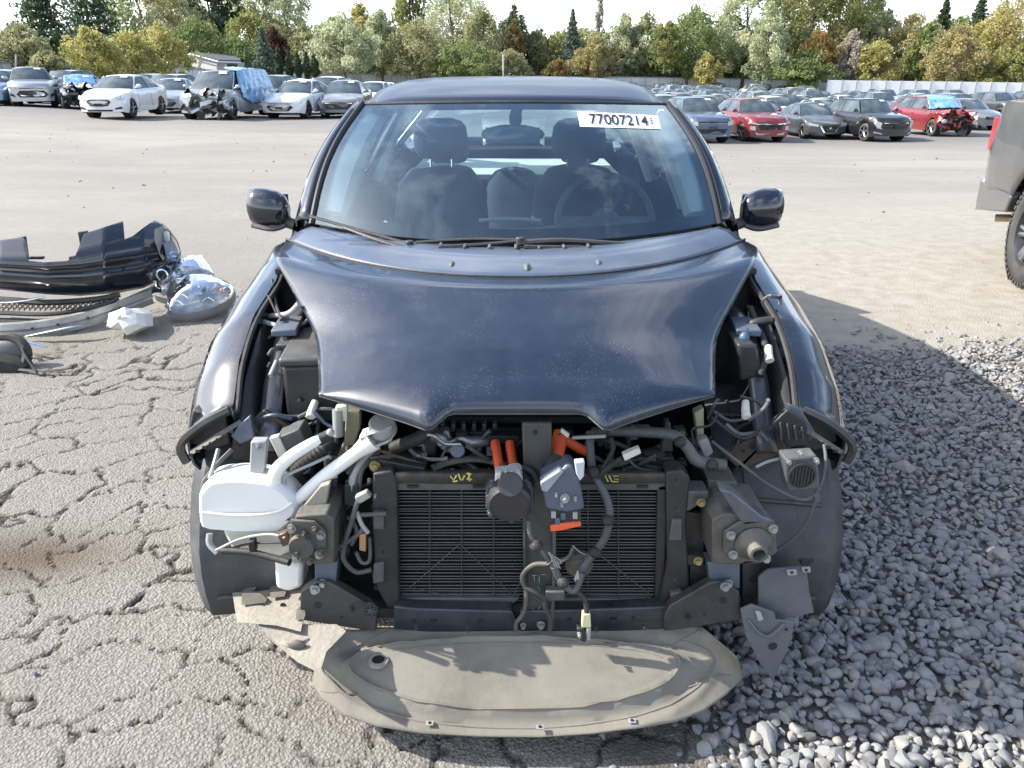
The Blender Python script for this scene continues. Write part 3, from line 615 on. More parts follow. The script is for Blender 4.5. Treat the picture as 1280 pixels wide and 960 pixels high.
def seat(x, y, name='front_seat', wd=.25, top=1.16, hr=True):
    st = MB(); st.box(V(x, y - .26, .56), (wd * 2, .52, .16)); st = st.build(name, [seatm], car, bevel=.05)
    rows = []
    for f in np.linspace(0, 1, 10):
        z = lerp(.58, top, f); ww = wd * (1 - .28 * max(0, f - .55) ** 1.6 * 2.2) * (1 if f < .93 else .78); yc = y + .18 * f
        rows.append([V(x + ww * math.cos(a) * (abs(math.cos(a)) ** -.35 if abs(math.cos(a)) > .05 else 1) * .9, yc + .075 * math.sin(a), z + (.02 * (1 - abs(math.cos(a))) if f > .9 else 0)) for a in np.linspace(0, 2 * math.pi, 25)[:-1]])
    mb = MB(); mb.grid(rows, closed=True); mb.add(rows[-1], [tuple(range(24))]); mb.build('backrest', [seatm], st, sharp=60)
    if hr:
        hb = MB(); hrw = []
        for f, k in ((0, .55), (.06, .82), (.2, .97), (.5, 1), (.8, .93), (.94, .76), (1, .45)):
            hrw.append([V(x + .128 * k * math.cos(a), y + .20 + .055 * k * math.sin(a), lerp(top + .045, top + .225, f)) for a in np.linspace(0, 2 * math.pi, 21)[:-1]])
        hb.grid(hrw, closed=True); hb.add(hrw[-1], [tuple(range(20))]); hb.add(hrw[0], [tuple(range(20))]); hb.build('headrest', [seatm], st, sharp=60)
        for q in (-.05, .05): MB().cyl(V(x + q, y + .19, top - .03), V(x + q, y + .20, top + .07), .006, seg=8).build('headrest_post', [chrome], st)
seat(-.345, 3.55); seat(.30, 3.55); 
for x in (-.40, 0, .40): seat(x, 4.62, 'rear_seat', .20, 1.02, abs(x) > .1)
MB().box(V(0, 5.3, .98), (1.3, .9, .03)).build('parcel_shelf', [beige], car)
mc = at(641, 168, 2.98); mb = MB(); mb.ball(mc, .036, 20, 8, (3.3, .6, 1.)); mr_ = mb.build('rear_view_mirror', [plastic], car)
MB().tube([mc, mc + Vector((.01, .03, .05)), WS(.03, .985) + Vector((0, .02, -.01))], .014, 8).build('mirror_stalk', [plastic], mr_)
MB().ball(mc + Vector((.01, .03, .055)), .024, 12, 8, (1, .8, 1.6)).build('mirror_mount', [plastic], mr_)
MB().box(mc + Vector((0, -.0235, -.002)), (.20, .006, .056)).build('mirror_glare_plate', [mat('mirror_back_glare', (.22, .26, .27), .25, 0, 0, .05)], mr_, bevel=.002)  # light grey plate puts the glare on the mirror's back into colour
# ---- door mirrors
for s in (-1, 1):
    c = V(s * .915, 2.86, 1.118); hrw = []
    for f, k, dz in ((0, .35, 0), (.08, .72, 0), (.25, .93, 0), (.5, 1, 0), (.75, .97, .0), (.93, .80, 0), (1, .4, 0)):
        hrw.append([c + Vector((s * lerp(-.082, .074, f), .055 * k * math.sin(a) - .0 + .02 * f, .075 * k * math.cos(a) * (1 - .1 * (1 - f)) * 1. + .008 * f)) for a in np.linspace(0, 2 * math.pi, 19)[:-1]])
    mb = MB(); mb.grid(hrw, closed=True); mb.add(hrw[0], [tuple(range(18))]); mb.add(hrw[-1], [tuple(range(18))]); dm = mb.build('door_mirror', [paint], car, sharp=50)
    MB().tube([c + Vector((s * -.07, .0, -.055)), c + Vector((s * -.02, -.028, -.066)), c + Vector((s * .055, -.012, -.055))], .013, 8, flat=.8).build('mirror_base', [plastic_g], dm)
    MB().tube([c + Vector((s * -.06, .01, -.045)), V(s * .80, 2.84, 1.06)], .022, 8, smooth=False).build('mirror_arm', [plastic], dm)
    MB().box(c + Vector((s * .005, .058, 0)), (.15, .006, .10)).build('mirror_glass', [mirror_m], dm, bevel=.002)
# ============================================================ what the missing bumper lays bare
def px_tube(name, P, r, m, seg=10, parent=None, **k):
    return MB().tube([at(*p) for p in P], r, seg, **k).build(name, [m], parent or car)
def px_plate(name, P, y, th, m, bevel=.003, parent=None, holes=(), **k):
    o = MB().ppx(P, y, th).build(name, [m], parent or car, bevel=bevel, **k)
    for hx, hy, hr in holes: px_hole(hx, hy, hr, y, o)
    return o
def px_hole(hx, hy, hr, y, parent, name='hole'):
    p = at(hx, hy, y - .0015); k = hr * y * 1.2 / F; hx_, hz_ = (k, k) if not isinstance(hr, tuple) else hr
    rr_ = [p + Vector((k * math.cos(a), 0, k * math.sin(a))) for a in np.linspace(0, 2 * math.pi, 13)[:-1]]
    return MB().add(rr_ + [q + Vector((0, .001, 0)) for q in rr_], [tuple(range(12)), tuple(range(12, 24))]).build(name, [ink], parent, smooth=False)
def px_bolt(px, py, y, r=.011, m=None, parent=None):
    p = at(px, py, y); mb = MB(); mb.cyl(p, p + Vector((0, -.004, 0)), r * 1.45, seg=16); mb.cyl(p + Vector((0, -.004, 0)), p + Vector((0, -.014, 0)), r, seg=6)
    return mb.build('bolt', [m or alloy], parent or car, sharp=30)
# inner bay: aprons, firewall, floor
MB().box(V(0, 2.36, .62), (1.5, .03, .80)).build('firewall', [paint_in], car)
MB().box(V(0, 2.02, .24), (1.1, .68, .03)).build('bay_floor', [paint_in], car)
for s in (-1, 1):
    rows = [[V(s * x, y, z) for x, z in ((.40, .30), (.50, .45), (.60, .60), (.70, .72), (.738, NX(y, [1.83, 1.95, 2.1, 2.3, 2.4], [.74, .82, .90, .95, .97])))] for y in np.linspace(1.84, 2.4, 12)]
    MB().grid(rows).build('inner_apron', [paint_in], car, solid=.01, sharp=20)
    # bluish headlamp rail running back along the apron
    MB().grid([[V(s * lerp(x - .028, x + .028, k), y, z + .008 * math.sin(k * 3.1)) for k in (0, .3, .7, 1)] for x, y, z in ((.66, 1.80, .665), (.66, 1.86, .72), (.665, 1.95, .80), (.665, 2.05, .86), (.66, 2.16, .915), (.64, 2.26, .945))]).build('headlamp_rail', [mat('rail_paint', (.025, .033, .055), .3, .3, .6, .3, dust=.35)], car, solid=.02, sharp=30)
    MB().box(V(s * .655, 2.10, .915), (.07, .13, .02), rot=rotz(s * -.1)).build('headlamp_mount', [steel_bl], car, bevel=.004)
    MB().box(V(s * .64, 2.02, .89), (.045, .05, .012)).build('headlamp_clip', [steel_dk], car, bevel=.003)
    MB().ball(V(s * .55, 2.25, .90), .10, 16, 8, (1, 1, .3)).build('strut_cap', [rubber], car)
    # brackets hanging from the fender tip
    rail = MB().tube([V(s * .72, 1.82, .745), V(s * .78, 1.79, .715), V(s * .85, 1.79, .67)], .014, 4, smooth=False, flat=.5).build('fender_bracket', [steel_dusty], car)
    for k in range(7): MB().box(V(s * lerp(.73, .845, k / 6), 1.772, lerp(.738, .672, k / 6)), (.010, .004, .007)).build('hole', [ink], rail)
    MB().ppx([(640 + s * 400, 512), (640 + s * 358, 520), (640 + s * 352, 556), (640 + s * 380, 565), (640 + s * 408, 552)], 1.86, .05).build('fender_corner_filler', [plastic], car, bevel=.006)
# left bay contents
MB().box(V(-.545, 2.02, .79), (.17, .26, .17), rot=rotz(.08)).build('fuse_box', [plastic], car, bevel=.012)
MB().box(V(-.545, 2.02, .885), (.18, .27, .025), rot=rotz(.08)).build('fuse_box_lid', [mat('lid_plastic', (.03, .032, .036), .35, 0, 0, .2, dust=.3)], car, bevel=.008)
px_tube('hose', [(338, 395, 2.18), (360, 392, 2.12), (374, 380, 2.1)], .008, grey_lt)
px_tube('hose', [(330, 402, 2.14), (352, 412, 2.08), (350, 440, 2.0), (338, 470, 1.92)], .007, grey_lt)
px_tube('cable', [(340, 350, 2.3), (345, 380, 2.2), (352, 400, 2.1)], .005, rubber)
px_tube('hose', [(938, 385, 2.2), (948, 410, 2.1), (958, 440, 2.0), (950, 470, 1.95)], .010, rubber)
px_tube('hose', [(925, 410, 2.12), (945, 403, 2.1), (965, 400, 2.1)], .012, plastic)
px_plate('relay_box', [(922, 430), (946, 432), (955, 470), (924, 478)], 1.96, .12, plastic, .008)
MB().ball(at(930, 424, 2.02), .016, 10, 6, (1, 1, 1.4)).build('wiring_boot', [mat('blue_boot', (.07, .12, .17), .4)], car)
for px, py, yy in ((961, 446, 1.97), (389, 516, 1.84), (932, 516, 1.82)):
    b_ = at(px, py, yy); c_ = MB(); c_.cyl(b_, b_ + Vector((.006, .03, .02)), .012, .010, 10); c_.cyl(b_ + Vector((0, -.012, -.008)), b_, .013, .012, 10); c_.build('wiring_connector', [cream_pl], car, bevel=.002)
px_tube('cable', [(925, 495, 1.85), (950, 505, 1.85), (955, 528, 1.83), (938, 546, 1.80), (920, 545, 1.80), (890, 522, 1.82)], .004, rubber)
px_tube('cable', [(392, 505, 1.88), (398, 520, 1.86), (396, 545, 1.84)], .006, rubber)
# brown-black front panels of the inner fender with round holes
px_plate('apron_panel', [(290, 548), (330, 512), (372, 540), (395, 560), (372, 585), (290, 575)], 1.86, .02, mat('brown_panel', (.045, .038, .03), .5, .2, 0, .2, dust=.4, dcol=(.15, .13, .1)), .004, holes=((299, 536 + 18, 4), (320, 562, 3)))
px_plate('apron_panel', [(900, 566), (950, 545), (985, 518), (990, 560), (960, 575), (925, 588)], 1.84, .02, MATS['brown_panel'], .004, holes=((941, 559, 3.5), (929, 564, 2.2), (915, 563, 2), (966, 559, 2.2)))
px_plate('headlamp_foot', [(288, 545), (300, 530), (312, 520), (318, 548), (300, 556)], 1.80, .015, steel_bl, .003)
px_plate('headlamp_foot', [(985, 505), (1002, 512), (1022, 545), (1012, 552), (990, 530)], 1.80, .015, steel_bl, .003)
px_plate('vent_block', [(965, 530), (985, 512), (1008, 528), (1012, 556), (985, 560)], 1.79, .02, plastic, .003)
for k in range(4): px_tube('vent_rib', [(975 + k * 9, 528 + k * 2, 1.785), (977 + k * 9, 550, 1.785)], .0025, plastic_g, seg=6, smooth=False)
# ---- washer reservoir
o = MB(); prof = [(245, 618), (260, 602), (292, 599), (334, 603), (357, 616), (375, 637), (366, 655), (350, 667), (300, 668), (247, 664)]
cx_, cy_ = 308, 632; lay = []
for f, k in ((0, .90), (.06, .97), (.2, 1), (.5, 1), (.6, .93)):
    lay.append([at(cx_ + (p[0] - cx_) * k, cy_ + (p[1] - cy_) * k, 1.66) + Vector((0, .16 * f, 0)) for p in prof])
# round the outline
def roundloop(L_): 
    n = len(L_); out = []
    for i in range(n): a, b, c = L_[i - 1], L_[i], L_[(i + 1) % n]; out += [b.lerp(a, .22), (b * 2 + b.lerp(a, .2) + b.lerp(c, .2)) / 4, b.lerp(c, .22)]
    return out
lay = [roundloop(q) for q in lay]; o.grid(lay, closed=True); o.add(lay[0], [tuple(range(len(lay[0])))]); res = o.build('washer_reservoir', [white_pl], car, sharp=65)
px_plate('reservoir_lower_tank', [(276, 662), (368, 662), (366, 690), (350, 697), (290, 690)], 1.69, .12, cream_pl, .012, parent=res)
px_plate('reservoir_tab', [(313, 552), (333, 552), (331, 575), (328, 604), (311, 596)], 1.70, .03, grey_lt, .004, parent=res); px_bolt(323, 558, 1.695, .006, parent=res)
px_tube('reservoir_seam', [(250, 640, 1.662), (300, 644, 1.652), (345, 640, 1.655), (366, 628, 1.66)], .004, white_pl, parent=res)
px_plate('small_tank', [(342, 700), (378, 706), (378, 735), (360, 741), (344, 736)], 1.70, .08, white_pl, .012)
px_tube('filler_pipe', [(357, 640, 1.69), (400, 600, 1.70), (440, 570, 1.71), (466, 550, 1.72)], lambda t: .0175 + .012 * max(0, t - .75) * 4, white_pl, 14, parent=res)
MB().grid([roundloop([at(x, y, yy) for x, y in q]) for q, yy in (([(448, 548), (492, 533), (490, 548), (462, 560)], 1.70), ([(446, 546), (493, 530), (491, 551), (462, 563)], 1.72), ([(452, 536), (484, 530), (486, 544), (458, 552)], 1.75))], closed=True).build('filler_funnel', [white_pl], res)
c_ = at(478, 536, 1.73); MB().cyl(c_ + Vector((0, .01, -.012)), c_ + Vector((0, -.002, .02)), .036, .033, 20).build('filler_cap', [grey_lt], res, bevel=.004)
px_tube('breather_pipe', [(342, 612, 1.69), (345, 590, 1.69), (362, 572, 1.70), (385, 557, 1.71), (400, 549, 1.72)], lambda t: .019 - .006 * t, white_pl, 12, parent=res)
px_tube('pipe_coupler', [(396, 551, 1.72), (414, 543, 1.73)], .015, rubber, 12, smooth=False); MB().ball(at(413, 541, 1.725), .011).build('pipe_cap', [grey_lt], car)
px_tube('corrugated_hose', [(368, 590, 1.74), (385, 576, 1.74), (405, 562, 1.76), (412, 558, 1.80)], .017, rubber, 12, corr=.09)
px_plate('junction_box', [(344, 548), (374, 536), (384, 556), (352, 576)], 1.78, .07, plastic_g, .004); px_plate('box_tag', [(336, 548), (348, 545), (359, 568), (349, 575)], 1.775, .02, cream_pl, .003)
px_tube('cable', [(356, 606, 1.69), (358, 595, 1.69), (390, 580, 1.70), (412, 570, 1.72)], .004, grey_lt)
px_tube('stay_rod', [(255, 602, 1.70), (272, 580, 1.72), (290, 562, 1.75)], .006, steel_dusty, 6)
px_tube('stay_rod', [(262, 598, 1.70), (268, 580, 1.72), (273, 562, 1.76)], .006, grey_lt, 6)
# ochre bracket and pipes left of the radiator
px_plate('engine_bracket', [(432, 512), (450, 516), (450, 535), (442, 560), (440, 588), (424, 592), (420, 575), (430, 550)], 1.82, .03, olive, .004)
px_tube('pipe', [(422, 512, 1.80), (423, 545, 1.79)], .014, grey_lt, 12, smooth=False); px_plate('small_cap', [(419, 508), (434, 508), (434, 528), (419, 528)], 1.795, .02, cream_pl, .004)
px_tube('pipe', [(468, 560, 1.76), (456, 572, 1.74), (446, 585, 1.72), (441, 598, 1.71), (440, 615, 1.71)], .010, grey_lt, 10)
px_tube('pipe', [(473, 566, 1.76), (462, 576, 1.74), (451, 590, 1.72), (448, 615, 1.71)], .008, plastic_g, 10)
px_tube('hose', [(411, 570, 1.78), (413, 600, 1.78), (414, 640, 1.77), (420, 670, 1.76), (432, 690, 1.74)], .015, plastic_g, 12, corr=.03)
px_plate('pipe_clip', [(430, 606), (448, 606), (448, 635), (430, 632)], 1.70, .05, plastic, .003)
px_plate('wiring_connector', [(443, 622), (458, 615), (464, 622), (447, 632)], 1.66, .02, grey_lt, .003)
px_tube('cable', [(447, 627, 1.66), (440, 650, 1.66), (431, 680, 1.67), (430, 700, 1.68), (445, 715, 1.69), (465, 712, 1.69)], .007, plastic_g)
px_tube('cable', [(425, 683, 1.67), (445, 670, 1.66), (455, 660, 1.66)], .006, plastic_g); px_tube('cable', [(446, 640, 1.67), (452, 655, 1.66), (460, 666, 1.66)], .006, grey_lt)
px_tube('cable', [(445, 690, 1.67), (452, 703, 1.67), (462, 700, 1.67), (462, 672, 1.67)], .005, plastic_g)
px_plate('brown_plug', [(449, 668), (457, 668), (457, 690), (449, 688)], 1.655, .015, mat('brown_plug', (.38, .2, .1), .5), .002)
px_tube('pipe', [(448, 644, 1.67), (465, 643, 1.67), (483, 642, 1.67)], .006, plastic_g, 8)
# ---- left and right crash rail ends
def crash(s, X):
    m1, m2 = (tan_m, steel_dusty) if s < 0 else (steel_dusty, steel_dusty)
    px_plate('rail_side', [(X(885), 600), (X(922), 603), (X(920), 640), (X(900), 735), (X(885), 735)], 1.74, .25, m2, .004)
    px_plate('rail_flange', [(X(905), 665), (X(925), 652), (X(968), 650), (X(972), 690), (X(955), 703), (X(918), 702), (X(904), 690)], 1.60, .008, m2, .003)
    for q in ((913, 668), (966, 660), (916, 692), (957, 697)): px_bolt(X(q[0]), q[1], 1.598, .008)
    px_plate('rail_box', [(X(890), 650), (X(905), 642), (X(960), 645), (X(962), 690), (X(925), 706), (X(890), 705)], 1.612, .16, m2, .004)
    fp = px_plate('rail_foot', [(X(884), 703), (X(925), 703), (X(925), 736), (X(888), 736)], 1.66, .05, steel_bl, .003); px_bolt(X(910), 728, 1.655, .008)
crash(1, lambda x: x); crash(-1, lambda x: 408 - (x - 904) * .70)
c1 = at(942, 680, 1.595)
mb = MB(); mb.lathe(c1, (0, -1, 0), [(.046, 0), (.040, .008), (.030, .018), (.024, .03), (.022, .046), (.016, .047), (.015, .02), (0.001, .028)]); mb.build('tow_socket', [steel_dusty], car)
px_plate('crash_brace', [(899, 612), (915, 615), (952, 645), (968, 652), (930, 657), (922, 648)], 1.60, .05, mat('brace_paint', (.06, .07, .10), .35, .3, .3, .3, dust=.5, ds=14), .004)
c2 = at(378, 682, 1.60); MB().lathe(c2, (0, -1, 0), [(.034, 0), (.03, .012), (.001, .014)]).build('rail_plug', [steel_dusty], car)
px_plate('rail_top_sheet', [(352, 652), (378, 634), (400, 608), (412, 605), (406, 640), (396, 652)], 1.66, .03, tan_m, .003)
px_tube('loom', [(277, 688, 1.66), (310, 690, 1.64), (340, 697, 1.62), (362, 703, 1.60)], .009, rubber, 10, corr=.08)
px_tube('loom', [(262, 667, 1.69), (262, 680, 1.68), (272, 691, 1.67)], .008, grey_lt, 10)
px_tube('cable', [(270, 688, 1.665), (300, 674, 1.65), (335, 668, 1.63), (357, 672, 1.61)], .004, grey_lt); px_tube('cable', [(275, 690, 1.665), (310, 680, 1.65), (352, 678, 1.61)], .003, rubber)
px_plate('loom_clip', [(309, 678), (318, 676), (320, 690), (312, 692)], 1.63, .02, ink, .003); px_plate('plug', [(346, 670), (358, 665), (365, 680), (353, 684)], 1.61, .02, mat('plug_brown', (.12, .07, .04), .4), .003)
# ---- radiator pack
rad = MB().ppx([(488, 604), (838, 604), (833, 757), (494, 757)], 1.735, .04).build('radiator', [core_m], car)
def slats(x0, x1, y0, y1, n, name):
    mb = MB()
    for k in range(n):
        f = (k + .5) / n; yy = lerp(y0, y1, f)
        a = at(x0, yy, 1.717); b = at(x1, yy, 1.717); c = (a + b) / 2
        mb.box(c, (b.x - a.x, .014, .0026), rot=Matrix.Rotation(R(-28 + 10 * math.sin(k * 1.7)), 3, 'X') @ Matrix.Rotation(.004 * math.sin(k * 7.3), 3, 'Y'))
    o = mb.build(name, [fin_m], rad, kind='stuff', smooth=False); return o
slats(498, 655, 614, 752, 36, 'cooling_fins'); slats(690, 821, 614, 752, 36, 'cooling_fins')
for x in (537, 577, 617, 735, 773): px_tube('core_wire', [(x, 613, 1.706), (x, 752, 1.706)], .0016, fin_m, 5, smooth=False, parent=rad)
for P in ([(500, 745), (575, 680)], [(575, 680), (645, 748)], [(700, 620), (640, 750)], [(745, 690), (815, 745)], [(560, 745), (520, 735)]): px_tube('core_wire', [(*P[0], 1.703), (*P[1], 1.703)], .0013, fin_m, 5, smooth=False, parent=rad)
px_plate('radiator_frame', [(487, 603), (495, 603), (499, 755), (491, 757)], 1.70, .05, plastic, .003, parent=rad); px_plate('radiator_frame', [(822, 608), (834, 606), (830, 757), (818, 755)], 1.70, .05, plastic, .003, parent=rad)
px_plate('radiator_frame', [(496, 604), (655, 606), (655, 613), (496, 613)], 1.70, .04, plastic_g, .002, parent=rad); px_plate('radiator_frame', [(690, 606), (836, 604), (834, 613), (690, 613)], 1.70, .04, plastic_g, .002, parent=rad)
px_plate('radiator_frame', [(499, 748), (650, 748), (640, 757), (499, 758)], 1.70, .05, plastic_g, .003, parent=rad); px_plate('radiator_frame', [(690, 748), (815, 750), (822, 758), (690, 757)], 1.70, .05, plastic_g, .003, parent=rad)
for x in (516, 598, 803): MB().box(at(x, 608, 1.698), (.028, .006, .008)).build('hole', [ink], rad)
# header cover with chalk marks
hdr = MB().grid([[at(x, py, y) for x in np.linspace(494, 848, 20)] for py, y in ((604, 1.69), (592, 1.69), (590, 1.70), (586, 1.79), (592, 1.80))]).build('radiator_top_cover', [mat('cover_plastic', (.035, .034, .032), .5, 0, 0, .3, dust=.7, dcol=(.17, .155, .12), ds=25, bump=.3, bs=150)], car, solid=.004, sharp=35)
MB().tube([at(540, 586, 1.74), at(565, 577, 1.76), at(600, 574, 1.77), at(635, 582, 1.76)], .014, 10, flat=.6).build('cover_ridge', [MATS['cover_plastic']], car)
def strokes(name, S, y, r, m, parent=None):
    mb = MB()
    for s_ in S: mb.tube([at(px, py, y) for px, py in s_], r, 5, smooth=False)
    return mb.build(name, [m], parent or car)
strokes('chalk_mark', [[(563, 595), (567, 600), (571, 594)], [(573, 592), (576, 600)], [(578, 600), (581, 594)], [(566, 602), (572, 601)], [(583, 592), (589, 592), (584, 599), (590, 599)], [(586, 591), (587, 601)]], 1.6875, .0022, chalk_y)
strokes('chalk_mark', [[(756, 594), (760, 602)], [(761, 594), (765, 602)], [(773, 595), (767, 595), (768, 599), (773, 599), (773, 602), (766, 602)]], 1.6875, .0016, chalk_y)
# core-support side blocks and shrouds
px_plate('side_duct', [(466, 592), (490, 588), (496, 604), (500, 765), (488, 768), (470, 735), (464, 650)], 1.685, .06, plastic, .005)
px_plate('side_duct', [(832, 590), (852, 588), (863, 598), (858, 650), (862, 735), (846, 762), (822, 762), (834, 700)], 1.685, .06, plastic, .005)
px_plate('duct_clip', [(840, 650), (853, 650), (853, 676), (836, 676)], 1.675, .02, plastic_g, .003); px_plate('duct_clip', [(838, 742), (853, 740), (853, 760), (840, 760)], 1.67, .02, plastic_g, .003)
px_plate('duct_clip', [(466, 640), (480, 640), (480, 662), (466, 662)], 1.675, .02, plastic_g, .003); px_plate('duct_clip', [(467, 705), (480, 703), (480, 728), (466, 730)], 1.675, .02, plastic_g, .003)
px_plate('duct_bracket', [(462, 575), (476, 575), (532, 585), (532, 592), (480, 590), (462, 590)], 1.72, .10, plastic, .004); px_bolt(469, 582, 1.715, .010, bolt_y)
px_plate('duct_bracket', [(852, 614), (886, 615), (886, 624), (860, 640), (852, 636)], 1.69, .06, plastic_g, .004); px_bolt(876, 627, 1.67, .008, bolt_y)
px_plate('duct_bracket', [(852, 694), (882, 696), (880, 710), (852, 706)], 1.69, .05, plastic, .004); px_bolt(872, 700, 1.67, .008, bolt_y)
px_plate('duct_panel', [(856, 640), (880, 642), (880, 696), (858, 700)], 1.72, .02, paint_in, .003)
px_plate('duct_panel', [(862, 705), (884, 705), (880, 742), (845, 762), (862, 735)], 1.70, .02, plastic, .003)
px_plate('gap_shade_sheet', [(405, 640), (466, 600), (468, 740), (410, 742)], 1.80, .02, core_m, .003)  # near-black sheets put in as the shade beside the radiator
px_plate('gap_shade_sheet', [(880, 590), (888, 600), (886, 735), (862, 735)], 1.80, .02, core_m, .003)
# lower tie bar
def gus(X):
    return [(X(830), 770), (X(838), 757), (X(888), 728), (X(905), 727), (X(924), 740), (X(926), 775), (X(850), 787), (X(830), 789)]
bar = MB(); bar.ppx([(492, 758), (520, 761), (640, 764), (650, 789), (540, 791), (492, 787)], 1.66, .04); bar.ppx([(650, 764), (700, 763), (800, 760), (838, 758), (838, 786), (750, 791), (650, 790)], 1.662, .04)
tie = bar.build('tie_bar', [mat('tie_paint', (.020, .028, .042), .35, .4, .3, .3, dust=.4, dcol=(.2, .19, .17), ds=9)], car, bevel=.004)
for x, y, w_ in ((542, 776, .017), (767, 775, .017)): MB().box(at(x, y, 1.658), (w_, .004, .006)).build('hole', [ink], tie)
for x, y in ((517, 777), (600, 777), (712, 776), (792, 774)): px_hole(x, y, 2.6, 1.659, tie)
gl_ = px_plate('rail_gusset', gus(lambda x: 1300 - x), 1.645, .03, steel_dk, .003, holes=((397, 757, 5), (427, 772, 2.2))); gr_ = px_plate('rail_gusset', gus(lambda x: x), 1.645, .03, steel_dk, .003, holes=((904, 751, 5), (881, 768, 2.2)))
px_bolt(394, 736, 1.64, .009); px_bolt(906, 732, 1.64, .009)
pc = at(465, 759, 1.625); mb = MB(); mb.lathe(pc, (0, -1, 0), [(.019, 0), (.019, .012), (.015, .014), (.001, .010)]); pg = mb.build('round_plug', [ink], car)
for k in range(3): MB().box(pc + Vector((0, -.013, 0)), (.026, .003, .0025), rot=Matrix.Rotation(k * math.pi / 3 + .3, 3, 'Y')).build('plug_rib', [plastic_g], pg)
# ---- centre post, latch and horn
post = px_plate('centre_post', [(652, 528), (690, 528), (690, 600), (694, 690), (690, 788), (655, 788), (656, 690), (655, 600)], 1.672, .03, mat('post_paint', (.03, .036, .042), .4, .3, .3, .3, dust=.45, dcol=(.17, .16, .13)), .006)
px_tube('post_flange', [(690, 600, 1.665), (693, 690, 1.665), (690, 785, 1.665)], .005, steel_dusty, 6, parent=post); px_tube('post_flange', [(655, 600, 1.665), (656, 690, 1.665), (656, 785, 1.665)], .005, steel_dk, 6, parent=post)
px_hole(669, 541, 3, 1.671, post); px_bolt(654, 781, 1.66, .006); px_bolt(676, 780, 1.66, .008)
strokes('chalk_mark', [[(665, 719), (671, 719)], [(668, 719), (668, 727)], [(676, 718), (682, 718)], [(674, 719), (674, 728)], [(673, 733), (676, 742), (671, 745)], [(662, 766), (659, 762), (663, 759), (666, 763), (663, 767)], [(668, 768), (667, 759), (671, 765), (675, 758)], [(676, 767), (681, 759)]], 1.6695, .0011, chalk_t, post)
px_tube('latch_wire', [(645, 788, 1.64), (646, 778, 1.64), (655, 765, 1.64), (658, 740, 1.64), (653, 726, 1.64), (655, 716, 1.64), (667, 706, 1.63), (684, 705, 1.62)], .006, steel_dusty, 8)
px_tube('latch_wire', [(655, 733, 1.64), (668, 740, 1.63), (680, 748, 1.63), (682, 760, 1.63), (688, 775, 1.63), (687, 788, 1.63)], .007, steel_dk, 8)
px_plate('latch', [(682, 740), (706, 740), (706, 751), (684, 752)], 1.64, .03, plastic_g, .003)
hc = at(724, 707, 1.665); mb = MB(); mb.lathe(hc, (0, -1, 0), [(.036, -.02), (.036, 0), (.030, .006), (.024, .006), (.018, .012), (.001, .012)]); mb.build('horn', [steel_dusty], car)
px_tube('horn_bracket', [(694, 703, 1.66), (710, 697, 1.655), (717, 684, 1.66)], .006, steel_dusty, 6)
px_tube('thin_wire', [(716, 682, 1.65), (725, 690, 1.64), (735, 693, 1.64), (742, 685, 1.64)], .0018, grey_lt, 5)
# ---- power electronics behind the radiator
px_plate('inverter', [(528, 533), (660, 533), (660, 585), (528, 592)], 1.90, .25, mat('inverter_case', (.04, .043, .048), .35, .5, 0, .3), .01)
for k in range(7): px_plate('inverter_rib', [(538 + k * 13, 530), (543 + k * 13, 530), (543 + k * 13, 540), (538 + k * 13, 540)], 1.84, .03, plastic_g, .002)
px_tube('silver_pipe', [(534, 548, 1.83), (548, 545, 1.80), (560, 553, 1.79), (576, 548, 1.79), (590, 552, 1.80), (612, 550, 1.82)], lambda t: .012 + .005 * math.sin(t * 9), alloy, 10)
px_plate('coupling', [(548, 540), (560, 538), (566, 556), (578, 560), (572, 568), (556, 566), (545, 556)], 1.80, .03, alloy, .004)
MB().cyl(at(572, 563, 1.82), at(572, 563, 1.76), .02).build('coupling_nut', [steel_bl], car, bevel=.003)
px_plate('metal_can', [(529, 547), (546, 547), (546, 573), (529, 573)], 1.80, .06, steel_dk, .008)
for k in range(3): px_plate('case_rib', [(585, 541 + k * 5), (616, 541 + k * 5), (616, 543 + k * 5), (585, 543 + k * 5)], 1.85, .03, alloy, .001)
px_plate('white_label', [(608, 559), (618, 559), (618, 570), (608, 570)], 1.845, .004, cream_pl, .001)
px_tube('hose', [(492, 560, 1.78), (510, 553, 1.76), (528, 545, 1.75), (542, 532, 1.78)], .018, rubber, 12)
px_tube('hose', [(740, 540, 1.78), (780, 539, 1.76), (838, 543, 1.75), (858, 558, 1.74), (872, 576, 1.73), (906, 582, 1.73)], lambda t: .013 + .004 * t, plastic_g, 12)
px_plate('header_stay', [(832, 528), (838, 528), (842, 565), (826, 565)], 1.80, .03, steel_dk, .003); px_plate('header_stay', [(868, 516), (880, 510), (880, 552), (872, 552)], 1.84, .03, olive, .003)
px_plate('seal_bracket', [(872, 552), (885, 548), (892, 566), (882, 575)], 1.80, .03, grey_lt, .004)
px_plate('header_stay', [(785, 575), (842, 572), (845, 582), (790, 586)], 1.78, .06, plastic, .004); MB().lathe(at(818, 566, 1.80), (0, 0, 1), [(.02, -.01), (.03, 0), (.02, .006), (.001, .006)]).build('rubber_mount', [rubber], car)
px_plate('cross_member', [(545, 522), (790, 522), (800, 530), (540, 530)], 1.88, .06, core_m, .004)
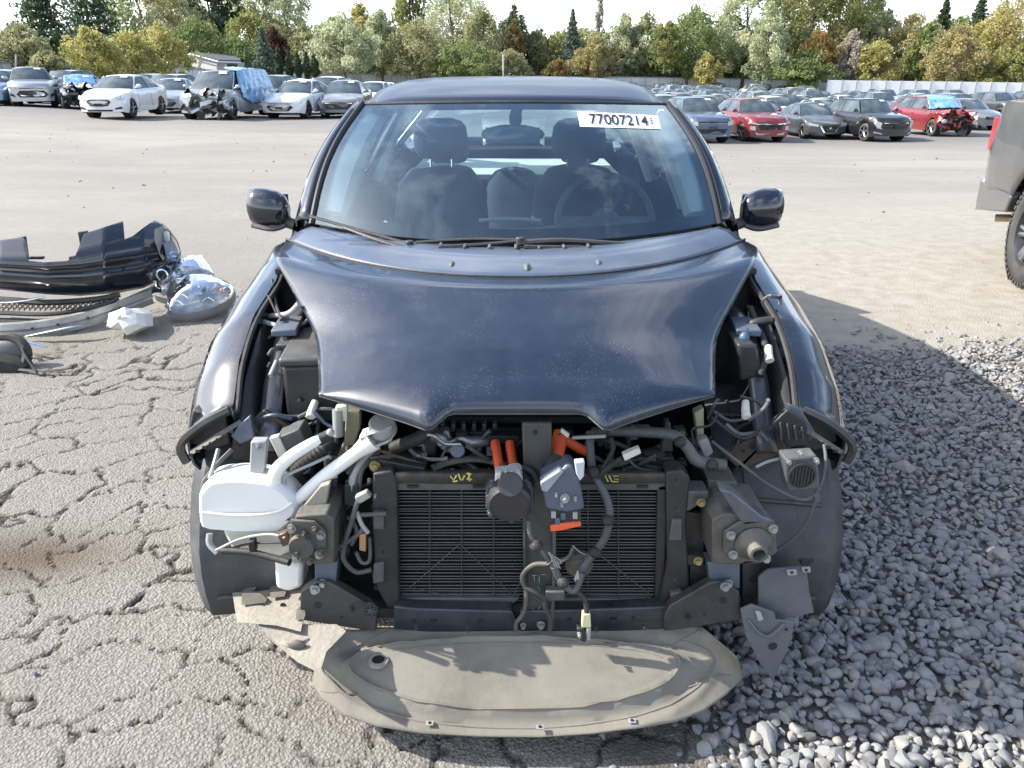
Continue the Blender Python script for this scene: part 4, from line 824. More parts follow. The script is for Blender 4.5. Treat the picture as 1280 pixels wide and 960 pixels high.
# orange cables and pump
px_tube('orange_cable', [(619, 553, 1.76), (621, 565, 1.73), (625, 592, 1.68)], .0118, orange, 12); px_tube('orange_cable', [(637, 553, 1.76), (639, 567, 1.73), (643, 592, 1.68)], .0112, orange, 12)
for k in range(7):
    for x0, x1 in ((619, 625), (637, 643)):
        f = k / 7; px_tube('cable_ring', [(lerp(x0, x1, f), 557 + k * 4.2, lerp(1.755, 1.69, f)), (lerp(x0, x1, f) + .2, 558.6 + k * 4.2, lerp(1.755, 1.69, f) - .002)], .0130, orange, 12, smooth=False)
px_plate('cable_socket', [(610, 545), (650, 545), (650, 556), (610, 556)], 1.78, .04, ink, .004)
pump = px_plate('pump_flange', [(607, 612), (614, 600), (660, 600), (668, 610), (668, 636), (658, 640), (640, 655), (618, 645), (607, 636)], 1.625, .03, mat('pump_metal', (.09, .10, .115), .4, .5, 0, .3), .004)
px_plate('white_plug', [(619, 592), (650, 590), (654, 600), (650, 606), (618, 606)], 1.62, .04, mat('plug_white', (.62, .62, .6), .5, 0, 0, .1), .004, parent=pump)
for x in (624, 631, 638, 645): px_plate('plug_rib', [(x, 589), (x + 2.5, 589), (x + 2.5, 604), (x, 604)], 1.612, .01, cream_pl, .001, parent=pump)
MB().cyl(at(638, 606, 1.63), at(638, 606, 1.57), .030, .030, 24).build('pump_neck', [plastic], pump, bevel=.003)
c_ = at(637, 626, 1.59); mb = MB(); mb.lathe(c_, (0, -1, -.12), [(.050, -.03), (.0535, 0), (.0535, .012), (.047, .020), (.046, .017), (.001, .017)], seg=36); mb.build('pump_body', [plastic], pump, sharp=30)
for q in ((615, 606), (660, 605), (613, 640), (612, 622), (661, 625)): px_bolt(q[0], q[1], 1.618, .006, plastic_g, pump)
px_tube('cable', [(652, 583, 1.67), (665, 590, 1.66), (672, 602, 1.65)], .008, rubber); px_tube('thin_wire', [(628, 592, 1.62), (636, 582, 1.62), (648, 580, 1.63), (652, 586, 1.63)], .002, grey_lt, 5)
px_tube('orange_cable', [(701, 540, 1.76), (698, 558, 1.73), (693, 578, 1.68)], .019, orange, 14); px_tube('orange_cable', [(700, 545, 1.77), (718, 557, 1.78), (736, 566, 1.82)], .013, orange, 12)
px_tube('cable_boot', [(695, 572, 1.69), (690, 590, 1.66)], .0225, rubber, 14, smooth=False)
px_plate('white_tab', [(702, 536), (712, 543), (710, 548), (700, 540)], 1.70, .01, cream_pl, .001)
chg = px_plate('charge_plug', [(676, 600), (702, 588), (708, 581), (716, 582), (727, 612), (731, 636), (716, 640), (706, 641), (682, 636)], 1.585, .06, mat('plug_grey', (.085, .105, .145), .4, .1, 0, .12, bump=.1), .006)
px_plate('plug_facet', [(675, 604), (700, 588), (705, 590), (684, 616), (677, 614)], 1.575, .03, mat('facet_grey', (.26, .29, .34), .35, .2), .003, parent=chg)
px_plate('plug_lever', [(718, 578), (731, 577), (730, 596), (725, 602), (720, 592)], 1.56, .02, mat('lever_grey', (.45, .5, .52), .35), .003, parent=chg)
px_plate('plug_body', [(686, 636), (726, 634), (727, 655), (688, 661)], 1.59, .05, plastic, .004, parent=chg)
for q in ((706, 622, .008), (706, 622, .004), (695, 617, .003), (719, 622, .003), (702, 629, .003)): px_bolt(q[0], q[1], 1.584 - (.006 if q[2] == .004 else 0), q[2], grey_lt, chg)
for q in ((692, 644), (704, 646), (719, 645), (697, 652)): px_plate('plug_latch', [(q[0] - 3, q[1] - 4), (q[0] + 3, q[1] - 4), (q[0] + 3, q[1] + 4), (q[0] - 3, q[1] + 4)], 1.583, .01, grey_lt if q[0] in (692, 719) else steel_bl, .001, parent=chg)
px_plate('orange_seal', [(688, 658), (700, 655), (726, 653), (727, 658), (700, 664), (688, 665)], 1.583, .055, orange, .003, parent=chg)
# wiring loom in front of the right core
px_tube('wiring_loom', [(737, 540, 1.74), (738, 565, 1.70), (742, 592, 1.66), (758, 622, 1.63), (762, 645, 1.62), (756, 672, 1.62), (742, 692, 1.63), (730, 708, 1.625), (722, 726, 1.62)], .0105, plastic_g, 12, corr=.05)
px_tube('wiring_loom', [(745, 597, 1.65), (762, 583, 1.65), (778, 573, 1.64)], .008, rubber, 10); px_plate('white_plug', [(778, 569), (799, 560), (802, 567), (781, 577)], 1.63, .02, cream_pl, .003)
px_tube('wiring_loom', [(764, 548, 1.70), (766, 562, 1.68), (757, 580, 1.66), (746, 596, 1.65)], .006, rubber, 8)
px_tube('cable', [(716, 547, 1.72), (740, 546, 1.70), (757, 545, 1.70)], .005, grey_lt)
px_tube('wiring_loom', [(660, 650, 1.62), (664, 672, 1.61), (680, 693, 1.60), (692, 708, 1.60), (703, 726, 1.60), (712, 736, 1.60)], .006, plastic_g, 10, corr=.06)
px_tube('wiring_loom', [(692, 708, 1.60), (700, 724, 1.60), (712, 737, 1.60), (720, 736, 1.60), (728, 716, 1.61)], .009, plastic_g, 10)
px_tube('wiring_loom', [(720, 738, 1.60), (730, 748, 1.59), (733, 758, 1.585), (733, 770, 1.58)], .007, rubber, 10, corr=.08)
cn = px_plate('cream_plug', [(728, 768), (738, 768), (739, 785), (727, 785)], 1.572, .02, mat('plug_cream', (.62, .6, .36), .45), .003)
px_plate('plug_end', [(721, 786), (730, 785), (733, 803), (727, 803), (722, 796)], 1.572, .02, plastic, .003, parent=cn); px_plate('plug_end', [(733, 786), (739, 786), (738, 801), (734, 801)], 1.57, .02, grey_lt, .003, parent=cn); px_bolt(724, 792, 1.57, .004, grey_lt, cn)
mb = MB()
for k in range(7): mb.tube([at(685 + 4 * k % 11, 690 + 3 * k % 9, 1.60), at(690 + 5 * k % 13, 700 + 5 * k % 11, 1.59), at(684 + 7 * k % 15, 706, 1.60)], .0016, 5)
mb.build('wire_ties', [grey_lt], car, kind='stuff')
px_tube('thin_wire', [(890, 552, 1.78), (920, 575, 1.72), (960, 605, 1.69), (1000, 624, 1.66), (1018, 618, 1.66), (1028, 600, 1.67), (1032, 575, 1.69), (1030, 556, 1.72)], .0042, plastic_g, 8)
px_tube('thin_wire', [(1020, 625, 1.655), (1010, 650, 1.66), (992, 673, 1.67), (970, 688, 1.68)], .0042, plastic_g, 8); px_plate('wire_clip', [(1017, 618), (1024, 616), (1026, 628), (1019, 630)], 1.652, .01, plastic_g, .002)
px_tube('stay_rod', [(945, 584, 1.72), (960, 577, 1.72), (978, 573, 1.72)], .004, grey_lt, 6)
# warning speaker on the right liner
sp_ = px_plate('warning_speaker', [(980, 573), (1022, 570), (1026, 612), (984, 615)], 1.655, .05, plastic_g, .006); c_ = at(1002, 594, 1.652)
MB().lathe(c_, (0, -1, 0), [(.034, 0), (.034, .004), (.030, .005), (.029, 0)]).build('speaker_ring', [plastic], sp_)
for k in range(7): 
    q = -.024 + k * .008; h_ = math.sqrt(.028 ** 2 - q * q); MB().box(c_ + Vector((q, -.003, 0)), (.0036, .004, h_ * 2)).build('speaker_bar', [plastic], sp_)
px_bolt(985, 576, 1.65, .005); px_bolt(1020, 575, 1.65, .005); px_bolt(1001, 566, 1.65, .006)
# ---- lower aprons (flexible plastics hanging below the rails)
def sheet(name, P, m, th=.004, label=None, n=0): 
    pts = [atz(*p) if p[2] < 1 else at(*p) for p in P]; mb = MB(); mb.prism(pts, (0, .0, -th)); return mb.build(name, [m], car, bevel=.0015, label=label)
ap = px_plate('splash_apron', [(288, 727, 1.80), (300, 728, 1.80), (385, 735, 1.76), (378, 778, 1.60), (376, 790, 1.56), (345, 782, 1.58), (296, 778, 1.60)], 1.66, .006, tan_m, .002)
ap2 = px_plate('splash_apron', [(322, 780, 1.60), (376, 782, 1.60), (420, 782, 1.60), (432, 790, 1.58), (408, 815, 1.50), (400, 842, 1.44), (372, 828, 1.48), (340, 802, 1.54)], 1.63, .006, tan_m, .002)
for P in ([(302, 741), (322, 746), (332, 754), (302, 757)], [(336, 738), (350, 736), (356, 746), (338, 748)], [(370, 765), (379, 764), (380, 775), (369, 775)], [(310, 730), (322, 732), (318, 738), (306, 737)]): px_plate('apron_clip', [(q[0], q[1], 1.775 - (q[1] - 727) * .0036) for q in P], 1.645, .02, steel_dusty, .002, parent=ap)
for q in ((354, 757, 4), (330, 758, 2)): px_hole(*q, 1.675, ap)
px_tube('apron_ridge', [(336, 750, 1.71), (352, 765, 1.65), (362, 782, 1.59)], .003, tan_m, 6, parent=ap); px_tube('apron_ridge', [(346, 800, 1.55), (365, 806, 1.53), (385, 800, 1.55)], .008, tan_m, 6, parent=ap2)
MB().ball(at(371, 806, 1.525), .018, 10, 6, (1.3, .5, .8)).build('apron_mud_lump', [steel_dusty], ap2)
br = px_plate('lower_bracket', [(948, 722), (960, 712), (1008, 708), (1012, 740), (1018, 766), (975, 775), (948, 765)], 1.66, .008, mat('apron_grey', (.075, .085, .10), .5, 0, 0, .3, dust=.6, dcol=(.2, .19, .18), bump=.2, bs=40), .002)
for P in ([(983, 713), (996, 712), (997, 719), (985, 720)], [(1002, 710), (1013, 709), (1014, 716), (1004, 716)]): cl = px_plate('clip', P, 1.652, .006, grey_lt, .002, parent=br)
for q in ((990, 716, 2), (1008, 713, 2)): px_hole(*q, 1.650, br)
px_plate('bracket_post', [(928, 705), (966, 700), (962, 735), (928, 765)], 1.70, .02, steel_dk, .003, holes=((943, 724, 6),))
ap3 = px_plate('splash_apron', [(926, 762), (940, 756), (968, 766), (970, 775), (994, 777), (984, 815), (966, 852), (950, 830), (932, 795)], 1.62, .008, MATS['apron_grey'], .002, holes=((966, 808, 6), (983, 787, 2.2)))
px_plate('clip', [(944, 764), (951, 765), (955, 775), (948, 777)], 1.612, .006, grey_lt, .002, parent=ap3); px_tube('apron_ridge', [(935, 775, 1.615), (948, 790, 1.612), (962, 795, 1.612), (980, 780, 1.614)], .004, MATS['apron_grey'], 6, parent=ap3)
px_plate('wheel_stop', [(1000, 700), (1018, 698), (1024, 712), (1004, 716)], 1.74, .03, rubber, .004)
# ---- engine undertray, pulled down at the front
BO = [(390, 855), (402, 874), (430, 894), (470, 908), (530, 918), (600, 921), (675, 922), (740, 919), (800, 912), (845, 902), (880, 888), (908, 868), (930, 847)]
TO = [(398, 808), (408, 800), (430, 790), (470, 784), (520, 784), (580, 784), (640, 784), (700, 784), (760, 784), (810, 783), (850, 780), (876, 782), (920, 822)]
nb = 61; ix = np.linspace(0, 12, nb); BX = NX(ix, range(13), [p[0] for p in BO]); BY = NX(ix, range(13), [p[1] for p in BO]); TX = NX(ix, range(13), [p[0] for p in TO]); TY = NX(ix, range(13), [p[1] for p in TO])
rows = []
for f in np.linspace(0, 1, 33):
    r_ = []
    for j in range(nb):
        y_b = .085 + .025 * abs(j / (nb - 1) - .5) * 2; zt = .20
        a = atz(BX[j], BY[j], y_b); b_ = atz(TX[j], TY[j], zt); p = a.lerp(b_, f)
        u = (j / (nb - 1) - .5) * 2
        el = math.hypot((u + .02) / .62, (f - .52) / .33); p.z += .018 * (1 / (1 + math.exp((el - 1) * 18))) + .013 * math.exp(-((el - 1) / .045) ** 2) - .007 * math.exp(-((el - 1.25) / .06) ** 2)
        el2 = abs(math.hypot(u / .92, (f - .6) / .62) - 1); p.z += .006 * math.exp(-(el2 / .05) ** 2)
        p.z += .010 * (1 - f) * math.sin(u * 7) * .2 + .03 * math.exp(-((u + .78) / .10) ** 2) * f * .8
        r_.append(p)
    rows.append(r_)
tray = MB().grid(rows).build('undertray', [tray_m], car, solid=.004, sharp=60)
def tray_p(u, f):
    j = (u / 2 + .5) * (nb - 1); i = f * 32; j0 = min(int(j), nb - 2); i0 = min(int(i), 31); a, b_ = j - j0, i - i0
    return rows[i0][j0].lerp(rows[i0][j0 + 1], a).lerp(rows[i0 + 1][j0].lerp(rows[i0 + 1][j0 + 1], a), b_)
for ru, rf_, a0, a1, rr_ in ((.62, .33, 0, 2 * math.pi, .0030), (.56, .27, .3, 2.4, .0018), (.86, .44, R(150), R(400), .0028)):
    MB().tube([tray_p(-.02 + ru * math.cos(a), .52 + rf_ * math.sin(a)) + Vector((0, 0, .0005)) for a in np.linspace(a0, a1, 60)], rr_, 6, smooth=False).build('tray_ridge', [tray_m], tray)
for (u0, f0), (u1, f1) in (((-.62, .80), (-.45, .95)), ((-.86, .10), (-.60, .28)), ((.62, .30), (.92, .25)), ((-.1, .88), (.1, .97)), ((.55, .75), (.8, .9))):
    MB().tube([tray_p(lerp(u0, u1, k), lerp(f0, f1, k)) for k in np.linspace(0, 1, 6)], .0026, 6, smooth=False).build('tray_ridge', [tray_m], tray)
for q in ((537, 904), (675, 909), (790, 901), (393, 855), (921, 847)):
    p = atz(q[0], q[1], .108); t_ = MB().box(p, (.018, .014, .002)).build('tray_tab', [grey_lt], tray); MB().cyl(p + Vector((0, 0, .001)), p + Vector((0, 0, .003)), .004, seg=10).build('hole', [ink], tray)
p = atz(473, 826, .178); MB().lathe(p, (0, 0, 1), [(.026, -.004), (.026, .004), (.017, .006), (.0165, -.002)]).build('drain_ring', [tan_m], tray); MB().cyl(p, p + Vector((0, 0, .004)), .0165, seg=16).build('hole', [ink], tray)
# ---- small wiring, clips and fasteners crowding the bay
cr_ = random.Random(21)
def clutter(n, box, y0, y1, rlo, rhi, mats, name='cable', ln=60):
    for k in range(n):
        x = cr_.uniform(box[0], box[2]); y = cr_.uniform(box[1], box[3]); d = cr_.uniform(y0, y1); a = cr_.uniform(0, 6.28); P = [(x, y, d)]
        for j in range(3):
            a += cr_.uniform(-.9, .9); x = min(max(x + math.cos(a) * ln * .4, box[0]), box[2]); y = min(max(y + math.sin(a) * ln * .3, box[1]), box[3]); d = min(max(d + cr_.uniform(-.03, .03), y0), y1); P.append((x, y, d))
        px_tube(name, P, cr_.uniform(rlo, rhi), cr_.choice(mats), 7, n=4, corr=0)
clutter(12, (402, 560, 470, 735), 1.70, 1.80, .003, .007, [rubber, plastic_g, rubber, grey_lt])
clutter(12, (500, 538, 660, 596), 1.74, 1.84, .003, .008, [rubber, plastic_g, steel_dk, alloy], ln=50)
clutter(12, (700, 534, 860, 588), 1.74, 1.84, .003, .008, [rubber, plastic_g, steel_dk], ln=60)
clutter(8, (866, 500, 960, 600), 1.80, 1.90, .003, .006, [rubber, plastic_g])
clutter(8, (310, 500, 420, 590), 1.80, 1.90, .003, .006, [rubber, plastic_g, steel_bl])
clutter(6, (335, 370, 385, 500), 1.95, 2.15, .003, .006, [rubber, plastic_g]); clutter(6, (925, 370, 975, 500), 1.95, 2.15, .003, .006, [rubber, plastic_g])
for k in range(26):
    x, y = (cr_.uniform(505, 655), cr_.uniform(542, 592)) if k % 2 else (cr_.uniform(705, 855), cr_.uniform(540, 588)); s_ = cr_.uniform(4, 9); d = cr_.uniform(1.78, 1.88)
    px_plate('small_bracket', [(x - s_, y - s_ * .5), (x + s_ * cr_.uniform(.3, 1), y - s_ * .6), (x + s_, y + s_ * .4), (x - s_ * .6, y + s_ * .6)], d, .03, cr_.choice([steel_dk, plastic, plastic_g, steel_dk, steel_bl]), .002)
    if k % 3 == 0: px_bolt(x, y, d - .003, .006, cr_.choice([alloy, steel_dk, bolt_y]))
for q in ((380, 668), (394, 662), (372, 690), (388, 700), (402, 690)): px_bolt(q[0], q[1], 1.595, .007, steel_dusty)
for q in ((462, 600), (470, 620), (478, 690), (845, 600), (842, 720), (846, 635), (520, 783), (585, 785), (745, 785), (805, 782), (440, 762), (860, 772)): px_bolt(q[0], q[1], 1.64, .004, steel_dk)
for q, nm in (((741, 590, 1.645), 'loom_tape'), ((760, 650, 1.612), 'loom_tape'), ((744, 690, 1.62), 'loom_tape'), ((670, 682, 1.60), 'loom_tape'), ((704, 728, 1.59), 'loom_tape'), ((850, 552, 1.735), 'hose_clip'), ((890, 581, 1.715), 'hose_clip')):
    MB().ball(at(*q), .017, 10, 6, (1, 1, .9)).build(nm, [rubber], car, sharp=20)
MB().grid([[at(x, y, 1.668) for x in (420, 446)] for y in (748, 762)]).build('part_label', [mat('worn_label', (.30, .29, .26), .6, 0, 0, .4, vs=60)], car, recalc=False)
# ============================================================ parked cars
def cpaint(name, col, **k):
    kk = dict(rough=.28, metal=.25, coat=1., var=.05, vs=2, dust=.12, ds=2); kk.update(k); return mat(name, col, **kk)
PC = {'white': cpaint('white_car_paint', (.72, .73, .74), metal=0), 'silver': cpaint('silver_car_paint', (.42, .44, .46), metal=.6), 'grey': cpaint('grey_car_paint', (.14, .15, .165)), 'dark grey': cpaint('dark_grey_car_paint', (.06, .065, .075)),
      'black': cpaint('black_car_paint', (.005, .006, .009), metal=0, dust=.04), 'blue': cpaint('blue_car_paint', (.06, .10, .17)), 'light blue': cpaint('pale_blue_car_paint', (.16, .28, .42)), 'red': cpaint('red_car_paint', (.22, .014, .02)), 'beige': cpaint('beige_car_paint', (.38, .35, .30))}
cglass = mat('car_glass', (.03, .04, .045), .06, 0, 0, .2, spec=.8, vs=1.5, col2=(.10, .13, .14)); lamp_m = mat('headlamp_lens', (.55, .57, .6), .12, .5, 1, .3, vs=20); amber = mat('amber_lens', (.5, .13, .02), .2, 0, 1); red_l = mat('red_lens', (.35, .01, .015), .2, 0, 1)
grille_m = mat('grille_black', (.012, .012, .013), .5, 0, 0, .3, bump=.4, bs=40); rim_m = mat('wheel_alloy', (.32, .33, .34), .35, .8, 0, .2); rim_d = mat('dark_wheel_alloy', (.06, .06, .065), .35, .6, 0, .2); under = mat('underbody', (.01, .01, .01), .9)
KIND = {
 'compact': dict(L=4.35, W=1.73, H=1.50, nz=.70, zc=[(0, .66), (.12, .76), (.5, .88), (1.05, .99), (3.5, 1.04), (4.05, 1.09), (4.27, 1.05), (4.35, .95)], yb0=.98, yr0=1.80, yr1=3.15, yb1=3.95, wr=.34),
 'sedan': dict(L=4.6, W=1.80, H=1.46, nz=.66, zc=[(0, .62), (.15, .70), (.5, .80), (1.15, .93), (3.6, .98), (4.25, 1.04), (4.5, 1.00), (4.6, .92)], yb0=1.10, yr0=1.95, yr1=3.15, yb1=4.05, wr=.335),
 'hatch': dict(L=4.1, W=1.74, H=1.50, nz=.66, zc=[(0, .64), (.15, .72), (.5, .84), (1.0, .95), (3.6, 1.02), (4.0, 1.04), (4.1, .95)], yb0=.95, yr0=1.75, yr1=3.3, yb1=3.9, wr=.335),
 'SUV': dict(L=4.5, W=1.86, H=1.66, nz=.82, zc=[(0, .82), (.12, .94), (.5, 1.02), (1.15, 1.10), (3.6, 1.13), (4.4, 1.14), (4.5, 1.02)], yb0=1.10, yr0=1.80, yr1=3.7, yb1=4.35, wr=.345),
 'minivan': dict(L=5.0, W=1.98, H=1.76, nz=.80, zc=[(0, .78), (.15, .90), (.5, .98), (.95, 1.06), (4.2, 1.12), (4.9, 1.12), (5.0, 1.0)], yb0=.85, yr0=1.75, yr1=4.3, yb1=4.9, wr=.36)}
def bow(x, w): return .26 * abs(x / w) ** 2.3
def make_car(kind, pcol, detail=2, style=0, wreck=0, plate=True, sticker=True, rim=None):
    K = KIND[kind]; L_, W_, H_ = K['L'], K['W'] / 2, K['H']; pm = PC[pcol]; root = empty('parked_car')
    fr, re, WR, wr = .88, L_ - .90, .375, .33 if kind != 'SUV' else .36
    if kind == 'SUV': WR = .41
    ang = np.linspace(0, math.pi, 11 if detail > 1 else 7)
    ys = sorted(set([0, .05, .14, .3, .42] + [round(fr + WR * math.cos(a), 4) for a in ang] + [round(re + WR * math.cos(a), 4) for a in ang] + list(np.linspace(1.5, re - .6, 5)) + [L_ - .35, L_ - .18, L_ - .06, L_]))
    rows = []; zt_ = lambda y: NX(y, [a[0] for a in K['zc']], [a[1] for a in K['zc']])
    wid = lambda y: W_ * NX(y, [0, .1, .35, .8, 3.4, L_ - .5, L_ - .1, L_], [.90, .935, .975, 1, 1, .98, .92, .88])
    for y in ys:
        zl = NX(y, [0, .3, .6, L_ - .5, L_], [.24, .19, .2, .22, .34])
        for c in (fr, re):
            if abs(y - c) < WR: zl = max(zl, wr + math.sqrt(max(0, WR * WR - (y - c) ** 2)) - .01)
        zt = zt_(y); w_ = wid(y); r_ = []
        prof = [(.95, zl), (.985, lerp(zl, zt, .2)), (1.0, lerp(zl, zt, .5)), (.995, lerp(zl, zt, .72)), (.965, lerp(zl, zt, .88)), (.90, zt - .015), (.72, zt + .015), (.4, zt + .03), (0, zt + .035)]
        for q, z in prof:
            x = w_ * q; yy = y + bow(x, W_) * max(0, 1 - y / 1.0) - .20 * abs(x / W_) ** 2.3 * max(0, 1 - (L_ - y) / .6)
            r_.append((x, yy, z))
        rows.append([(-a, b_, c) for a, b_, c in r_] + [(a, b_, c) for a, b_, c in r_[::-1]][1:])
    mb = MB(); mb.grid([[Vector(p) for p in r_] for r_ in rows])
    for rw, sg in ((rows[0], 1), (rows[-1], -1)):          # nose and tail faces
        g = []; n = len(rw)
        for j in range(8):
            a, b_ = rw[j], rw[n - 1 - j]; line = []
            for k in np.linspace(0, 1, 9):
                x = lerp(a[0], b_[0], k); yy = (bow(x, W_) if sg > 0 else L_ - .20 * abs(x / W_) ** 2.3); line.append((x, yy, a[2]))
            g.append(line)
        g.append([(x, yy, rw[8][2]) for x, yy, _ in [(lerp(rw[7][0], -rw[7][0], k) , (bow(lerp(rw[7][0], -rw[7][0], k), W_) if sg > 0 else L_ - .2 * abs(lerp(rw[7][0], -rw[7][0], k) / W_) ** 2.3), 0) for k in np.linspace(0, 1, 9)]])
        mb.grid(g[:8])
    if wreck:
        rg = np.random.default_rng(wreck); V_ = []
        for v in mb.v:
            k = max(0, 1 - v[1] / 1.1) * (1 if wreck % 2 or v[0] > -.3 else .35)
            V_.append((v[0] + k * .12 * math.sin(v[2] * 13 + wreck), v[1] + k * (.38 + .16 * math.sin(v[0] * 9 + v[2] * 11 + wreck)), v[2] + k * .10 * math.sin(v[0] * 11 + wreck) + (.07 * k if v[2] > .6 else 0)))
        mb.v = V_
    body = mb.build('body', [pm], root, sharp=35)
    # roof
    zb = zt_(K['yb0']) + .02; rws = []; wr_ = K['wr'] * K['W']
    for f in np.linspace(0, 1, 9):
        y = lerp(K['yr0'], K['yr1'], f); hw = wr_ * NX(f, [0, .4, 1], [.96, 1, .92]); z = H_ - .05 * (2 * f - .9) ** 2
        rws.append([(hw * s, y + .10 * s * s * (1 - f) - .05 * s * s * f, z - .03 * s * s - .03 * abs(s) ** 6) for s in np.linspace(-1, 1, 9)])
    MB().grid([[Vector(p) for p in r_] for r_ in rws]).build('roof', [pm], root, sharp=60, solid=.03 if detail > 1 else 0)
    A0 = lambda s: Vector((s * W_ * .86, K['yb0'] + .32 * s * s, zt_(K['yb0'] + .3) + .0)); A1 = lambda s: Vector((s * wr_ * .95, K['yr0'] + .09 * s * s, rws[0][4][2] - .03 * s * s - .012))
    Bb = lambda s: Vector((s * W_ * .82, K['yb1'] - .18 * s * s, zt_(K['yb1'] - .1) + .01)); B1 = lambda s: Vector((s * wr_ * .88, K['yr1'] - .04 * s * s, rws[-1][4][2] - .03 * s * s - .012))
    S_ = np.linspace(-1, 1, 9)
    gw = MB().grid([[A0(s).lerp(A1(s), t_) + Vector((0, -.02, .03)) * math.sin(math.pi * t_) for s in S_] for t_ in np.linspace(0, 1, 4)]).build('windshield', [cglass], root, recalc=False)
    MB().grid([[Bb(s).lerp(B1(s), t_) + Vector((0, .02, .02)) * math.sin(math.pi * t_) for s in S_] for t_ in np.linspace(0, 1, 4)]).build('rear_window', [cglass], root, recalc=False)
    for s in (-1, 1):
        belt = lambda y: Vector((s * wid(y) * .905, y, zt_(y) - .01)); rail = lambda y: Vector((s * wr_ * NX(y, [K['yr0'], lerp(K['yr0'], K['yr1'], .4), K['yr1']], [.96, 1, .92]), y, H_ - .075 - .05 * (2 * (y - K['yr0']) / (K['yr1'] - K['yr0']) - .9) ** 2))
        ym = lerp(K['yr0'], K['yr1'], .50)
        q0 = [A0(s), A1(s)]
        for P, nm in (([A0(s) + Vector((0, .10, 0)), belt(ym), rail(ym), A1(s) + Vector((0, .08, -.02))], 'side_window'), ([belt(ym + .06), belt(K['yb1'] - .42), rail(K['yr1'] - .02), rail(ym + .06)], 'side_window')):
            MB().grid([[P[0].lerp(P[1], a).lerp(P[3].lerp(P[2], a), b_) + Vector((s * .012 * math.sin(math.pi * b_), 0, 0)) for a in np.linspace(0, 1, 4)] for b_ in np.linspace(0, 1, 4)]).build(nm, [cglass], root, recalc=False)
        MB().tube([A0(s) + Vector((0, .05, -.02)), A1(s) + Vector((0, .04, -.005))], .035, 6, smooth=False).build('pillar', [pm], root)
        MB().prism([belt(K['yb1'] - .45), Bb(s) + Vector((s * .02, 0, 0)), B1(s) + Vector((s * .02, 0, 0)), rail(K['yr1'] - .06)], (-s * .04, 0, 0)).build('rear_pillar', [pm], root)
        if detail > 1:
            MB().prism([belt(ym), belt(ym + .06), rail(ym + .06), rail(ym)], (-s * .03, 0, 0)).build('pillar', [under], root)
            for y in (ym + .03, 1.42): MB().box((s * wid(y) * 1.0, y, .6), (.006, .008, .5)).build('door_seam', [under], root)
            for y in (ym - .25, ym + .75): MB().box((s * (wid(y) + .005), y, zt_(y) - .2), (.03, .14, .03)).build('door_handle', [pm], root)
            c = Vector((s * (W_ + .07), K['yb0'] + .42, zt_(K['yb0'] + .4) + .10)); dm = MB(); dm.ball(c, .085, 12, 8, (1.25, .7, .85)); dm.cyl(c, c + Vector((-s * .14, 0, -.06)), .03, seg=6); dm.build('door_mirror', [pm if pcol != 'white' else pm], root)
    MB().box((0, L_ / 2, .40), (W_ * 1.55, L_ - .7, .30)).build('underbody', [under], root)
    rmm = rim or (rim_m if style % 2 == 0 else rim_d)
    for s in (-1, 1):
        for y in (fr, re):
            c = Vector((s * (W_ - .12), y, wr)); mb = MB(); mb.lathe(c - Vector((s * .10, 0, 0)), (s, 0, 0), [(.05, .0), (wr * .8, .0), (wr, .03), (wr, .17), (wr * .85, .20), (wr * .66, .20)], seg=20 if detail > 1 else 12)
            wh = mb.build('wheel', [tire_m], root)
            mb = MB(); mb.lathe(c - Vector((s * .10, 0, 0)), (s, 0, 0), [(.001, .10), (wr * .60, .10), (wr * .66, .20), (wr * .69, .203)], seg=20 if detail > 1 else 10, m=1)
            if detail > 1:
                for k in range(5):
                    an = 2 * math.pi * k / 5 + .3; d = Vector((0, math.cos(an), math.sin(an))); mb.tube([c + Vector((s * .085, 0, 0)), c + Vector((s * .09, 0, 0)) + d * wr * .64], .028, 5, smooth=False)
                mb.cyl(c + Vector((s * .06, 0, 0)), c + Vector((s * .10, 0, 0)), .055, seg=8)
            mb.build('rim', [rmm, under if detail > 1 else rmm], wh)
            MB().lathe(Vector((s * (W_ - .32), y, wr)), (s, 0, 0), [(.01, 0), (WR - .01, 0), (WR - .01, .22)], seg=16).build('wheel_well', [under], root, recalc=False)
    if detail < 2 and not wreck:
        for s in (-1, 1): fp(root, s, [(.52, K['nz'] - .06), (.90, K['nz'] - .03), (.88, K['nz'] + .06), (.52, K['nz'] + .03)], 'headlight', lamp_m, W_)
        fp(root, 0, [(-.45, K['nz'] - .13), (.45, K['nz'] - .13), (.5, K['nz'] + .0), (-.5, K['nz'] + .0)], 'grille', grille_m, W_)
    elif not wreck: front(root, kind, style, W_, K, pm)
    else:
        rg = np.random.default_rng(wreck)
        for k in range(16):
            c = Vector((rg.uniform(-.6, .75) * W_, rg.uniform(.12, .5), rg.uniform(.25, .85))); mb = MB(); P = [c + Vector(rg.normal(size=3) * .17) for _ in range(4)]; mb.prism(P, Vector(rg.normal(size=3)) * .05)
            mb.build('crumpled_panel', [[grille_m, steel_dk, steel_dusty, pm, under][k % 5]], root, smooth=False)
        mb = MB(); n_ = 12; mb.grid([[Vector((W_ * .8 * s, .5 + .6 * f + .18 * math.sin(s * 4), NX(f, [0, 1], [1.02, .98]) + .10 * math.sin(s * 7 + f * 3) * (1 - f) + .05 * math.sin(s * 17 + f * 9))) for s in np.linspace(-1, 1, n_ * 2)] for f in np.linspace(-.3, 1, n_)]); mb.build('bent_bonnet', [pm], root, sharp=20, solid=.01)
        for s in ((-1,) if wreck % 2 else (1,)): MB().ball((s * W_ * .72, .32, .66), .12, 10, 6, (1.3, .6, .8)).build('headlight', [lamp_m], root)
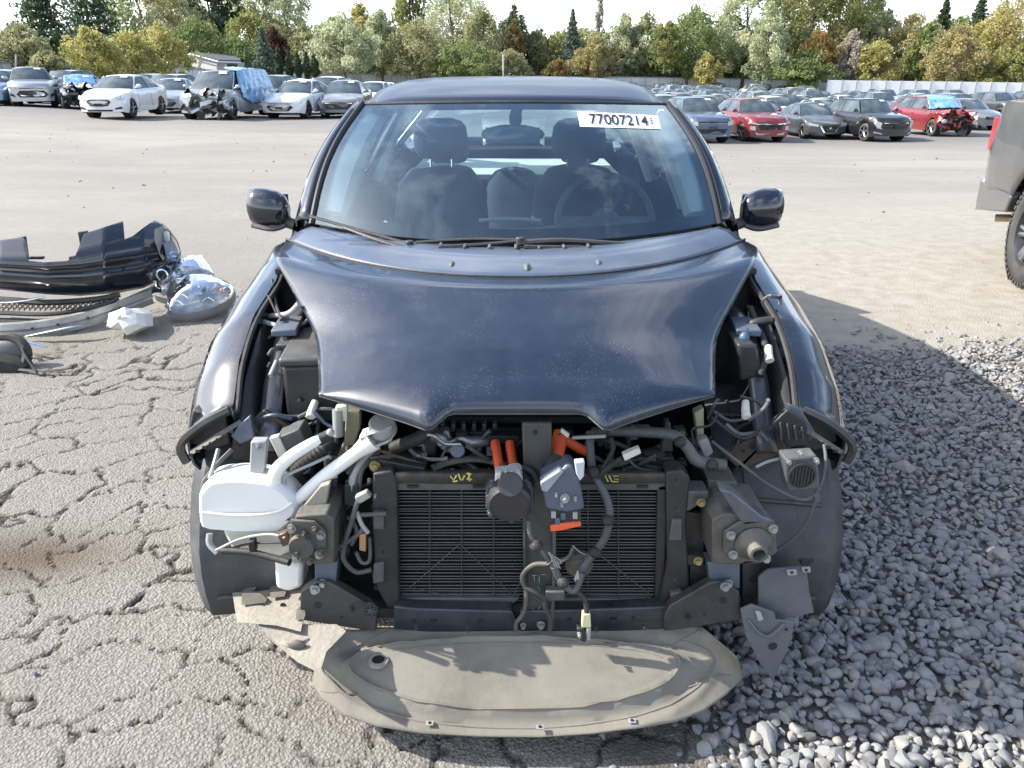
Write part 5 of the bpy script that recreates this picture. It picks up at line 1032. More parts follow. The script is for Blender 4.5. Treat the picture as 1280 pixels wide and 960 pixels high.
    if sticker and detail > 1:
        s0, s1 = .30, .72
        MB().grid([[A0(s).lerp(A1(s), t_) + Vector((0, -.03, .045)) for s in (s0, s1)] for t_ in (.80, .93)]).build('number_sticker', [white_p], root, recalc=False)
    if detail > 1:
        for s in (-1, 1): MB().prism([(s * W_ * .62, L_ - .07, zt_(L_) - .22), (s * W_ * .86, L_ - .14, zt_(L_) - .22), (s * W_ * .86, L_ - .16, zt_(L_) - .08), (s * W_ * .62, L_ - .10, zt_(L_) - .08)], (0, .04, 0)).build('tail_light', [red_l], root)
    return root
def fp(root, s, pts, name, m, W_, th=.03, off=.02, parent=None, slope=.0, zr=.7):
    # patch following the bowed nose; pts as fractions of half width and height in metres; s = -1/1 mirrored, 0 across
    P = []
    n = len(pts); dense = []
    for i in range(n):
        a, b_ = pts[i], pts[(i + 1) % n]; k = max(1, int(abs(b_[0] - a[0]) / .2))
        for j in range(k): dense.append((lerp(a[0], b_[0], j / k), lerp(a[1], b_[1], j / k)))
    for q, z in dense:
        x = q * W_ * (s if s else 1); P.append(Vector((x, bow(x, W_) - off + max(0, z - zr) * slope, z)))
    mb = MB(); n = len(P); c = sum(P, Vector()) / n; V_ = P + [p + Vector((0, th + .06, 0)) for p in P]
    fs = [(i, (i + 1) % n, (i + 1) % n + n, i + n) for i in range(n)]
    # fan strip across for wide patches: pair lower and upper chains
    mb.add(V_, fs + [tuple(range(n))]); return mb.build(name, [m], parent or root, smooth=False)
def front(root, kind, style, W_, K, pm):
    z = K['nz']; sl = .9
    tall = kind in ('SUV', 'minivan')
    if style == 0:    # small sedan/hatch: hexagonal dark grille with swept lamps
        g = fp(root, 0, [(-.36, z - .26), (.36, z - .26), (.50, z - .12), (.42, z - .05), (-.42, z - .05), (-.50, z - .12)], 'grille', grille_m, W_)
        for k in range(3): MB().box((0, bow(0, W_) - .028, z - .09 - .05 * k), (W_ * .8, .012, .01)).build('grille_bar', [chrome], g)
        for s in (-1, 1):
            fp(root, s, [(.56, z - .03), (.70, z - .06), (.93, z - .02), (.90, z + .10), (.80, z + .08), (.62, z + .02)], 'headlight', lamp_m, W_, slope=.6, zr=z)
            fp(root, s, [(.60, z - .38), (.88, z - .36), (.86, z - .28), (.66, z - .32)], 'fog_recess', grille_m, W_)
        fp(root, 0, [(-.52, z - .44), (.52, z - .44), (.52, z - .38), (-.52, z - .38)], 'lower_intake', grille_m, W_)
    elif style == 1:  # wide oval grille with chrome ribs
        g = fp(root, 0, [(-.42, z - .36), (.42, z - .36), (.62, z - .22), (.55, z - .15), (-.55, z - .15), (-.62, z - .22)], 'grille', grille_m, W_)
        for k in range(4): MB().box((0, -.028, z - .18 - .045 * k), (W_ * (1.05 - .1 * k), .012, .014)).build('grille_bar', [chrome], g)
        fp(root, 0, [(-.5, z - .10), (.5, z - .10), (.55, z - .07), (-.55, z - .07)], 'upper_slot', grille_m, W_)
        for s in (-1, 1):
            fp(root, s, [(.55, z - .08), (.93, z - .06), (.90, z + .03), (.58, z - .03)], 'headlight', lamp_m, W_, slope=.6, zr=z)
            fp(root, s, [(.66, z - .44), (.90, z - .34), (.90, z - .30), (.74, z - .34)], 'fog_recess', chrome, W_)
    elif style == 2:  # split-lamp suv with silver chin
        g = fp(root, 0, [(-.50, z - .32), (.50, z - .32), (.60, z - .12), (-.60, z - .12)], 'grille', grille_m, W_)
        fp(root, 0, [(-.66, z - .11), (.66, z - .11), (.72, z - .07), (-.72, z - .07)], 'grille_trim', chrome, W_)
        fp(root, 0, [(-.62, z - .52), (.62, z - .52), (.70, z - .40), (.5, z - .45), (-.5, z - .45), (-.70, z - .40)], 'skid_plate', alloy, W_)
        for s in (-1, 1):
            fp(root, s, [(.66, z - .10), (.95, z - .08), (.93, z - .01), (.66, z - .04)], 'headlight', lamp_m, W_); fp(root, s, [(.68, z - .34), (.90, z - .33), (.90, z - .18), (.70, z - .18)], 'lower_lamp', lamp_m, W_)
    elif style == 3:  # V-shaped chrome grille
        g = fp(root, 0, [(-.22, z - .34), (.22, z - .34), (.42, z - .08), (-.42, z - .08)], 'grille', grille_m, W_)
        for s in (-1, 1):
            fp(root, s, [(.22, z - .36), (.30, z - .36), (.52, z - .06), (.42, z - .06)], 'grille_trim', chrome, W_, off=.03)
            fp(root, s, [(.54, z - .12), (.93, z - .07), (.91, z + .04), (.56, z - .02)], 'headlight', lamp_m, W_, slope=.6, zr=z); fp(root, s, [(.55, z - .42), (.92, z - .38), (.92, z - .34), (.60, z - .37)], 'fog_recess', grille_m, W_)
        MB().cyl((0, -.03, z - .18), (0, -.05, z - .18), .05, seg=14).build('badge', [chrome], root)
    elif style == 4:  # broad black suv nose, boomerang lamps
        g = fp(root, 0, [(-.56, z - .30), (.56, z - .30), (.62, z - .10), (-.62, z - .10)], 'grille', grille_m, W_)
        for i in range(8):
            for j in range(3): MB().box(((-.44 + .125 * i) * W_, -.026 + bow((-.44 + .125 * i) * W_, W_), z - .26 + .06 * j), (.07, .01, .012)).build('grille_bar', [rim_d], g)
        fp(root, 0, [(-.6, z - .075), (.6, z - .075), (.62, z - .05), (-.62, z - .05)], 'grille_trim', chrome, W_)
        for s in (-1, 1):
            fp(root, s, [(.66, z - .30), (.74, z - .22), (.70, z - .06), (.92, z + .02), (.95, z - .08), (.86, z - .26)], 'headlight', lamp_m, W_)
            fp(root, s, [(.62, z - .52), (.92, z - .46), (.92, z - .40), (.66, z - .46)], 'bumper_trim', alloy, W_)
    elif style == 5:  # compact crossover with full-width slim bar and low dark intake
        fp(root, 0, [(-.60, z - .06), (.60, z - .06), (.62, z - .02), (-.62, z - .02)], 'grille', grille_m, W_); fp(root, 0, [(-.60, z - .085), (.60, z - .085), (.60, z - .07), (-.60, z - .07)], 'grille_trim', chrome, W_)
        fp(root, 0, [(-.55, z - .44), (.55, z - .44), (.66, z - .28), (-.66, z - .28)], 'lower_intake', grille_m, W_); fp(root, 0, [(-.60, z - .54), (.60, z - .54), (.66, z - .48), (-.66, z - .48)], 'skid_plate', alloy, W_)
        for s in (-1, 1): fp(root, s, [(.64, z - .16), (.92, z - .14), (.94, z + .02), (.66, z - .01)], 'headlight', lamp_m, W_)
    else:             # big trapezoid grille of a crossover
        g = fp(root, 0, [(-.66, z - .30), (-.52, z - .42), (.52, z - .42), (.66, z - .30), (.50, z - .14), (-.50, z - .14)], 'grille', grille_m, W_)
        fp(root, 0, [(-.45, z - .36), (.45, z - .36), (.52, z - .30), (-.52, z - .30)], 'grille_bar', chrome, W_, off=.03)
        fp(root, 0, [(-.5, z - .06), (.5, z - .06), (.52, z - .03), (-.52, z - .03)], 'upper_slot', grille_m, W_)
        for s in (-1, 1): fp(root, s, [(.56, z - .07), (.94, z - .05), (.90, z + .05), (.60, z - .01)], 'headlight', lamp_m, W_); fp(root, s, [(.72, z - .42), (.92, z - .34), (.90, z - .24), (.76, z - .30)], 'fog_recess', grille_m, W_)
    pl = MB().box((0, -.04, z - .24 if style != 0 else z - .22), (.32, .02, .10)).build('plate_bracket', [ink if style in (0, 2, 4) else rim_d], root, bevel=.004)
def put(root, px, py, d, rz, label=None, cat='car', group=None):
    p = at(px, py, d); p.z = gz(p.x, p.y); root.location = p; root.rotation_euler = (0, 0, rz); return tag(root, label, cat, group)
FRONT = 'cars parked in the nearest row of the lot'
c_cross = put(make_car('SUV', 'silver', 2, 6), 44, 133, 36, R(28), 'silver crossover parked at the left edge of the lot beside the wrecked black car', 'SUV', FRONT)
c_wreckb = put(make_car('sedan', 'black', 2, 0, wreck=3), 108, 136, 36, R(30), 'wrecked black car with its nose torn off, behind the white sedan', 'wrecked car', FRONT)
c_white = put(make_car('compact', 'white', 2, 0), 126, 146, 29.5, R(0), 'clean white sedan turned aslant, showing its right side, at far left', 'sedan', FRONT)
c_sil = put(make_car('sedan', 'silver', 2, 1), 205, 138, 36, R(8), 'silver grey sedan between the white sedan and the wrapped wagon', 'sedan', FRONT)
c_wag = put(make_car('minivan', 'silver', 2, 1, wreck=4), 250, 146, 30.5, R(-6), 'silver minivan with crushed nose, its side wrapped in blue film', 'wrecked minivan', FRONT)
c_mal = put(make_car('sedan', 'white', 2, 1), 350, 147, 32.5, R(-10), 'pale silver sedan with slotted chrome grille, right of the blue wrapped minivan', 'sedan', FRONT)
c_gry = put(make_car('sedan', 'grey', 2, 4), 424, 148, 33.5, R(2), 'dark grey sedan half hidden by the left windshield pillar of the black hatchback', 'sedan', FRONT)
c_blu = put(make_car('SUV', 'blue', 2, 5), 890, 182, 31.5, R(8), 'steel blue small SUV nearest the right door mirror of the black hatchback', 'SUV', FRONT)
c_red = put(make_car('SUV', 'red', 2, 2), 962, 180, 33, R(8), 'red SUV with a black grille and a silver chin plate', 'SUV', FRONT)
c_nis = put(make_car('sedan', 'dark grey', 2, 3), 1035, 178, 35, R(4), 'dark grey sedan with V-shaped chrome grille between the red and black SUVs', 'sedan', FRONT)
c_blk = put(make_car('SUV', 'black', 2, 4), 1118, 178, 33.5, R(12), 'glossy black SUV with bright angular headlights on the right', 'SUV', FRONT)
c_rdw = put(make_car('SUV', 'red', 2, 0, wreck=5), 1200, 171, 36, R(6), 'red car with crumpled nose and blue film over its windshield', 'wrecked car', FRONT)
# blue film tied over the damaged cars
film = mat('blue_film', (.09, .28, .56), .25, 0, .6, .35, vs=3, bump=.6, bs=5, col2=(.24, .44, .66)); 
def drape(carobj, rows, label):
    M = Matrix.Translation(carobj.location) @ Matrix.Rotation(carobj.rotation_euler.z, 4, 'Z'); mb = MB(); R_ = np.random.default_rng(len(rows) * 7)
    a = np.array(rows, float); n1, n2 = 16, 22; g = []
    for u in np.linspace(0, a.shape[0] - 1, n1):
        i = min(int(u), a.shape[0] - 2); fu = u - i; line = []
        for v in np.linspace(0, a.shape[1] - 1, n2):
            j = min(int(v), a.shape[1] - 2); fv = v - j
            p = (a[i, j] * (1 - fv) + a[i, j + 1] * fv) * (1 - fu) + (a[i + 1, j] * (1 - fv) + a[i + 1, j + 1] * fv) * fu
            w_ = .020 * math.sin(v * 14 + u * 5) + .014 * math.sin(u * 19 - v * 8) + R_.normal() * .008; line.append(M @ Vector((p[0] + w_, p[1] + w_, p[2] + w_ * .4)))
        g.append(line)
    o = MB().grid(g).build('plastic_film', [film], None, sharp=25, solid=.006, recalc=False); return tag(o, label, 'plastic film')
drape(c_wag, [[(1.06, 4.8, .55), (1.06, 3.6, .5), (1.07, 2.4, .5), (1.06, 1.7, .75)], [(1.05, 4.85, 1.1), (1.06, 3.6, 1.1), (1.06, 2.4, 1.08), (1.02, 1.55, 1.05)], [(.80, 4.6, 1.76), (.80, 3.6, 1.80), (.80, 2.6, 1.80), (.76, 1.9, 1.72)], [(0, 4.6, 1.80), (0, 3.6, 1.86), (0, 2.6, 1.86), (.35, 1.9, 1.80)]], 'blue plastic film wrapped over the side of the crushed silver minivan')
drape(c_wag, [[(-.75, 1.28, 1.14), (-.2, 1.0, 1.14), (.4, 1.0, 1.14), (.85, 1.3, 1.12)], [(-.45, 1.5, 1.5), (-.1, 1.45, 1.52), (.4, 1.5, 1.52), (.72, 1.7, 1.48)]], 'torn blue film sagging in the windshield of the silver minivan')
drape(c_rdw, [[(-.84, 1.40, 1.14), (-.3, 1.02, 1.20), (.3, 1.02, 1.20), (.86, 1.40, 1.14)], [(-.75, 1.65, 1.45), (-.3, 1.5, 1.50), (.3, 1.5, 1.50), (.75, 1.65, 1.45)], [(-.66, 2.0, 1.66), (-.3, 1.95, 1.70), (.3, 1.95, 1.70), (.66, 2.0, 1.66)], [(-.64, 2.5, 1.68), (-.3, 2.5, 1.71), (.3, 2.5, 1.71), (.64, 2.5, 1.68)]], 'blue film stretched over the windshield and roof of the crumpled red car')
drape(c_wreckb, [[(-.7, 1.4, 1.0), (0, 1.1, 1.04), (.7, 1.4, 1.0)], [(-.55, 2.0, 1.42), (0, 1.95, 1.47), (.6, 2.0, 1.42)], [(-.55, 3.2, 1.44), (0, 3.2, 1.48), (.6, 3.2, 1.44)]], 'blue film over the roof of the wrecked black car at left')
# rows of cars further back
PROTO = {}
def proto(kind, col, det, st): 
    k = (kind, col, det)
    return PROTO.get(k), k
def put_copy(kind, col, det, st, px, d, rz, label, group):
    pr, k = proto(kind, col, det, st)
    kids = {}
    if pr is None: o = make_car(kind, col, det, st, sticker=det > 1); PROTO[k] = o
    else:
        o = copy_tree(pr, None, None)
    p = at(px, 140, d); p.z = gz(p.x, p.y); o.location = p; o.rotation_euler = (0, 0, rz); return tag(o, label, 'car', group)
BACK = 'cars parked in the rows behind'
lotr = random.Random(11); KN = ['sedan', 'SUV', 'hatch', 'SUV', 'sedan']
CN = ['silver', 'white', 'grey', 'black', 'blue', 'silver', 'white', 'dark grey', 'light blue', 'grey', 'red', 'beige']
ordn = ['first', 'second', 'third', 'fourth', 'fifth', 'sixth', 'seventh', 'eighth', 'ninth', 'tenth', 'eleventh', 'twelfth', 'thirteenth', 'fourteenth', 'fifteenth', 'sixteenth', 'seventeenth', 'eighteenth', 'nineteenth', 'twentieth', 'twenty-first', 'twenty-second']
second = [(10, 40.2, 'white', 'minivan', R(90), 'white van showing its roof behind the silver crossover at far left'), (-18, 36.0, 'light blue', 'hatch', R(8), 'pale blue car cut off by the left edge of the photo'), (160, 43.2, 'silver', 'SUV', R(-8), 'silver car just behind the roof of the white sedan'),
 (187, 40.8, 'beige', 'SUV', R(-8), 'maroon-roofed beige SUV behind the silver grey sedan'), (228, 43.2, 'light blue', 'hatch', R(-8), 'pale blue car behind the crushed minivan, mostly hidden'), (318, 36.6, 'dark grey', 'SUV', R(-8), 'tall dark SUV parked behind the pale silver sedan'),
 (392, 38.4, 'white', 'SUV', R(-8), 'white SUV behind the pale silver sedan on its right'), (452, 40.8, 'white', 'sedan', R(-8), 'white sedan just left of the roof of the black hatchback, behind the dark grey sedan'),
 (848, 39.6, 'silver', 'SUV', R(8), 'silver car behind the steel blue small SUV'), (905, 38.4, 'dark grey', 'SUV', R(8), 'dark grey SUV between the steel blue and the red SUVs'), (978, 39.6, 'dark grey', 'sedan', R(8), 'dark sedan tucked behind the red SUV on its right'),
 (1000, 45.6, 'blue', 'SUV', R(8), 'dark blue SUV behind the gap right of the red SUV'), (1052, 43.2, 'white', 'sedan', R(8), 'white car behind the dark grey sedan with the V grille'), (1245, 40.8, 'grey', 'sedan', R(8), 'grey sedan between the crumpled red car and the pickup'), (1180, 43.2, 'red', 'sedan', R(8), 'dark red car behind the crumpled red one')]
for px, d, c, k, rz, lab in second: put_copy(k, c, 1, 1, px, d, rz, lab, 'cars parked in the second row')
def in_gap(px): return px < 470 or px > 800
used_lab = {}
for ri, (d, x0, x1, dx) in enumerate([(46, 60, 470, 60), (47, 820, 1290, 58), (54, 250, 480, 48), (54, 810, 1290, 50), (64, 350, 480, 38), (62, 805, 1290, 46), (69, 800, 1290, 42), (76, 790, 1290, 38), (84, 780, 1290, 34), (95, 770, 1200, 30), (105, 770, 1180, 27)]):
    px = x0; k = 0; side = 'left' if x0 < 500 else 'right'
    while px < x1:
        if d > 72 and px > 1020: break
        if lotr.random() > .06:
            c = lotr.choice(CN); kd = lotr.choice(KN); rz = R(lotr.uniform(-6, 6)) + (R(-8) if side == 'left' else R(8)) + (math.pi if lotr.random() < .25 else 0)
            ws = {'SUV': 'SUV', 'sedan': 'sedan', 'hatch': 'hatchback'}[kd]
            dist = ['low row', 'row'][0]
            lab = f"{c} {ws}, {ordn[k]} from the left in row {['two','two','three','three','four','four','five','six','seven','eight','nine'][ri]} back of the {side} lot"
            put_copy(kd, c, 1, 1, px + lotr.uniform(-4, 4), d + lotr.uniform(-.6, .6), rz, lab, BACK); k += 1
        px += dx * lotr.uniform(.9, 1.1)
# ============================================================ fence, poles, house
fence_g = mat('fence_grey', (.66, .69, .72), .6, .1, 0, .15, vs=.5, bump=.15, bs=8); fence_w = mat('fence_white', (.74, .75, .76), .55, 0, 0, .06, vs=.5, dust=.1); post_m = mat('galvanised_post', (.36, .38, .40), .45, .5, 0, .15)
def zat(px, py, d): p = at(px, py, d); return p
def fence(A, B, n, m, label, h=2.3, rail=True):
    # A, B: (px, top py, distance)
    a, b_ = at(*A), at(*B); root = empty('boundary_fence', (a + b_) / 2 - Vector((0, 0, h)), label=label, cat='fence')
    dv_ = (b_ - a); ln = Vector((dv_.x, dv_.y, 0)).normalized(); nrm = Vector((ln.y, -ln.x, 0))
    for i in range(n):
        p0 = a.lerp(b_, i / n); p1 = a.lerp(b_, (i + 1) / n); g_ = ln * .03; j = lotr.uniform(-.02, .02) * 1.
        q0 = p0 + g_ + nrm * j; q1 = p1 - g_ + nrm * j
        mb = MB(); mb.prism([q0, q1, q1 - Vector((0, 0, h + .5)), q0 - Vector((0, 0, h + .5))], nrm * -.04)
        mb.build('fence_panel', [m], root, smooth=False)
        MB().box(p0 - Vector((0, 0, (h + .3) / 2)) + nrm * .02, (.07, .07, h + .5), rot=rotz(math.atan2(ln.y, ln.x))).build('fence_post', [post_m], root, smooth=False)
    if rail:
        for dz in (.06, 1.1): MB().tube([a - Vector((0, 0, dz)) + nrm * .05, b_ - Vector((0, 0, dz)) + nrm * .05], .035, 6, smooth=False).build('fence_rail', [post_m], root)
    return root
fence((-130, 72, 48), (0, 77, 60), 6, fence_g, 'pale grey boundary fence at the far left edge, running out of the frame')
fence((0, 77, 60), (240, 86, 84), 16, fence_g, 'pale grey panel fence behind the left cars, below the yellow bushes')
fence((240, 86, 84), (450, 92, 110), 18, fence_g, 'pale grey panel fence below the house and the dark hedge')
fence((450, 92, 110), (860, 97, 116), 22, fence_g, 'grey white fence across the back, below the middle trees')
fence((860, 97, 116), (1035, 100, 116), 10, fence_g, 'grey white fence with visible posts behind the far rows of cars at right', h=2.4)
fence((1035, 100, 84), (1500, 106, 78), 24, fence_w, 'bright white solid fence along the right side of the lot', h=2.6, rail=False)
fence((1500, 106, 78), (2200, 113, 60), 26, fence_w, 'bright white solid fence continuing beyond the right edge', h=2.6, rail=False)
def pole(px, top, bot, d, r, label, m=post_m, name='pole'):
    a = at(px, bot, d); b_ = at(px, top, d); o = MB().cyl(a, b_, r, r * .9, seg=8).build(name, [m]); return tag(o, label, 'post')
pole(20, 68, 92, 58, .07, 'short grey post standing above the fence at far left'); pole(629, 68, 98, 100, .09, 'thin pale post standing above the hatchback roof against the trees', cream_pl)
pole(1028, 92, 108, 112, .06, 'thin post where the grey fence meets the white one'); pole(978, 96, 110, 112, .05, 'thin post behind the far row of cars, in front of the grey fence'); pole(282, 80, 95, 84, .05, 'thin pale post behind the roof of the blue wrapped minivan')
lp = empty('utility_wires', at(680, 80, 128), label='two thin horizontal wires low against the dark tree above the car roof', cat='wires')
for py in (74, 77): MB().tube([at(664, py, 128), at(700, py + .5, 128)], .05, 5, smooth=False).build('wire', [cream_pl], lp)
hs = empty('grey_shed', at(268, 92, 88), label='low grey house with white gable trim and grey roof beyond the fence', cat='house')
A = at(238, 92, 88); wl = mat('house_siding', (.42, .42, .42), .8, 0, 0, .06); rf = mat('grey_roof', (.08, .083, .09), .85, 0, 0, .15, vs=2)
px1 = lambda px, py, dd: at(px, py, dd)
g0, g1, g2, g3, g4 = at(234, 92, 88), at(271, 92, 86), at(271, 76.5, 86), at(238, 68, 88), at(205, 80, 90)
MB().prism([g0, g1, g2, g3, at(205, 80, 90), at(205, 92, 90)], (.0, 6, 0)).build('wall', [wl], hs, smooth=False)
MB().prism([g1 + Vector((0, .01, 0)), at(300, 93, 88), at(300, 78, 88), g2 + Vector((0, .01, 0))], (0, 5, 0)).build('wall', [wl], hs, smooth=False)
MB().prism([at(237, 67, 87.5), at(273, 76.5, 85.5), at(301, 77.5, 87.5), at(299, 70.5, 92)], (0, 0, .15)).build('roof', [rf], hs, smooth=False)
MB().tube([at(204, 80.5, 88), at(238, 67.5, 87.3), at(272.5, 77.2, 85.3), at(301, 78.2, 87.3)], .07, 4, smooth=False).build('eaves_trim', [fence_w], hs, smooth=False)
for x in (285, 293): MB().box(at(x, 84, 86.9), (.7, .05, .6)).build('window', [cglass], hs, smooth=False)
# ============================================================ trees
def leafmat(name, c1, c2, c3):
    m = bpy.data.materials.new(name); m.use_nodes = True; t = m.node_tree; L = t.links; b = t.nodes['Principled BSDF']; b.inputs['Roughness'].default_value = .6; b.inputs['Specular IOR Level'].default_value = .3
    at2 = N('ShaderNodeAttribute', t); at2.attribute_name = 'shade'; ra = N('ShaderNodeValToRGB', t); L.new(at2.outputs['Fac'], ra.inputs[0]); e = ra.color_ramp.elements; e[0].color = (*c1, 1); e[1].color = (*c3, 1); x = e.new(.5); x.color = (*c2, 1)
    L.new(ra.outputs[0], b.inputs['Base Color']); tr = N('ShaderNodeBsdfTranslucent', t); L.new(ra.outputs[0], tr.inputs[0]); mi = N('ShaderNodeMixShader', t); mi.inputs[0].default_value = .45
    L.new(b.outputs[0], mi.inputs[1]); L.new(tr.outputs[0], mi.inputs[2]); L.new(mi.outputs[0], t.nodes['Material Output'].inputs[0]); return m
LM = {'green': leafmat('green_leaves', (0.11, 0.15, 0.055), (0.22, 0.28, 0.1), (0.34, 0.38, 0.16)), 'olive': leafmat('olive_leaves', (0.18, 0.19, 0.09), (0.34, 0.34, 0.17), (0.48, 0.46, 0.26)), 'pale': leafmat('pale_leaves', (0.265, 0.305, 0.173), (0.46, 0.488, 0.303), (0.653, 0.64, 0.415)),
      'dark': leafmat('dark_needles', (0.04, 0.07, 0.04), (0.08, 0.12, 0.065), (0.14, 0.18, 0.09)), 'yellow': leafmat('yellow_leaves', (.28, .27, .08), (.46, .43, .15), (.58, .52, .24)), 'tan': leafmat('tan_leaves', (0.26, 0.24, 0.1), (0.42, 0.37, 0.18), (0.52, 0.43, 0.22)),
      'blue': leafmat('blue_needles', (0.09, 0.13, 0.1), (0.16, 0.21, 0.16), (0.25, 0.3, 0.22)), 'maroon': leafmat('maroon_leaves', (0.07, 0.03, 0.03), (0.12, 0.05, 0.045), (0.16, 0.08, 0.06)), 'orange': leafmat('orange_leaves', (0.16, 0.17, 0.06), (0.34, 0.23, 0.09), (0.44, 0.28, 0.1)), 'gold': leafmat('green_gold_leaves', (0.13, 0.16, 0.05), (0.26, 0.28, 0.1), (0.42, 0.38, 0.14)),
      'grey': leafmat('bare_twigs', (0.295, 0.269, 0.23), (0.426, 0.386, 0.32), (0.555, 0.502, 0.397))}
bark = mat('bark', (.10, .085, .065), .9, 0, 0, .3, bump=.5, bs=8)
def leaves_mesh(name, C, Nrm_scale, size, m, rg, shade):
    n = len(C); a = rg.normal(size=(n, 3)); a /= np.linalg.norm(a, axis=1)[:, None]; b_ = np.cross(a, rg.normal(size=(n, 3))); b_ /= np.linalg.norm(b_, axis=1)[:, None]
    s = size * rg.uniform(.6, 1.3, n)[:, None]; V_ = np.stack([C - a * s, C + b_ * s * .6, C + a * s, C - b_ * s * .6], 1)
    me = bpy.data.meshes.new(name); me.vertices.add(4 * n); me.vertices.foreach_set('co', V_.astype(np.float32).ravel()); q = np.arange(4 * n, dtype=np.int32); me.loops.add(4 * n); me.loops.foreach_set('vertex_index', q)
    me.polygons.add(n); me.polygons.foreach_set('loop_start', np.arange(n) * 4); me.polygons.foreach_set('loop_total', np.full(n, 4)); me.update()
    at_ = me.attributes.new('shade', 'FLOAT', 'POINT'); at_.data.foreach_set('value', np.repeat(shade, 4).astype(np.float32)); me.materials.append(m); return me
TREEC = {}
def crown(kind, var, nleaf):
    # unit crown: radius 1 across, height 0..1
    k = (kind, var, nleaf)
    if k in TREEC: return TREEC[k]
    rg = np.random.default_rng(abs(hash(kind)) % 1000 + var * 17 if False else sum(map(ord, kind)) + var * 17); C = []; SH = []
    if kind == 'cone':
        n = nleaf; z = rg.random(n) ** 1.25; lay = np.floor(z * 16) / 16; rad = (1 - z) * (.75 + .5 * ((z * 16) % 1 < .5)) ; an = rg.uniform(0, 2 * math.pi, n); lump = .8 + .3 * np.sin(an * 5 + lay * 40 + var) ; r = rad * lump * np.sqrt(rg.uniform(.25, 1, n))
        P = np.stack([r * np.cos(an), r * np.sin(an), z - .05 * r], 1); SH = np.clip(.5 + .25 * rg.normal(size=n) + .2 * np.sin(an * 3 + lay * 20), 0, 1)
    else:
        nc = {'round': 110, 'tall': 100, 'bush': 90, 'sparse': 26, 'column': 40}[kind]; per = nleaf // nc; Ps = []; Ss = []
        for c in range(nc):
            while True:
                q = rg.uniform(-1, 1, 3)
                if np.linalg.norm(q) < 1: break
            q = q / max(.01, np.linalg.norm(q)) * rg.uniform(.35, 1) ** .6
            z = (q[2] + 1) / 2; env = {'round': math.sin(math.pi * min(1, .12 + .88 * z)) ** .6, 'tall': (math.sin(math.pi * min(1, .22 + .76 * z)) ** .7), 'bush': math.sqrt(max(0, 1 - (z * .95) ** 2)), 'sparse': .8 * (1 - .5 * z), 'column': math.sqrt(max(.02, 1 - z ** 3))}[kind]
            wob = 1 + .22 * math.sin(math.atan2(q[1], q[0]) * 3 + var * 2 + z * 5)
            cx, cy = q[0] * env * wob, q[1] * env * wob; cr_ = rg.uniform(.10, .24) * (1.1 if kind != 'sparse' else .8)
            g = rg.normal(size=(per, 3)); g /= np.linalg.norm(g, axis=1)[:, None]; g *= (rg.uniform(.3, 1, per) ** .5)[:, None] * cr_ * np.array([1, 1, .55 if kind != 'tall' else .4])
            Ps.append(np.array([cx, cy, z]) + g); Ss.append(np.clip(rg.uniform(.15, .85) + .14 * rg.normal(size=per), 0, 1))
        P = np.concatenate(Ps); SH = np.concatenate(Ss)
    TREEC[k] = (P, SH); return TREEC[k]
TM = {}
def tree(px0, px1, top, bot, d, kind, col, label, var=0, name=None, nleaf=5200, cat='tree', leaf=.165, group=None):
    a = at(px0, bot, d); b_ = at(px1, bot, d); tp = at((px0 + px1) / 2, top, d); r = abs(b_.x - a.x) / 2; z0 = a.z; h = tp.z - z0; cx = (a.x + b_.x) / 2
    zg = z0 - 1.2; root = empty(name or {'cone': 'conifer_tree', 'bush': 'bush', 'column': 'columnar_cypress'}.get(kind, 'broadleaf_tree'), (cx, d, zg), lotr.uniform(0, 6), label, cat, group)
    nleaf = int(nleaf * 1.5); P, SH = crown(kind, var % 5, nleaf); r *= {'cone': 1.35, 'round': 1.22, 'tall': 1.35, 'bush': 1.15}.get(kind, 1.)
    if kind == 'cone': h *= 1.1
    lift = {'cone': .06, 'bush': .0, 'column': .02}.get(kind, .10); Q = P * np.array([r, r, (h + 1.2) * (1 - lift)]) + np.array([0, 0, (h + 1.2) * lift])
    rg = np.random.default_rng(int(px0 * 3 + d) + 999); Q = Q + rg.normal(size=Q.shape) * .05
    me = leaves_mesh('crown', Q, 1, leaf * d / 110, LM[col], rg, SH); o = bpy.data.objects.new('crown', me); COL.objects.link(o); o.parent = root
    mb = MB(); H2 = (h + 1.2); mb.tube([(0, 0, -.4), (.05 * r, 0, H2 * .35), (-.04 * r, .03 * r, H2 * .7), (0, 0, H2 * .93)], lambda t_: max(.03, (.10 + .012 * H2) * (1 - t_ * .85)), 7)
    ct = mb.v; rg2 = random.Random(int(px0))
    for k in range(7 if kind not in ('cone', 'column') else 3):
        an = rg2.uniform(0, 6.28); z1 = rg2.uniform(.2, .6) * H2; mb.tube([(0, 0, z1), (r * .35 * math.cos(an), r * .35 * math.sin(an), z1 + .12 * H2), (r * .75 * math.cos(an), r * .75 * math.sin(an), z1 + .30 * H2)], lambda t_: max(.02, .09 * (1 - t_)), 5)
    off = wloc(root); mb.v = [(v[0] + off[0], v[1] + off[1], v[2] + off[2]) for v in mb.v]; mb.build('trunk', [bark], root); return root
T = tree
T(-60, 14, 10, 86, 66, 'round', 'olive', 'olive green tree cut off by the left edge of the photo', 1); T(8, 62, 32, 82, 62, 'round', 'olive', 'small olive green tree between the left edge and the big dark conifer', 2, leaf=.2)
T(28, 98, -70, 84, 74, 'cone', 'dark', 'big blue green conifer near the left, its top out of the photo', 0, nleaf=9000, leaf=.21); T(82, 160, -80, 70, 96, 'cone', 'dark', 'darkest conifer with sky showing through its branches at upper left', 3, nleaf=9000, leaf=.2)
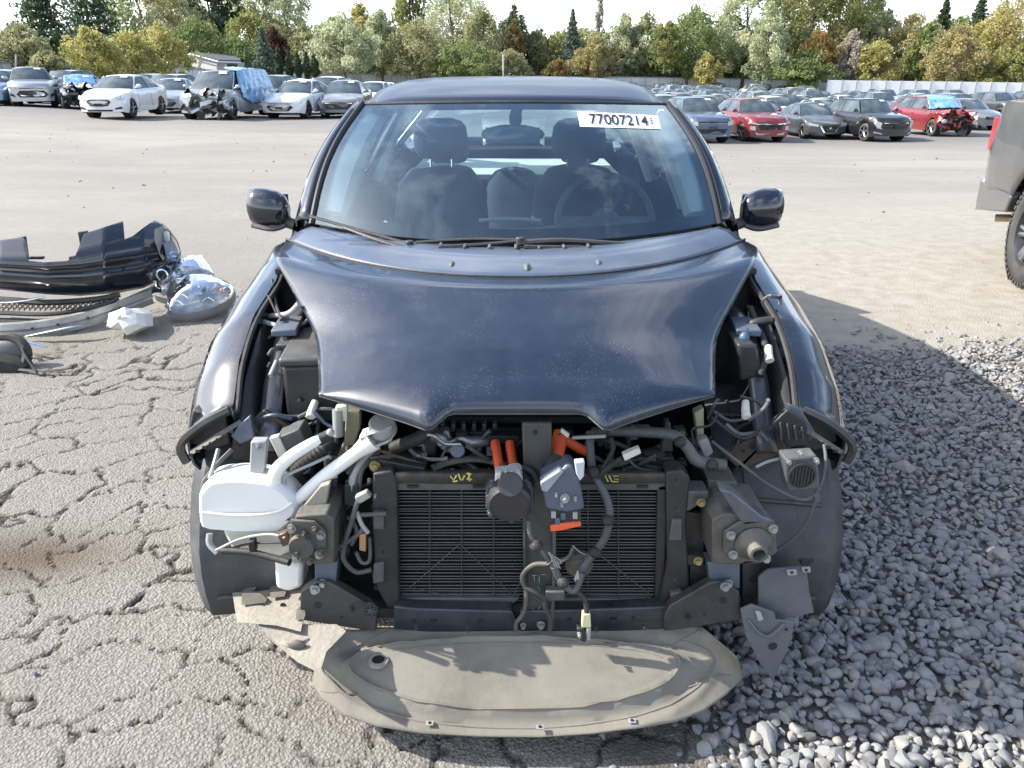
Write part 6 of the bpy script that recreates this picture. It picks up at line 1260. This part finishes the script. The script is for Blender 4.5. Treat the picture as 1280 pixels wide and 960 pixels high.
T(84, 150, 32, 88, 68, 'bush', 'yellow', 'yellow green bush at the left end of the yellow thicket', 0, name='yellow_bush', cat='bush', leaf=.18); T(128, 195, 38, 89, 72, 'bush', 'yellow', 'yellow green bush in the middle of the yellow thicket', 1, name='yellow_bush', cat='bush', leaf=.18); T(172, 238, 30, 90, 76, 'bush', 'yellow', 'tallest yellow green bush, at the right end of the thicket by the house', 2, name='yellow_bush', cat='bush', leaf=.18)
T(40, 88, 66, 86, 60, 'bush', 'olive', 'low brown green bush between dark conifer and fence', 3, name='bush', cat='bush', leaf=.2)
T(148, 225, -50, 82, 108, 'round', 'green', 'bright green tree behind the yellow thicket', 2, leaf=.18); T(190, 256, -18, 80, 100, 'round', 'olive', 'olive tree above the left end of the house roof', 4, leaf=.18)
T(218, 282, 22, 84, 92, 'round', 'green', 'rounded green tree rising right behind the grey house', 0); T(240, 300, -40, 70, 120, 'tall', 'dark', 'dark conifer behind the green tree above the house', 1, nleaf=8000, leaf=.2)
T(285, 350, 14, 84, 104, 'round', 'gold', 'yellow green broadleaf tree above the cypresses', 3); T(270, 325, 45, 88, 98, 'round', 'green', 'dark green low tree over the right end of the house roof', 1)
T(290, 345, -60, 60, 128, 'tall', 'pale', 'tall pale feathery tree left of centre-left sky gap', 1, leaf=.18); T(338, 388, -40, 80, 126, 'tall', 'pale', 'tall pale feathery tree beside the open sky at left', 2, leaf=.18)
T(334, 360, 36, 82, 102, 'round', 'maroon', 'dark maroon tree above the blue spruce', 2, nleaf=3000); T(317, 347, 40, 88, 94, 'cone', 'blue', 'blue green spruce right of the narrow cypresses', 2, nleaf=4000)
for x, tpy, lb in ((302, 63, 'leftmost narrow cypress, beside the grey house'), (310, 62, 'second narrow cypress from the house'), (349, 62, 'narrow dark cypress just right of the blue spruce'), (362, 66, 'dark cypress in the hedge, first past the gap'), (373, 68, 'dark cypress in the middle of the clipped row'), (384, 67, 'dark cypress near the right end of the clipped row'), (394, 70, 'last dark cypress of the row, by the rounded grey green tree')):
    T(x - 5, x + 5, tpy, 89, 90, 'column', 'green' if x < 330 else 'dark', lb, 1, nleaf=1600, leaf=.14, group='narrow cypresses above the fence')
T(360, 405, 40, 86, 110, 'tall', 'olive', 'olive tree behind the clipped row of cypresses', 3); T(392, 470, 20, 92, 100, 'round', 'pale', 'rounded grey green tree left of the hatchback roof', 0, leaf=.2); T(395, 440, 24, 60, 112, 'round', 'green', 'dark green crown behind the rounded grey green tree', 4)
T(438, 468, 0, 70, 122, 'tall', 'yellow', 'small bright yellow tree top against the sky', 2, nleaf=3600); T(455, 500, 12, 94, 108, 'tall', 'pale', 'pointed green tree right of the yellow tree top', 3, nleaf=7000); T(498, 532, -50, 80, 124, 'tall', 'gold', 'tall yellow brown conifer reaching out of the photo', 4, nleaf=7000)
T(490, 560, 28, 96, 106, 'round', 'olive', 'tan olive tree behind the left of the hatchback roof', 2); T(528, 606, -28, 94, 116, 'round', 'pale', 'highest pale olive tree above the car roof', 1, nleaf=7500); T(578, 630, 8, 95, 110, 'round', 'olive', 'brownish olive tree right of the highest one', 3); T(540, 620, 52, 97, 104, 'round', 'green', 'dark green lower tree in the middle, behind the car roof', 4)
T(624, 662, 8, 92, 118, 'round', 'dark', 'pine with a bushy top standing against the sky in the middle', 2, nleaf=3600); T(632, 652, 26, 70, 114, 'tall', 'orange', 'small orange leaved tree in front of the pine', 1, nleaf=2200); T(610, 668, 62, 97, 106, 'bush', 'olive', 'low olive bush by the thin pale post', 1, name='bush', cat='bush')
T(650, 698, 38, 96, 122, 'round', 'dark', 'dark blue green round tree right of the pine', 0); T(696, 732, 20, 96, 116, 'cone', 'blue', 'pointed conifer with open branches right of centre', 1, nleaf=6000); T(680, 712, 74, 97, 108, 'bush', 'orange', 'low rust coloured bush below the open conifer', 2, name='bush', cat='bush', nleaf=2400)
T(722, 762, 44, 97, 112, 'tall', 'tan', 'pale tan tree between open conifer and bare poplar', 0); T(738, 758, -12, 60, 124, 'sparse', 'grey', 'nearly bare poplar with sky showing through', 2, nleaf=700); T(755, 800, 18, 98, 118, 'tall', 'pale', 'pale green tree with upright shoots', 4); T(778, 832, 16, 98, 120, 'tall', 'olive', 'olive grey tree with several pointed tops', 1)
T(822, 896, 6, 98, 114, 'round', 'green', 'broad green tree with a darker right side', 3, nleaf=7000); T(816, 846, 24, 76, 110, 'tall', 'gold', 'bright lime green tree at the left of the broad green one', 2, nleaf=3000); T(866, 898, 68, 99, 108, 'bush', 'yellow', 'small yellow bush below the broad green tree', 3, name='bush', cat='bush', nleaf=2400)
T(893, 962, -45, 99, 116, 'tall', 'pale', 'tall silvery green poplar left of the pointed one', 0, nleaf=8000); T(930, 978, 6, 101, 108, 'tall', 'pale', 'pointed silvery green poplar in front of the tall one', 2, nleaf=6500)
T(962, 1056, -75, 92, 118, 'round', 'gold', 'huge green and gold tree right of the poplars', 2, nleaf=9000, leaf=.2); T(1012, 1078, -55, 60, 126, 'round', 'dark', 'dark right side of the tall crowns at upper right', 1, nleaf=6000); T(998, 1042, 38, 90, 108, 'round', 'orange', 'orange topped small tree right of the huge one', 3, nleaf=3600); T(968, 1040, 62, 101, 106, 'bush', 'green', 'dark green shrubs along the fence under the huge tree', 2, name='bush', cat='bush')
T(1036, 1082, 42, 102, 108, 'bush', 'grey', 'greyish tan shrub sloping beside the orange topped tree', 4, name='bush', cat='bush'); T(1042, 1100, 20, 98, 116, 'round', 'olive', 'olive tree behind the greyish tan shrub', 0); T(1070, 1130, -2, 70, 126, 'sparse', 'pale', 'thin pale crown with sky between its branches', 1, nleaf=2400)
T(1068, 1120, 50, 102, 106, 'bush', 'yellow', 'golden yellow bush in front of the right trees', 1, name='bush', cat='bush'); T(1100, 1160, 14, 100, 114, 'tall', 'tan', 'tan and green tree behind the golden bush', 3); T(1130, 1172, 30, 102, 110, 'round', 'green', 'mid green tree left of the tan domed bush', 2); T(1146, 1184, 2, 100, 116, 'cone', 'dark', 'pointed dark conifer behind the tan dome', 1, nleaf=6000)
T(1150, 1222, 34, 103, 104, 'bush', 'tan', 'tan and gold domed bush at right', 3, name='bush', cat='bush', nleaf=6500); T(1200, 1232, -6, 60, 120, 'cone', 'dark', 'dark conifer top between tan dome and yellow trees', 2, nleaf=4000); T(1206, 1262, 6, 103, 108, 'round', 'yellow', 'yellow tree right of the tan dome', 4, nleaf=6500); T(1240, 1330, -30, 103, 106, 'round', 'tan', 'large tan and yellow tree cut off by the right edge', 1, nleaf=7500); T(1225, 1290, 55, 104, 102, 'bush', 'gold', 'green gold bush low at the right edge', 0, name='bush', cat='bush'); T(1300, 1400, -30, 104, 106, 'round', 'olive', 'olive tree just beyond the right edge', 2)
fc = random.Random(5); DW = ['small', 'broad', 'slim', 'dense', 'ragged', 'low', 'leaning']; FX = [30, 120, 170, 230, 262, 355, 385, 430, 478, 512, 545, 590, 640, 668, 705, 742, 775, 815, 850, 905, 925, 990, 1045, 1090, 1135, 1165, 1190, 1235, 1275]
for k, x in enumerate(FX):
    wd_ = fc.uniform(22, 34); tp_ = fc.uniform(30, 50) if 640 < x < 830 else fc.uniform(12, 38); cl_ = fc.choice(['green', 'olive', 'pale', 'gold', 'olive', 'green'])
    near_ = min([(60, 'the big dark conifers'), (160, 'the yellow thicket'), (268, 'the grey house'), (332, 'the blue green spruce'), (372, 'the row of dark cypresses'), (430, 'the rounded grey green tree'), (515, 'the tall yellow brown tree'), (565, 'the highest pale olive tree'), (643, 'the bushy topped pine'), (714, 'the pointed conifer right of centre'), (748, 'the bare poplar'), (858, 'the broad green tree'), (950, 'the silvery poplars'), (1020, 'the orange topped tree'), (1094, 'the golden yellow bush'), (1186, 'the tan domed bush'), (1270, 'the tan tree at the right edge')], key=lambda q: abs(q[0] - x))
    T(x - wd_, x + wd_, tp_, 96, 121 + fc.uniform(-2, 2) if x > 240 else 112, fc.choice(['round', 'round', 'tall']), cl_, f"{DW[k % 7]} {dict(green='green', olive='olive', pale='grey green', gold='yellow green')[cl_]} tree, back row, just {'left' if x < near_[0] else 'right'} of {near_[1]}", k % 5, nleaf=4600)
for k, x in enumerate((1330, 1390, 1450, 1520, 1590, 1660, 1740, 1820, 1900, 1990, 2080)):
    T(x - 34, x + 34, fc.uniform(-20, 30), 104, 104 - k * 2, fc.choice(['round', 'tall']), ['gold', 'olive', 'green', 'tan', 'pale'][k % 5], f"{['gold','olive','green','tan','grey green'][k % 5]} tree beyond the right edge, {ordn[k]} past the white fence corner", k % 5, nleaf=3600)
# low bramble along the fence
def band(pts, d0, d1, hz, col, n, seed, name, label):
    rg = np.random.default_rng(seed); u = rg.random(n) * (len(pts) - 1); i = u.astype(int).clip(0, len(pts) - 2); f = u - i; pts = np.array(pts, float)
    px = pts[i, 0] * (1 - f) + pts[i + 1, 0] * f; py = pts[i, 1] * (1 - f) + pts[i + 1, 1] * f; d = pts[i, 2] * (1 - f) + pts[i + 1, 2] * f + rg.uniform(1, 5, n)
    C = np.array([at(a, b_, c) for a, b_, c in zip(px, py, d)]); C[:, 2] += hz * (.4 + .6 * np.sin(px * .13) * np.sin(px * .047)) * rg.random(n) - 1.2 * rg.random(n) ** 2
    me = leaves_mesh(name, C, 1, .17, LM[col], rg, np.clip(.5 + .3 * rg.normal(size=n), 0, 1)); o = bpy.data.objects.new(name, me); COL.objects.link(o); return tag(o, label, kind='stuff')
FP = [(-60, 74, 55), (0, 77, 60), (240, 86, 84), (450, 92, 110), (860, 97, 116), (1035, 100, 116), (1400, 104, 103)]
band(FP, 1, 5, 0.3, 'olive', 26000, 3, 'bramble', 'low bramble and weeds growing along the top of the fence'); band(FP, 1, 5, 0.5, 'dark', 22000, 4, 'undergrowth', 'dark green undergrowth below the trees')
rg = np.random.default_rng(5); n = 60000; px = rg.uniform(-80, 1400, n); d = 124 + rg.uniform(0, 12, n); C = np.stack([(px - 640) / 960 * d * .93, d, -2 + rg.random(n) * (6.0 + 2.0 * np.sin(px * .02) + 1.5 * np.sin(px * .071))], 1)
o = bpy.data.objects.new('far_wood', leaves_mesh('far_wood', C, 1, .36, LM['olive'], rg, rg.random(n))); COL.objects.link(o); tag(o, 'dark green wood massed behind the nearer trees', kind='stuff')
# ============================================================ loose parts on the ground at left
def NXl(x, P): return NX(x, [a[0] for a in P], [a[1] for a in P])
def loose(name, loc, label, cat, group=None): return empty(name, loc, 0, label, cat, group)
bumper = loose('bumper_cover', (-2.9, 5.1, 0), 'torn off black front bumper cover with a fog lamp opening at its right end', 'bumper cover')
TE = [(-130, 300), (0, 300), (18, 298), (28, 296), (31, 300), (36, 326), (55, 328), (84, 326), (94, 320), (100, 305), (105, 292), (130, 284), (154, 276), (156, 299), (166, 295), (180, 284), (193, 275), (203, 279), (214, 289), (222, 302), (228, 316), (230, 326)]
BE = [(-130, 352), (0, 362), (60, 368), (100, 370), (150, 366), (180, 360), (200, 350), (215, 340), (230, 330)]
YB = [(-130, 5.05), (0, 4.92), (60, 4.92), (130, 5.02), (180, 5.2), (210, 5.36), (230, 5.55)]
xs = sorted(set([a[0] for a in TE] + list(np.linspace(-130, 230, 60)))); rows = []
EV = [(-130, 296), (0, 294), (60, 294), (110, 284), (155, 275), (180, 272), (203, 278), (216, 290), (230, 325)]
for v in np.linspace(0, 1, 26):
    r_ = []
    for x in xs:
        e_, b_ = NXl(x, EV), NXl(x, BE); py = max(lerp(e_, b_, v), min(NXl(x, TE), b_ - .5)); w_ = (py - e_) / max(1, b_ - e_)
        r_.append(at(x, py, NXl(x, YB) + .16 * (1 - w_) ** 1.5 - .09 * math.sin(math.pi * min(1, max(0, w_))) + .03 * math.exp(-((w_ - .62) / .05) ** 2)))
    rows.append(r_)
MB().grid(rows).build('bumper_skin', [paint], bumper, solid=.008, sharp=40)
def bt(name, P, r, m, flat=1., seg=8, parent=None, **k): return MB().tube([at(*p) for p in P], r, seg, flat=flat, **k).build(name, [m], parent or bumper)
bt('lower_bar', [(-130, 366, 5.0), (0, 374, 4.9), (60, 378, 4.88), (120, 374, 4.95), (150, 368, 5.02)], .028, rubber, .7)
bt('lower_lip', [(-130, 396, 4.98), (0, 402, 4.86), (70, 402, 4.84), (130, 388, 4.95), (165, 374, 5.1), (190, 362, 5.25), (212, 346, 5.4)], .034, rubber, .8)
bt('lower_lip', [(-130, 385, 4.98), (0, 391, 4.86), (70, 392, 4.84), (130, 380, 4.95), (148, 372, 5.0)], .022, rubber, .7)
mb = MB()
for k in range(22):
    x = 2 + k * 6.6
    for j in range(3):
        yb = NXl(x, YB) - .03; s_ = 3.3 if j % 2 else 0; y0 = lerp(377, 386, 0) + j * 3.6 - (x > 90) * (x - 90) * .10
        mb.tube([at(x + s_ - 2.6, y0 + 1.8, yb), at(x + s_ - 1.6, y0, yb), at(x + s_ + 1.6, y0, yb), at(x + s_ + 2.6, y0 + 1.8, yb), at(x + s_ + 1.6, y0 + 3.6, yb)], .006, 4, smooth=False)
mb.build('honeycomb_mesh', [tan_m], bumper, kind='stuff')
for P in ([(97, 290), (108, 289), (103, 312), (101, 314)], [(20, 297), (30, 296), (34, 326), (28, 324)]): MB().ppx(P, 5.14, .03).build('mounting_tab', [plastic], bumper, bevel=.003)
for x in (92, 96, 42, 50): MB().box(at(x, 322, 5.1), (.05, .03, .018)).build('clip', [plastic], bumper, bevel=.003)
# fog lamp opening
fo = [(193, 286), (202, 283), (212, 288), (222, 302), (227, 318), (220, 332), (210, 336), (200, 320), (193, 300)]
L1 = [at(x, y, NXl(x, YB) - .04) for x, y in fo]; c_ = sum(L1, Vector()) / len(L1)
mb = MB(); mb.grid([roundloop(L1), roundloop([p.lerp(c_, .18) + Vector((0, .02, 0)) for p in L1]), roundloop([p.lerp(c_, .3) + Vector((0, .06, 0)) for p in L1])], closed=True); mb.build('fog_lamp_bezel', [grey_lt], bumper, sharp=50)
fl = MB(); q = roundloop([at(x, y, NXl(x, YB) - .05) for x, y in [(204, 303), (216, 300), (224, 316), (216, 328), (208, 322)]]); cc_ = sum(q, Vector()) / len(q); fl.grid([q, [p.lerp(cc_, .5) + Vector((0, -.02, 0)) for p in q], [p.lerp(cc_, .97) + Vector((0, -.028, 0)) for p in q]], closed=True); fl.build('fog_lamp', [mat('fog_glass', (.12, .2, .3), .06, .3, 1, .3, vs=15)], bumper)
MB().lathe(at(203, 344, 5.22), (0, -1, .1), [(.04, 0), (.044, .006), (.036, .008), (.034, 0)]).build('tow_ring', [chrome], bumper)
# reinforcement beam
beam = loose('bumper_beam', (-2.9, 4.85, 0), 'long curved silver bumper beam lying in front of the black bumper cover', 'bumper beam')
PB = catmull([at(*p) for p in [(-140, 424, 4.80), (-60, 418, 4.72), (0, 414, 4.72), (50, 410, 4.74), (100, 401, 4.84), (145, 387, 4.99), (175, 376, 5.12), (193, 369, 5.22)]], 8); rows = []
for dy, dz in ((0, .055), (-.03, .05), (-.035, .012), (-.02, 0), (-.035, -.012), (-.03, -.05), (0, -.055)): rows.append([p + Vector((0, dy, dz)) for p in PB])
MB().grid(rows).build('beam_skin', [mat('beam_alloy', (.42, .42, .41), .42, .6, 0, .25, vs=12, dust=.35, bump=.2, bs=50)], beam, sharp=25, solid=.006)
for x in (72, 110, 150, 40): p = at(x, NX(x, [0, 50, 100, 145, 175], [414, 410, 401, 387, 376]), NX(x, [0, 50, 100, 145, 175], [4.72, 4.74, 4.84, 4.99, 5.12]) - .042); MB().cyl(p, p + Vector((0, .006, 0)), .008, seg=10).build('hole', [ink], beam)
st1 = MB().tube([at(*p) for p in [(32, 420, 4.6), (60, 414, 4.6), (90, 408, 4.62), (113, 405, 4.68)]], lambda t: .018 * math.sin(math.pi * (t * .9 + .05)) + .004, 8, flat=.3).build('chrome_trim', [chrome]); tag(st1, 'short curved chrome strip below the silver beam', 'trim strip')
st2 = MB().tube([at(*p) for p in [(-40, 374, 4.80), (0, 378, 4.78), (30, 376, 4.8), (56, 371, 4.84)]], .014, 8, flat=.5).build('chrome_trim', [chrome]); tag(st2, 'straight chrome strip across the lower grille of the loose bumper at the left edge', 'trim strip')
# two headlamps lifted out of the car
def headlamp(out, y0, y1, label, parts):
    root = loose('headlamp', at(out[0][0], out[0][1], y0), label, 'headlight', 'removed headlamps')
    def PT(x, y, b=0): f = (y - min(p[1] for p in out)) / (max(p[1] for p in out) - min(p[1] for p in out)); return at(x, y, lerp(y1, y0, f)) + Vector((0, -.6, .8)) * b
    O = roundloop([PT(*p) for p in out]); c = sum(O, Vector()) / len(O)
    mb = MB(); mb.grid([O, [p.lerp(c, .03) + Vector((0, -.02, .03)) for p in O], [p.lerp(c, .3) + Vector((0, -.055, .075)) for p in O], [p.lerp(c, .7) + Vector((0, -.07, .10)) for p in O], [p.lerp(c, .99) + Vector((0, -.075, .105)) for p in O]], closed=True); mb.build('clear_lens', [glass_lens], root, recalc=False)
    mb = MB(); mb.grid([O, [p.lerp(c, .15) + Vector((0, .0, -.01)) for p in O], [p.lerp(c, .55) + Vector((0, .01, -.03)) for p in O], [p.lerp(c, .99) + Vector((0, .0, -.02)) for p in O]], closed=True); mb.build('reflector_shell', [mat('lamp_shell', (.50, .54, .58), .25, .6, 0, .3, vs=25, bump=.4, bs=40)], root, sharp=30)
    mb = MB(); mb.grid([O, [p + Vector((0, .02, -.05)) for p in O], [p.lerp(c, .15) + Vector((0, .03, -.09)) for p in O]], closed=True); mb.build('housing', [mat('lamp_housing', (.30, .30, .29), .5, .1, 0, .2, dust=.3)], root, sharp=40)
    for x, y, r, kind in parts:
        p = PT(x, y, .03)
        if kind == 'bowl':
            mb = MB(); mb.lathe(p, (0, -.75, .66), [(r, .02), (r * .9, .0), (r * .5, -.02), (.004, -.028)]); mb.build('reflector_bowl', [chrome], root); MB().ball(p, r * .32).build('bulb_cap', [chrome], root)
        elif kind == 'amber': MB().ball(p, r, sc=(1.2, .5, .8)).build('marker_lens', [mat('pink_marker', (.55, .28, .22), .25, 0, .5)], root)
        else: MB().tube([PT(x - r, y + 1, .02), PT(x, y - 3, .03), PT(x + r, y + 1, .02)], .006, 6).build('reflector_rib', [chrome], root)
    return root
headlamp([(190, 368), (200, 352), (222, 334), (240, 324), (256, 322), (268, 342), (270, 346), (240, 352), (222, 362), (210, 374)], 5.22, 5.60, 'clear headlamp lying behind the other one, against the bumper end', [(246, 332, .03, 'amber'), (226, 345, .05, 'bowl'), (212, 355, 6, 'rib'), (236, 344, 6, 'rib')])
headlamp([(206, 388), (214, 375), (226, 358), (240, 346), (262, 346), (280, 352), (294, 361), (288, 374), (262, 386), (236, 394), (212, 395)], 4.98, 5.30, 'clear headlamp with chrome bowl, the nearer one on the asphalt', [(252, 362, .075, 'bowl'), (276, 363, .035, 'amber'), (281, 367, .025, 'amber'), (230, 374, 7, 'rib'), (224, 382, 7, 'rib'), (262, 378, 8, 'rib')])
wp = [(133, 409), (140, 396), (152, 387), (172, 385), (181, 392), (182, 408), (170, 413), (158, 419), (154, 412), (143, 411)]
O = [at(x, y, 4.72 + (400 - y) * .006) for x, y in wp]; c = sum(O, Vector()) / len(O); rg = np.random.default_rng(2)
mb = MB(); mb.grid([O, [p.lerp(c, .25) + Vector((0, -.04, .03)) + Vector(rg.normal(size=3) * .010) for p in O], [p.lerp(c, .6) + Vector((0, -.05, .05)) + Vector(rg.normal(size=3) * .016) for p in O], [p.lerp(c, .98) + Vector((0, -.05, .03)) for p in O]], closed=True)
mb.grid([O, [p + Vector((0, .10, -.03)) for p in O]], closed=True); wb = mb.build('plastic_scrap', [mat('white_scrap', (.74, .73, .68), .5, 0, 0, .08, bump=.3, bs=30)], None, sharp=18); tag(wb, 'crumpled translucent white plastic piece on the asphalt by the silver beam', 'plastic scrap')
# black round part with straps at the left edge
bp = loose('black_grille_part', at(0, 470, 4.0), 'black oval plastic part with loose straps lying at the left edge', 'car part')
pc = at(6, 445, 4.15); mb = MB(); mb.tube([pc + Vector((.13 * math.cos(a), .05 * math.sin(a) + .0, .10 * math.sin(a))) for a in np.linspace(0, 2 * math.pi, 25)], .028, 8, smooth=False); mb.build('rim_ring', [rubber], bp)
MB().ball(pc + Vector((0, .03, 0)), .12, sc=(1, .35, .75)).build('dark_insert', [plastic_g], bp)
MB().tube([at(24, 424, 4.2), at(32, 445, 4.1), at(46, 466, 4.0)], .006, 6).build('strap', [ink], bp); MB().tube([at(25, 462, 4.05), at(50, 464, 4.02), at(76, 462, 4.02), at(90, 459, 4.03)], lambda t: .014 * (1 - t * .6), 6, flat=.6).build('strap', [rubber], bp)
for P in ([(8, 417, 4.35), (30, 426, 4.3), (58, 434, 4.3)], [(-20, 424, 4.3), (10, 424, 4.3), (20, 430, 4.25)]): MB().tube([at(*p) for p in P], .014, 6, flat=.3).build('chrome_sliver', [chrome], bp)
MB().ppx([(-60, 440), (10, 452), (28, 462), (20, 470), (-60, 474)], 4.05, .12).build('dark_base', [rubber], bp, bevel=.01)
# ============================================================ grey pickup at the right edge
tr = empty('pickup_truck', (0, 0, 0)); tp = mat('pickup_paint', (.10, .103, .11), .30, .45, .8, .08, vs=2, dust=.25, dcol=(.3, .28, .25)); Lx = 5.9; WT = .98
ax_r = Lx - 1.30; ax_f = .95
ang = np.linspace(0, math.pi, 17)
for s in (-1, 1):
    ys = sorted(set([1.9, 2.4, 3.0, 3.6] + [round(ax_r + .50 * math.cos(a), 4) for a in ang] + [Lx - .5, Lx - .3, Lx - .12, Lx - .04, Lx])); rows = []
    for y in ys:
        zl = .62
        if abs(y - ax_r) < .50: zl = max(zl, .42 + math.sqrt(max(0, .25 - (y - ax_r) ** 2)))
        k = max(0, 1 - (Lx - y) / .3); ww = WT - .10 * k * k
        rows.append([Vector((s * (ww - .02), y, zl)), Vector((s * (ww + .0), y, lerp(zl, 1.30, .15))), Vector((s * (ww + .012), y, lerp(zl, 1.30, .45))), Vector((s * ww, y, 1.05)), Vector((s * (ww - .012), y, 1.20)), Vector((s * (ww - .03), y, 1.345 - .02 * k)), Vector((s * (ww - .11), y, 1.36 - .02 * k))])
    MB().grid(rows).build('bed_side', [tp], tr, solid=.02, sharp=40)
    MB().prism([(s * (WT - .01), Lx - .85, .64), (s * (WT - .01), Lx - .10, .66), (s * (WT - .09), Lx + .12, .66), (s * (WT - .10), Lx + .12, .42), (s * (WT - .03), Lx - .05, .40), (s * (WT - .01), Lx - .80, .50)], (-s * .12, 0, 0)).build('bumper_end', [tp], tr, bevel=.015)
    MB().prism([(s * (WT - .06), Lx - .02, .92), (s * (WT - .07), Lx - .08, .92), (s * (WT - .07), Lx - .09, 1.20), (s * (WT - .06), Lx - .03, 1.20)], (0, .07, 0)).build('tail_light', [red_l], tr, bevel=.01)
    for y in (ax_r, ax_f):
        c = Vector((s * (WT - .16), y, .405)); n_ = 30
        wl_ = MB().lathe(c - Vector((s * .13, 0, 0)), (s, 0, 0), [(.22, 0), (.36, 0), (.400, .03), (.405, .13), (.400, .23), (.37, .262), (.28, .275), (.235, .262)], seg=40).build('wheel', [tire_m], tr)
        mb = MB()
        for k in range(44):
            a = 2 * math.pi * k / 44; d = Vector((0, math.cos(a), math.sin(a)))
            for q in (.055, .13, .205): mb.box(c - Vector((s * (.13 - q), 0, 0)) + d * .405, (.055, .030, .016), rot=Matrix.Rotation(a - math.pi / 2, 3, 'X') @ Matrix.Rotation(.3 * (1 if k % 2 else -1), 3, 'Z'))
            mb.box(c + Vector((s * .135, 0, 0)) + d * .375, (.012, .028, .03), rot=Matrix.Rotation(a - math.pi / 2, 3, 'X'))
        mb.build('tread_blocks', [tire_m], wl_, kind='stuff')
        mb = MB(); mb.lathe(c - Vector((s * .1, 0, 0)), (s, 0, 0), [(.001, .10), (.20, .11), (.225, .21), (.24, .235), (.245, .23)], seg=36, m=1); mb.cyl(c + Vector((s * .0, 0, 0)), c + Vector((s * .10, 0, 0)), .07, seg=14)
        for k in range(6):
            for o_ in (-.13, .13): a = 2 * math.pi * k / 6 + o_; d = Vector((0, math.cos(a), math.sin(a))); mb.tube([c + Vector((s * .085, 0, 0)) + d * .05, c + Vector((s * .10, 0, 0)) + d * .225], .020, 6, smooth=False)
        mb.build('rim', [rim_m, rim_d], wl_)
        MB().lathe(Vector((s * (WT - .40), y, .42)), (s, 0, 0), [(.02, 0), (.49, 0), (.49, .34)], seg=20).build('wheel_well', [under], tr, recalc=False)
    # cab side and front wing, beyond the frame
    MB().prism([(s * WT * .99, .15, .5), (s * WT * .99, ax_f - .5, .5), (s * WT * .99, ax_f - .3, .86), (s * WT * .99, ax_f + .3, .86), (s * WT * .99, ax_f + .5, .5), (s * WT * .99, 3.6, .5), (s * WT * .99, 3.6, 1.2), (s * WT * .97, 1.3, 1.15), (s * WT * .95, .15, 1.05)], (-s * .06, 0, 0)).build('cab_side', [tp], tr, bevel=.01)
    MB().prism([(s * WT * .95, 1.6, 1.18), (s * WT * .95, 3.5, 1.2), (s * WT * .80, 3.35, 1.78), (s * WT * .80, 2.3, 1.78)], (-s * .02, 0, 0)).build('side_window', [cglass], tr)
MB().box((0, Lx - .04, 1.0), (1.70, .05, .66)).build('tailgate', [tp], tr, bevel=.015); MB().box((0, Lx + .10, .53), (1.75, .16, .20)).build('rear_bumper', [chrome], tr, bevel=.02)
MB().box((0, 4.7, .72), (1.6, 2.2, .06)).build('bed_floor', [under], tr); MB().box((0, 2.95, .42), (1.1, 5.4, .22)).build('frame_rails', [under], tr)
MB().grid([[Vector((x, y, z)) for x in (-.93, -.5, 0, .5, .93)] for y, z in ((.05, .95), (.15, 1.06), (1.5, 1.16))]).build('bonnet', [tp], tr, solid=.02); MB().box((0, .06, .75), (1.8, .10, .5)).build('front_panel', [grille_m], tr, bevel=.02)
MB().grid([[Vector((x, y, z)) for x in (-.78, 0, .78)] for y, z in ((2.25, 1.77), (2.6, 1.81), (3.4, 1.78))]).build('cab_roof', [tp], tr, solid=.03); MB().grid([[Vector((x * q, y, z)) for x in (-.9, 0, .9)] for y, z, q in ((1.5, 1.16, 1), (2.25, 1.77, .86))]).build('windshield', [cglass], tr, recalc=False)
MB().grid([[Vector((x * q, y, z)) for x in (-.9, 0, .9)] for y, z, q in ((3.6, 1.18, 1), (3.4, 1.77, .86))]).build('rear_window', [cglass], tr, recalc=False)
MB().tube([(-.45, Lx - .5, .40), (-.55, Lx - .2, .36), (-.75, Lx - .05, .33)], .035, 10).build('exhaust_pipe', [mat('rusty_pipe', (.42, .33, .2), .5, .6, 0, .3)], tr)
a_ = R(-12); M = rotz(a_); wc = M @ Vector((-.94, ax_r, 0)); tr.location = Vector((3.985, 5.90, 0)) - wc; tr.rotation_euler = (0, 0, a_); tag(tr, 'grey pickup truck cut off by the right edge, its rear wheel in view', 'pickup truck')
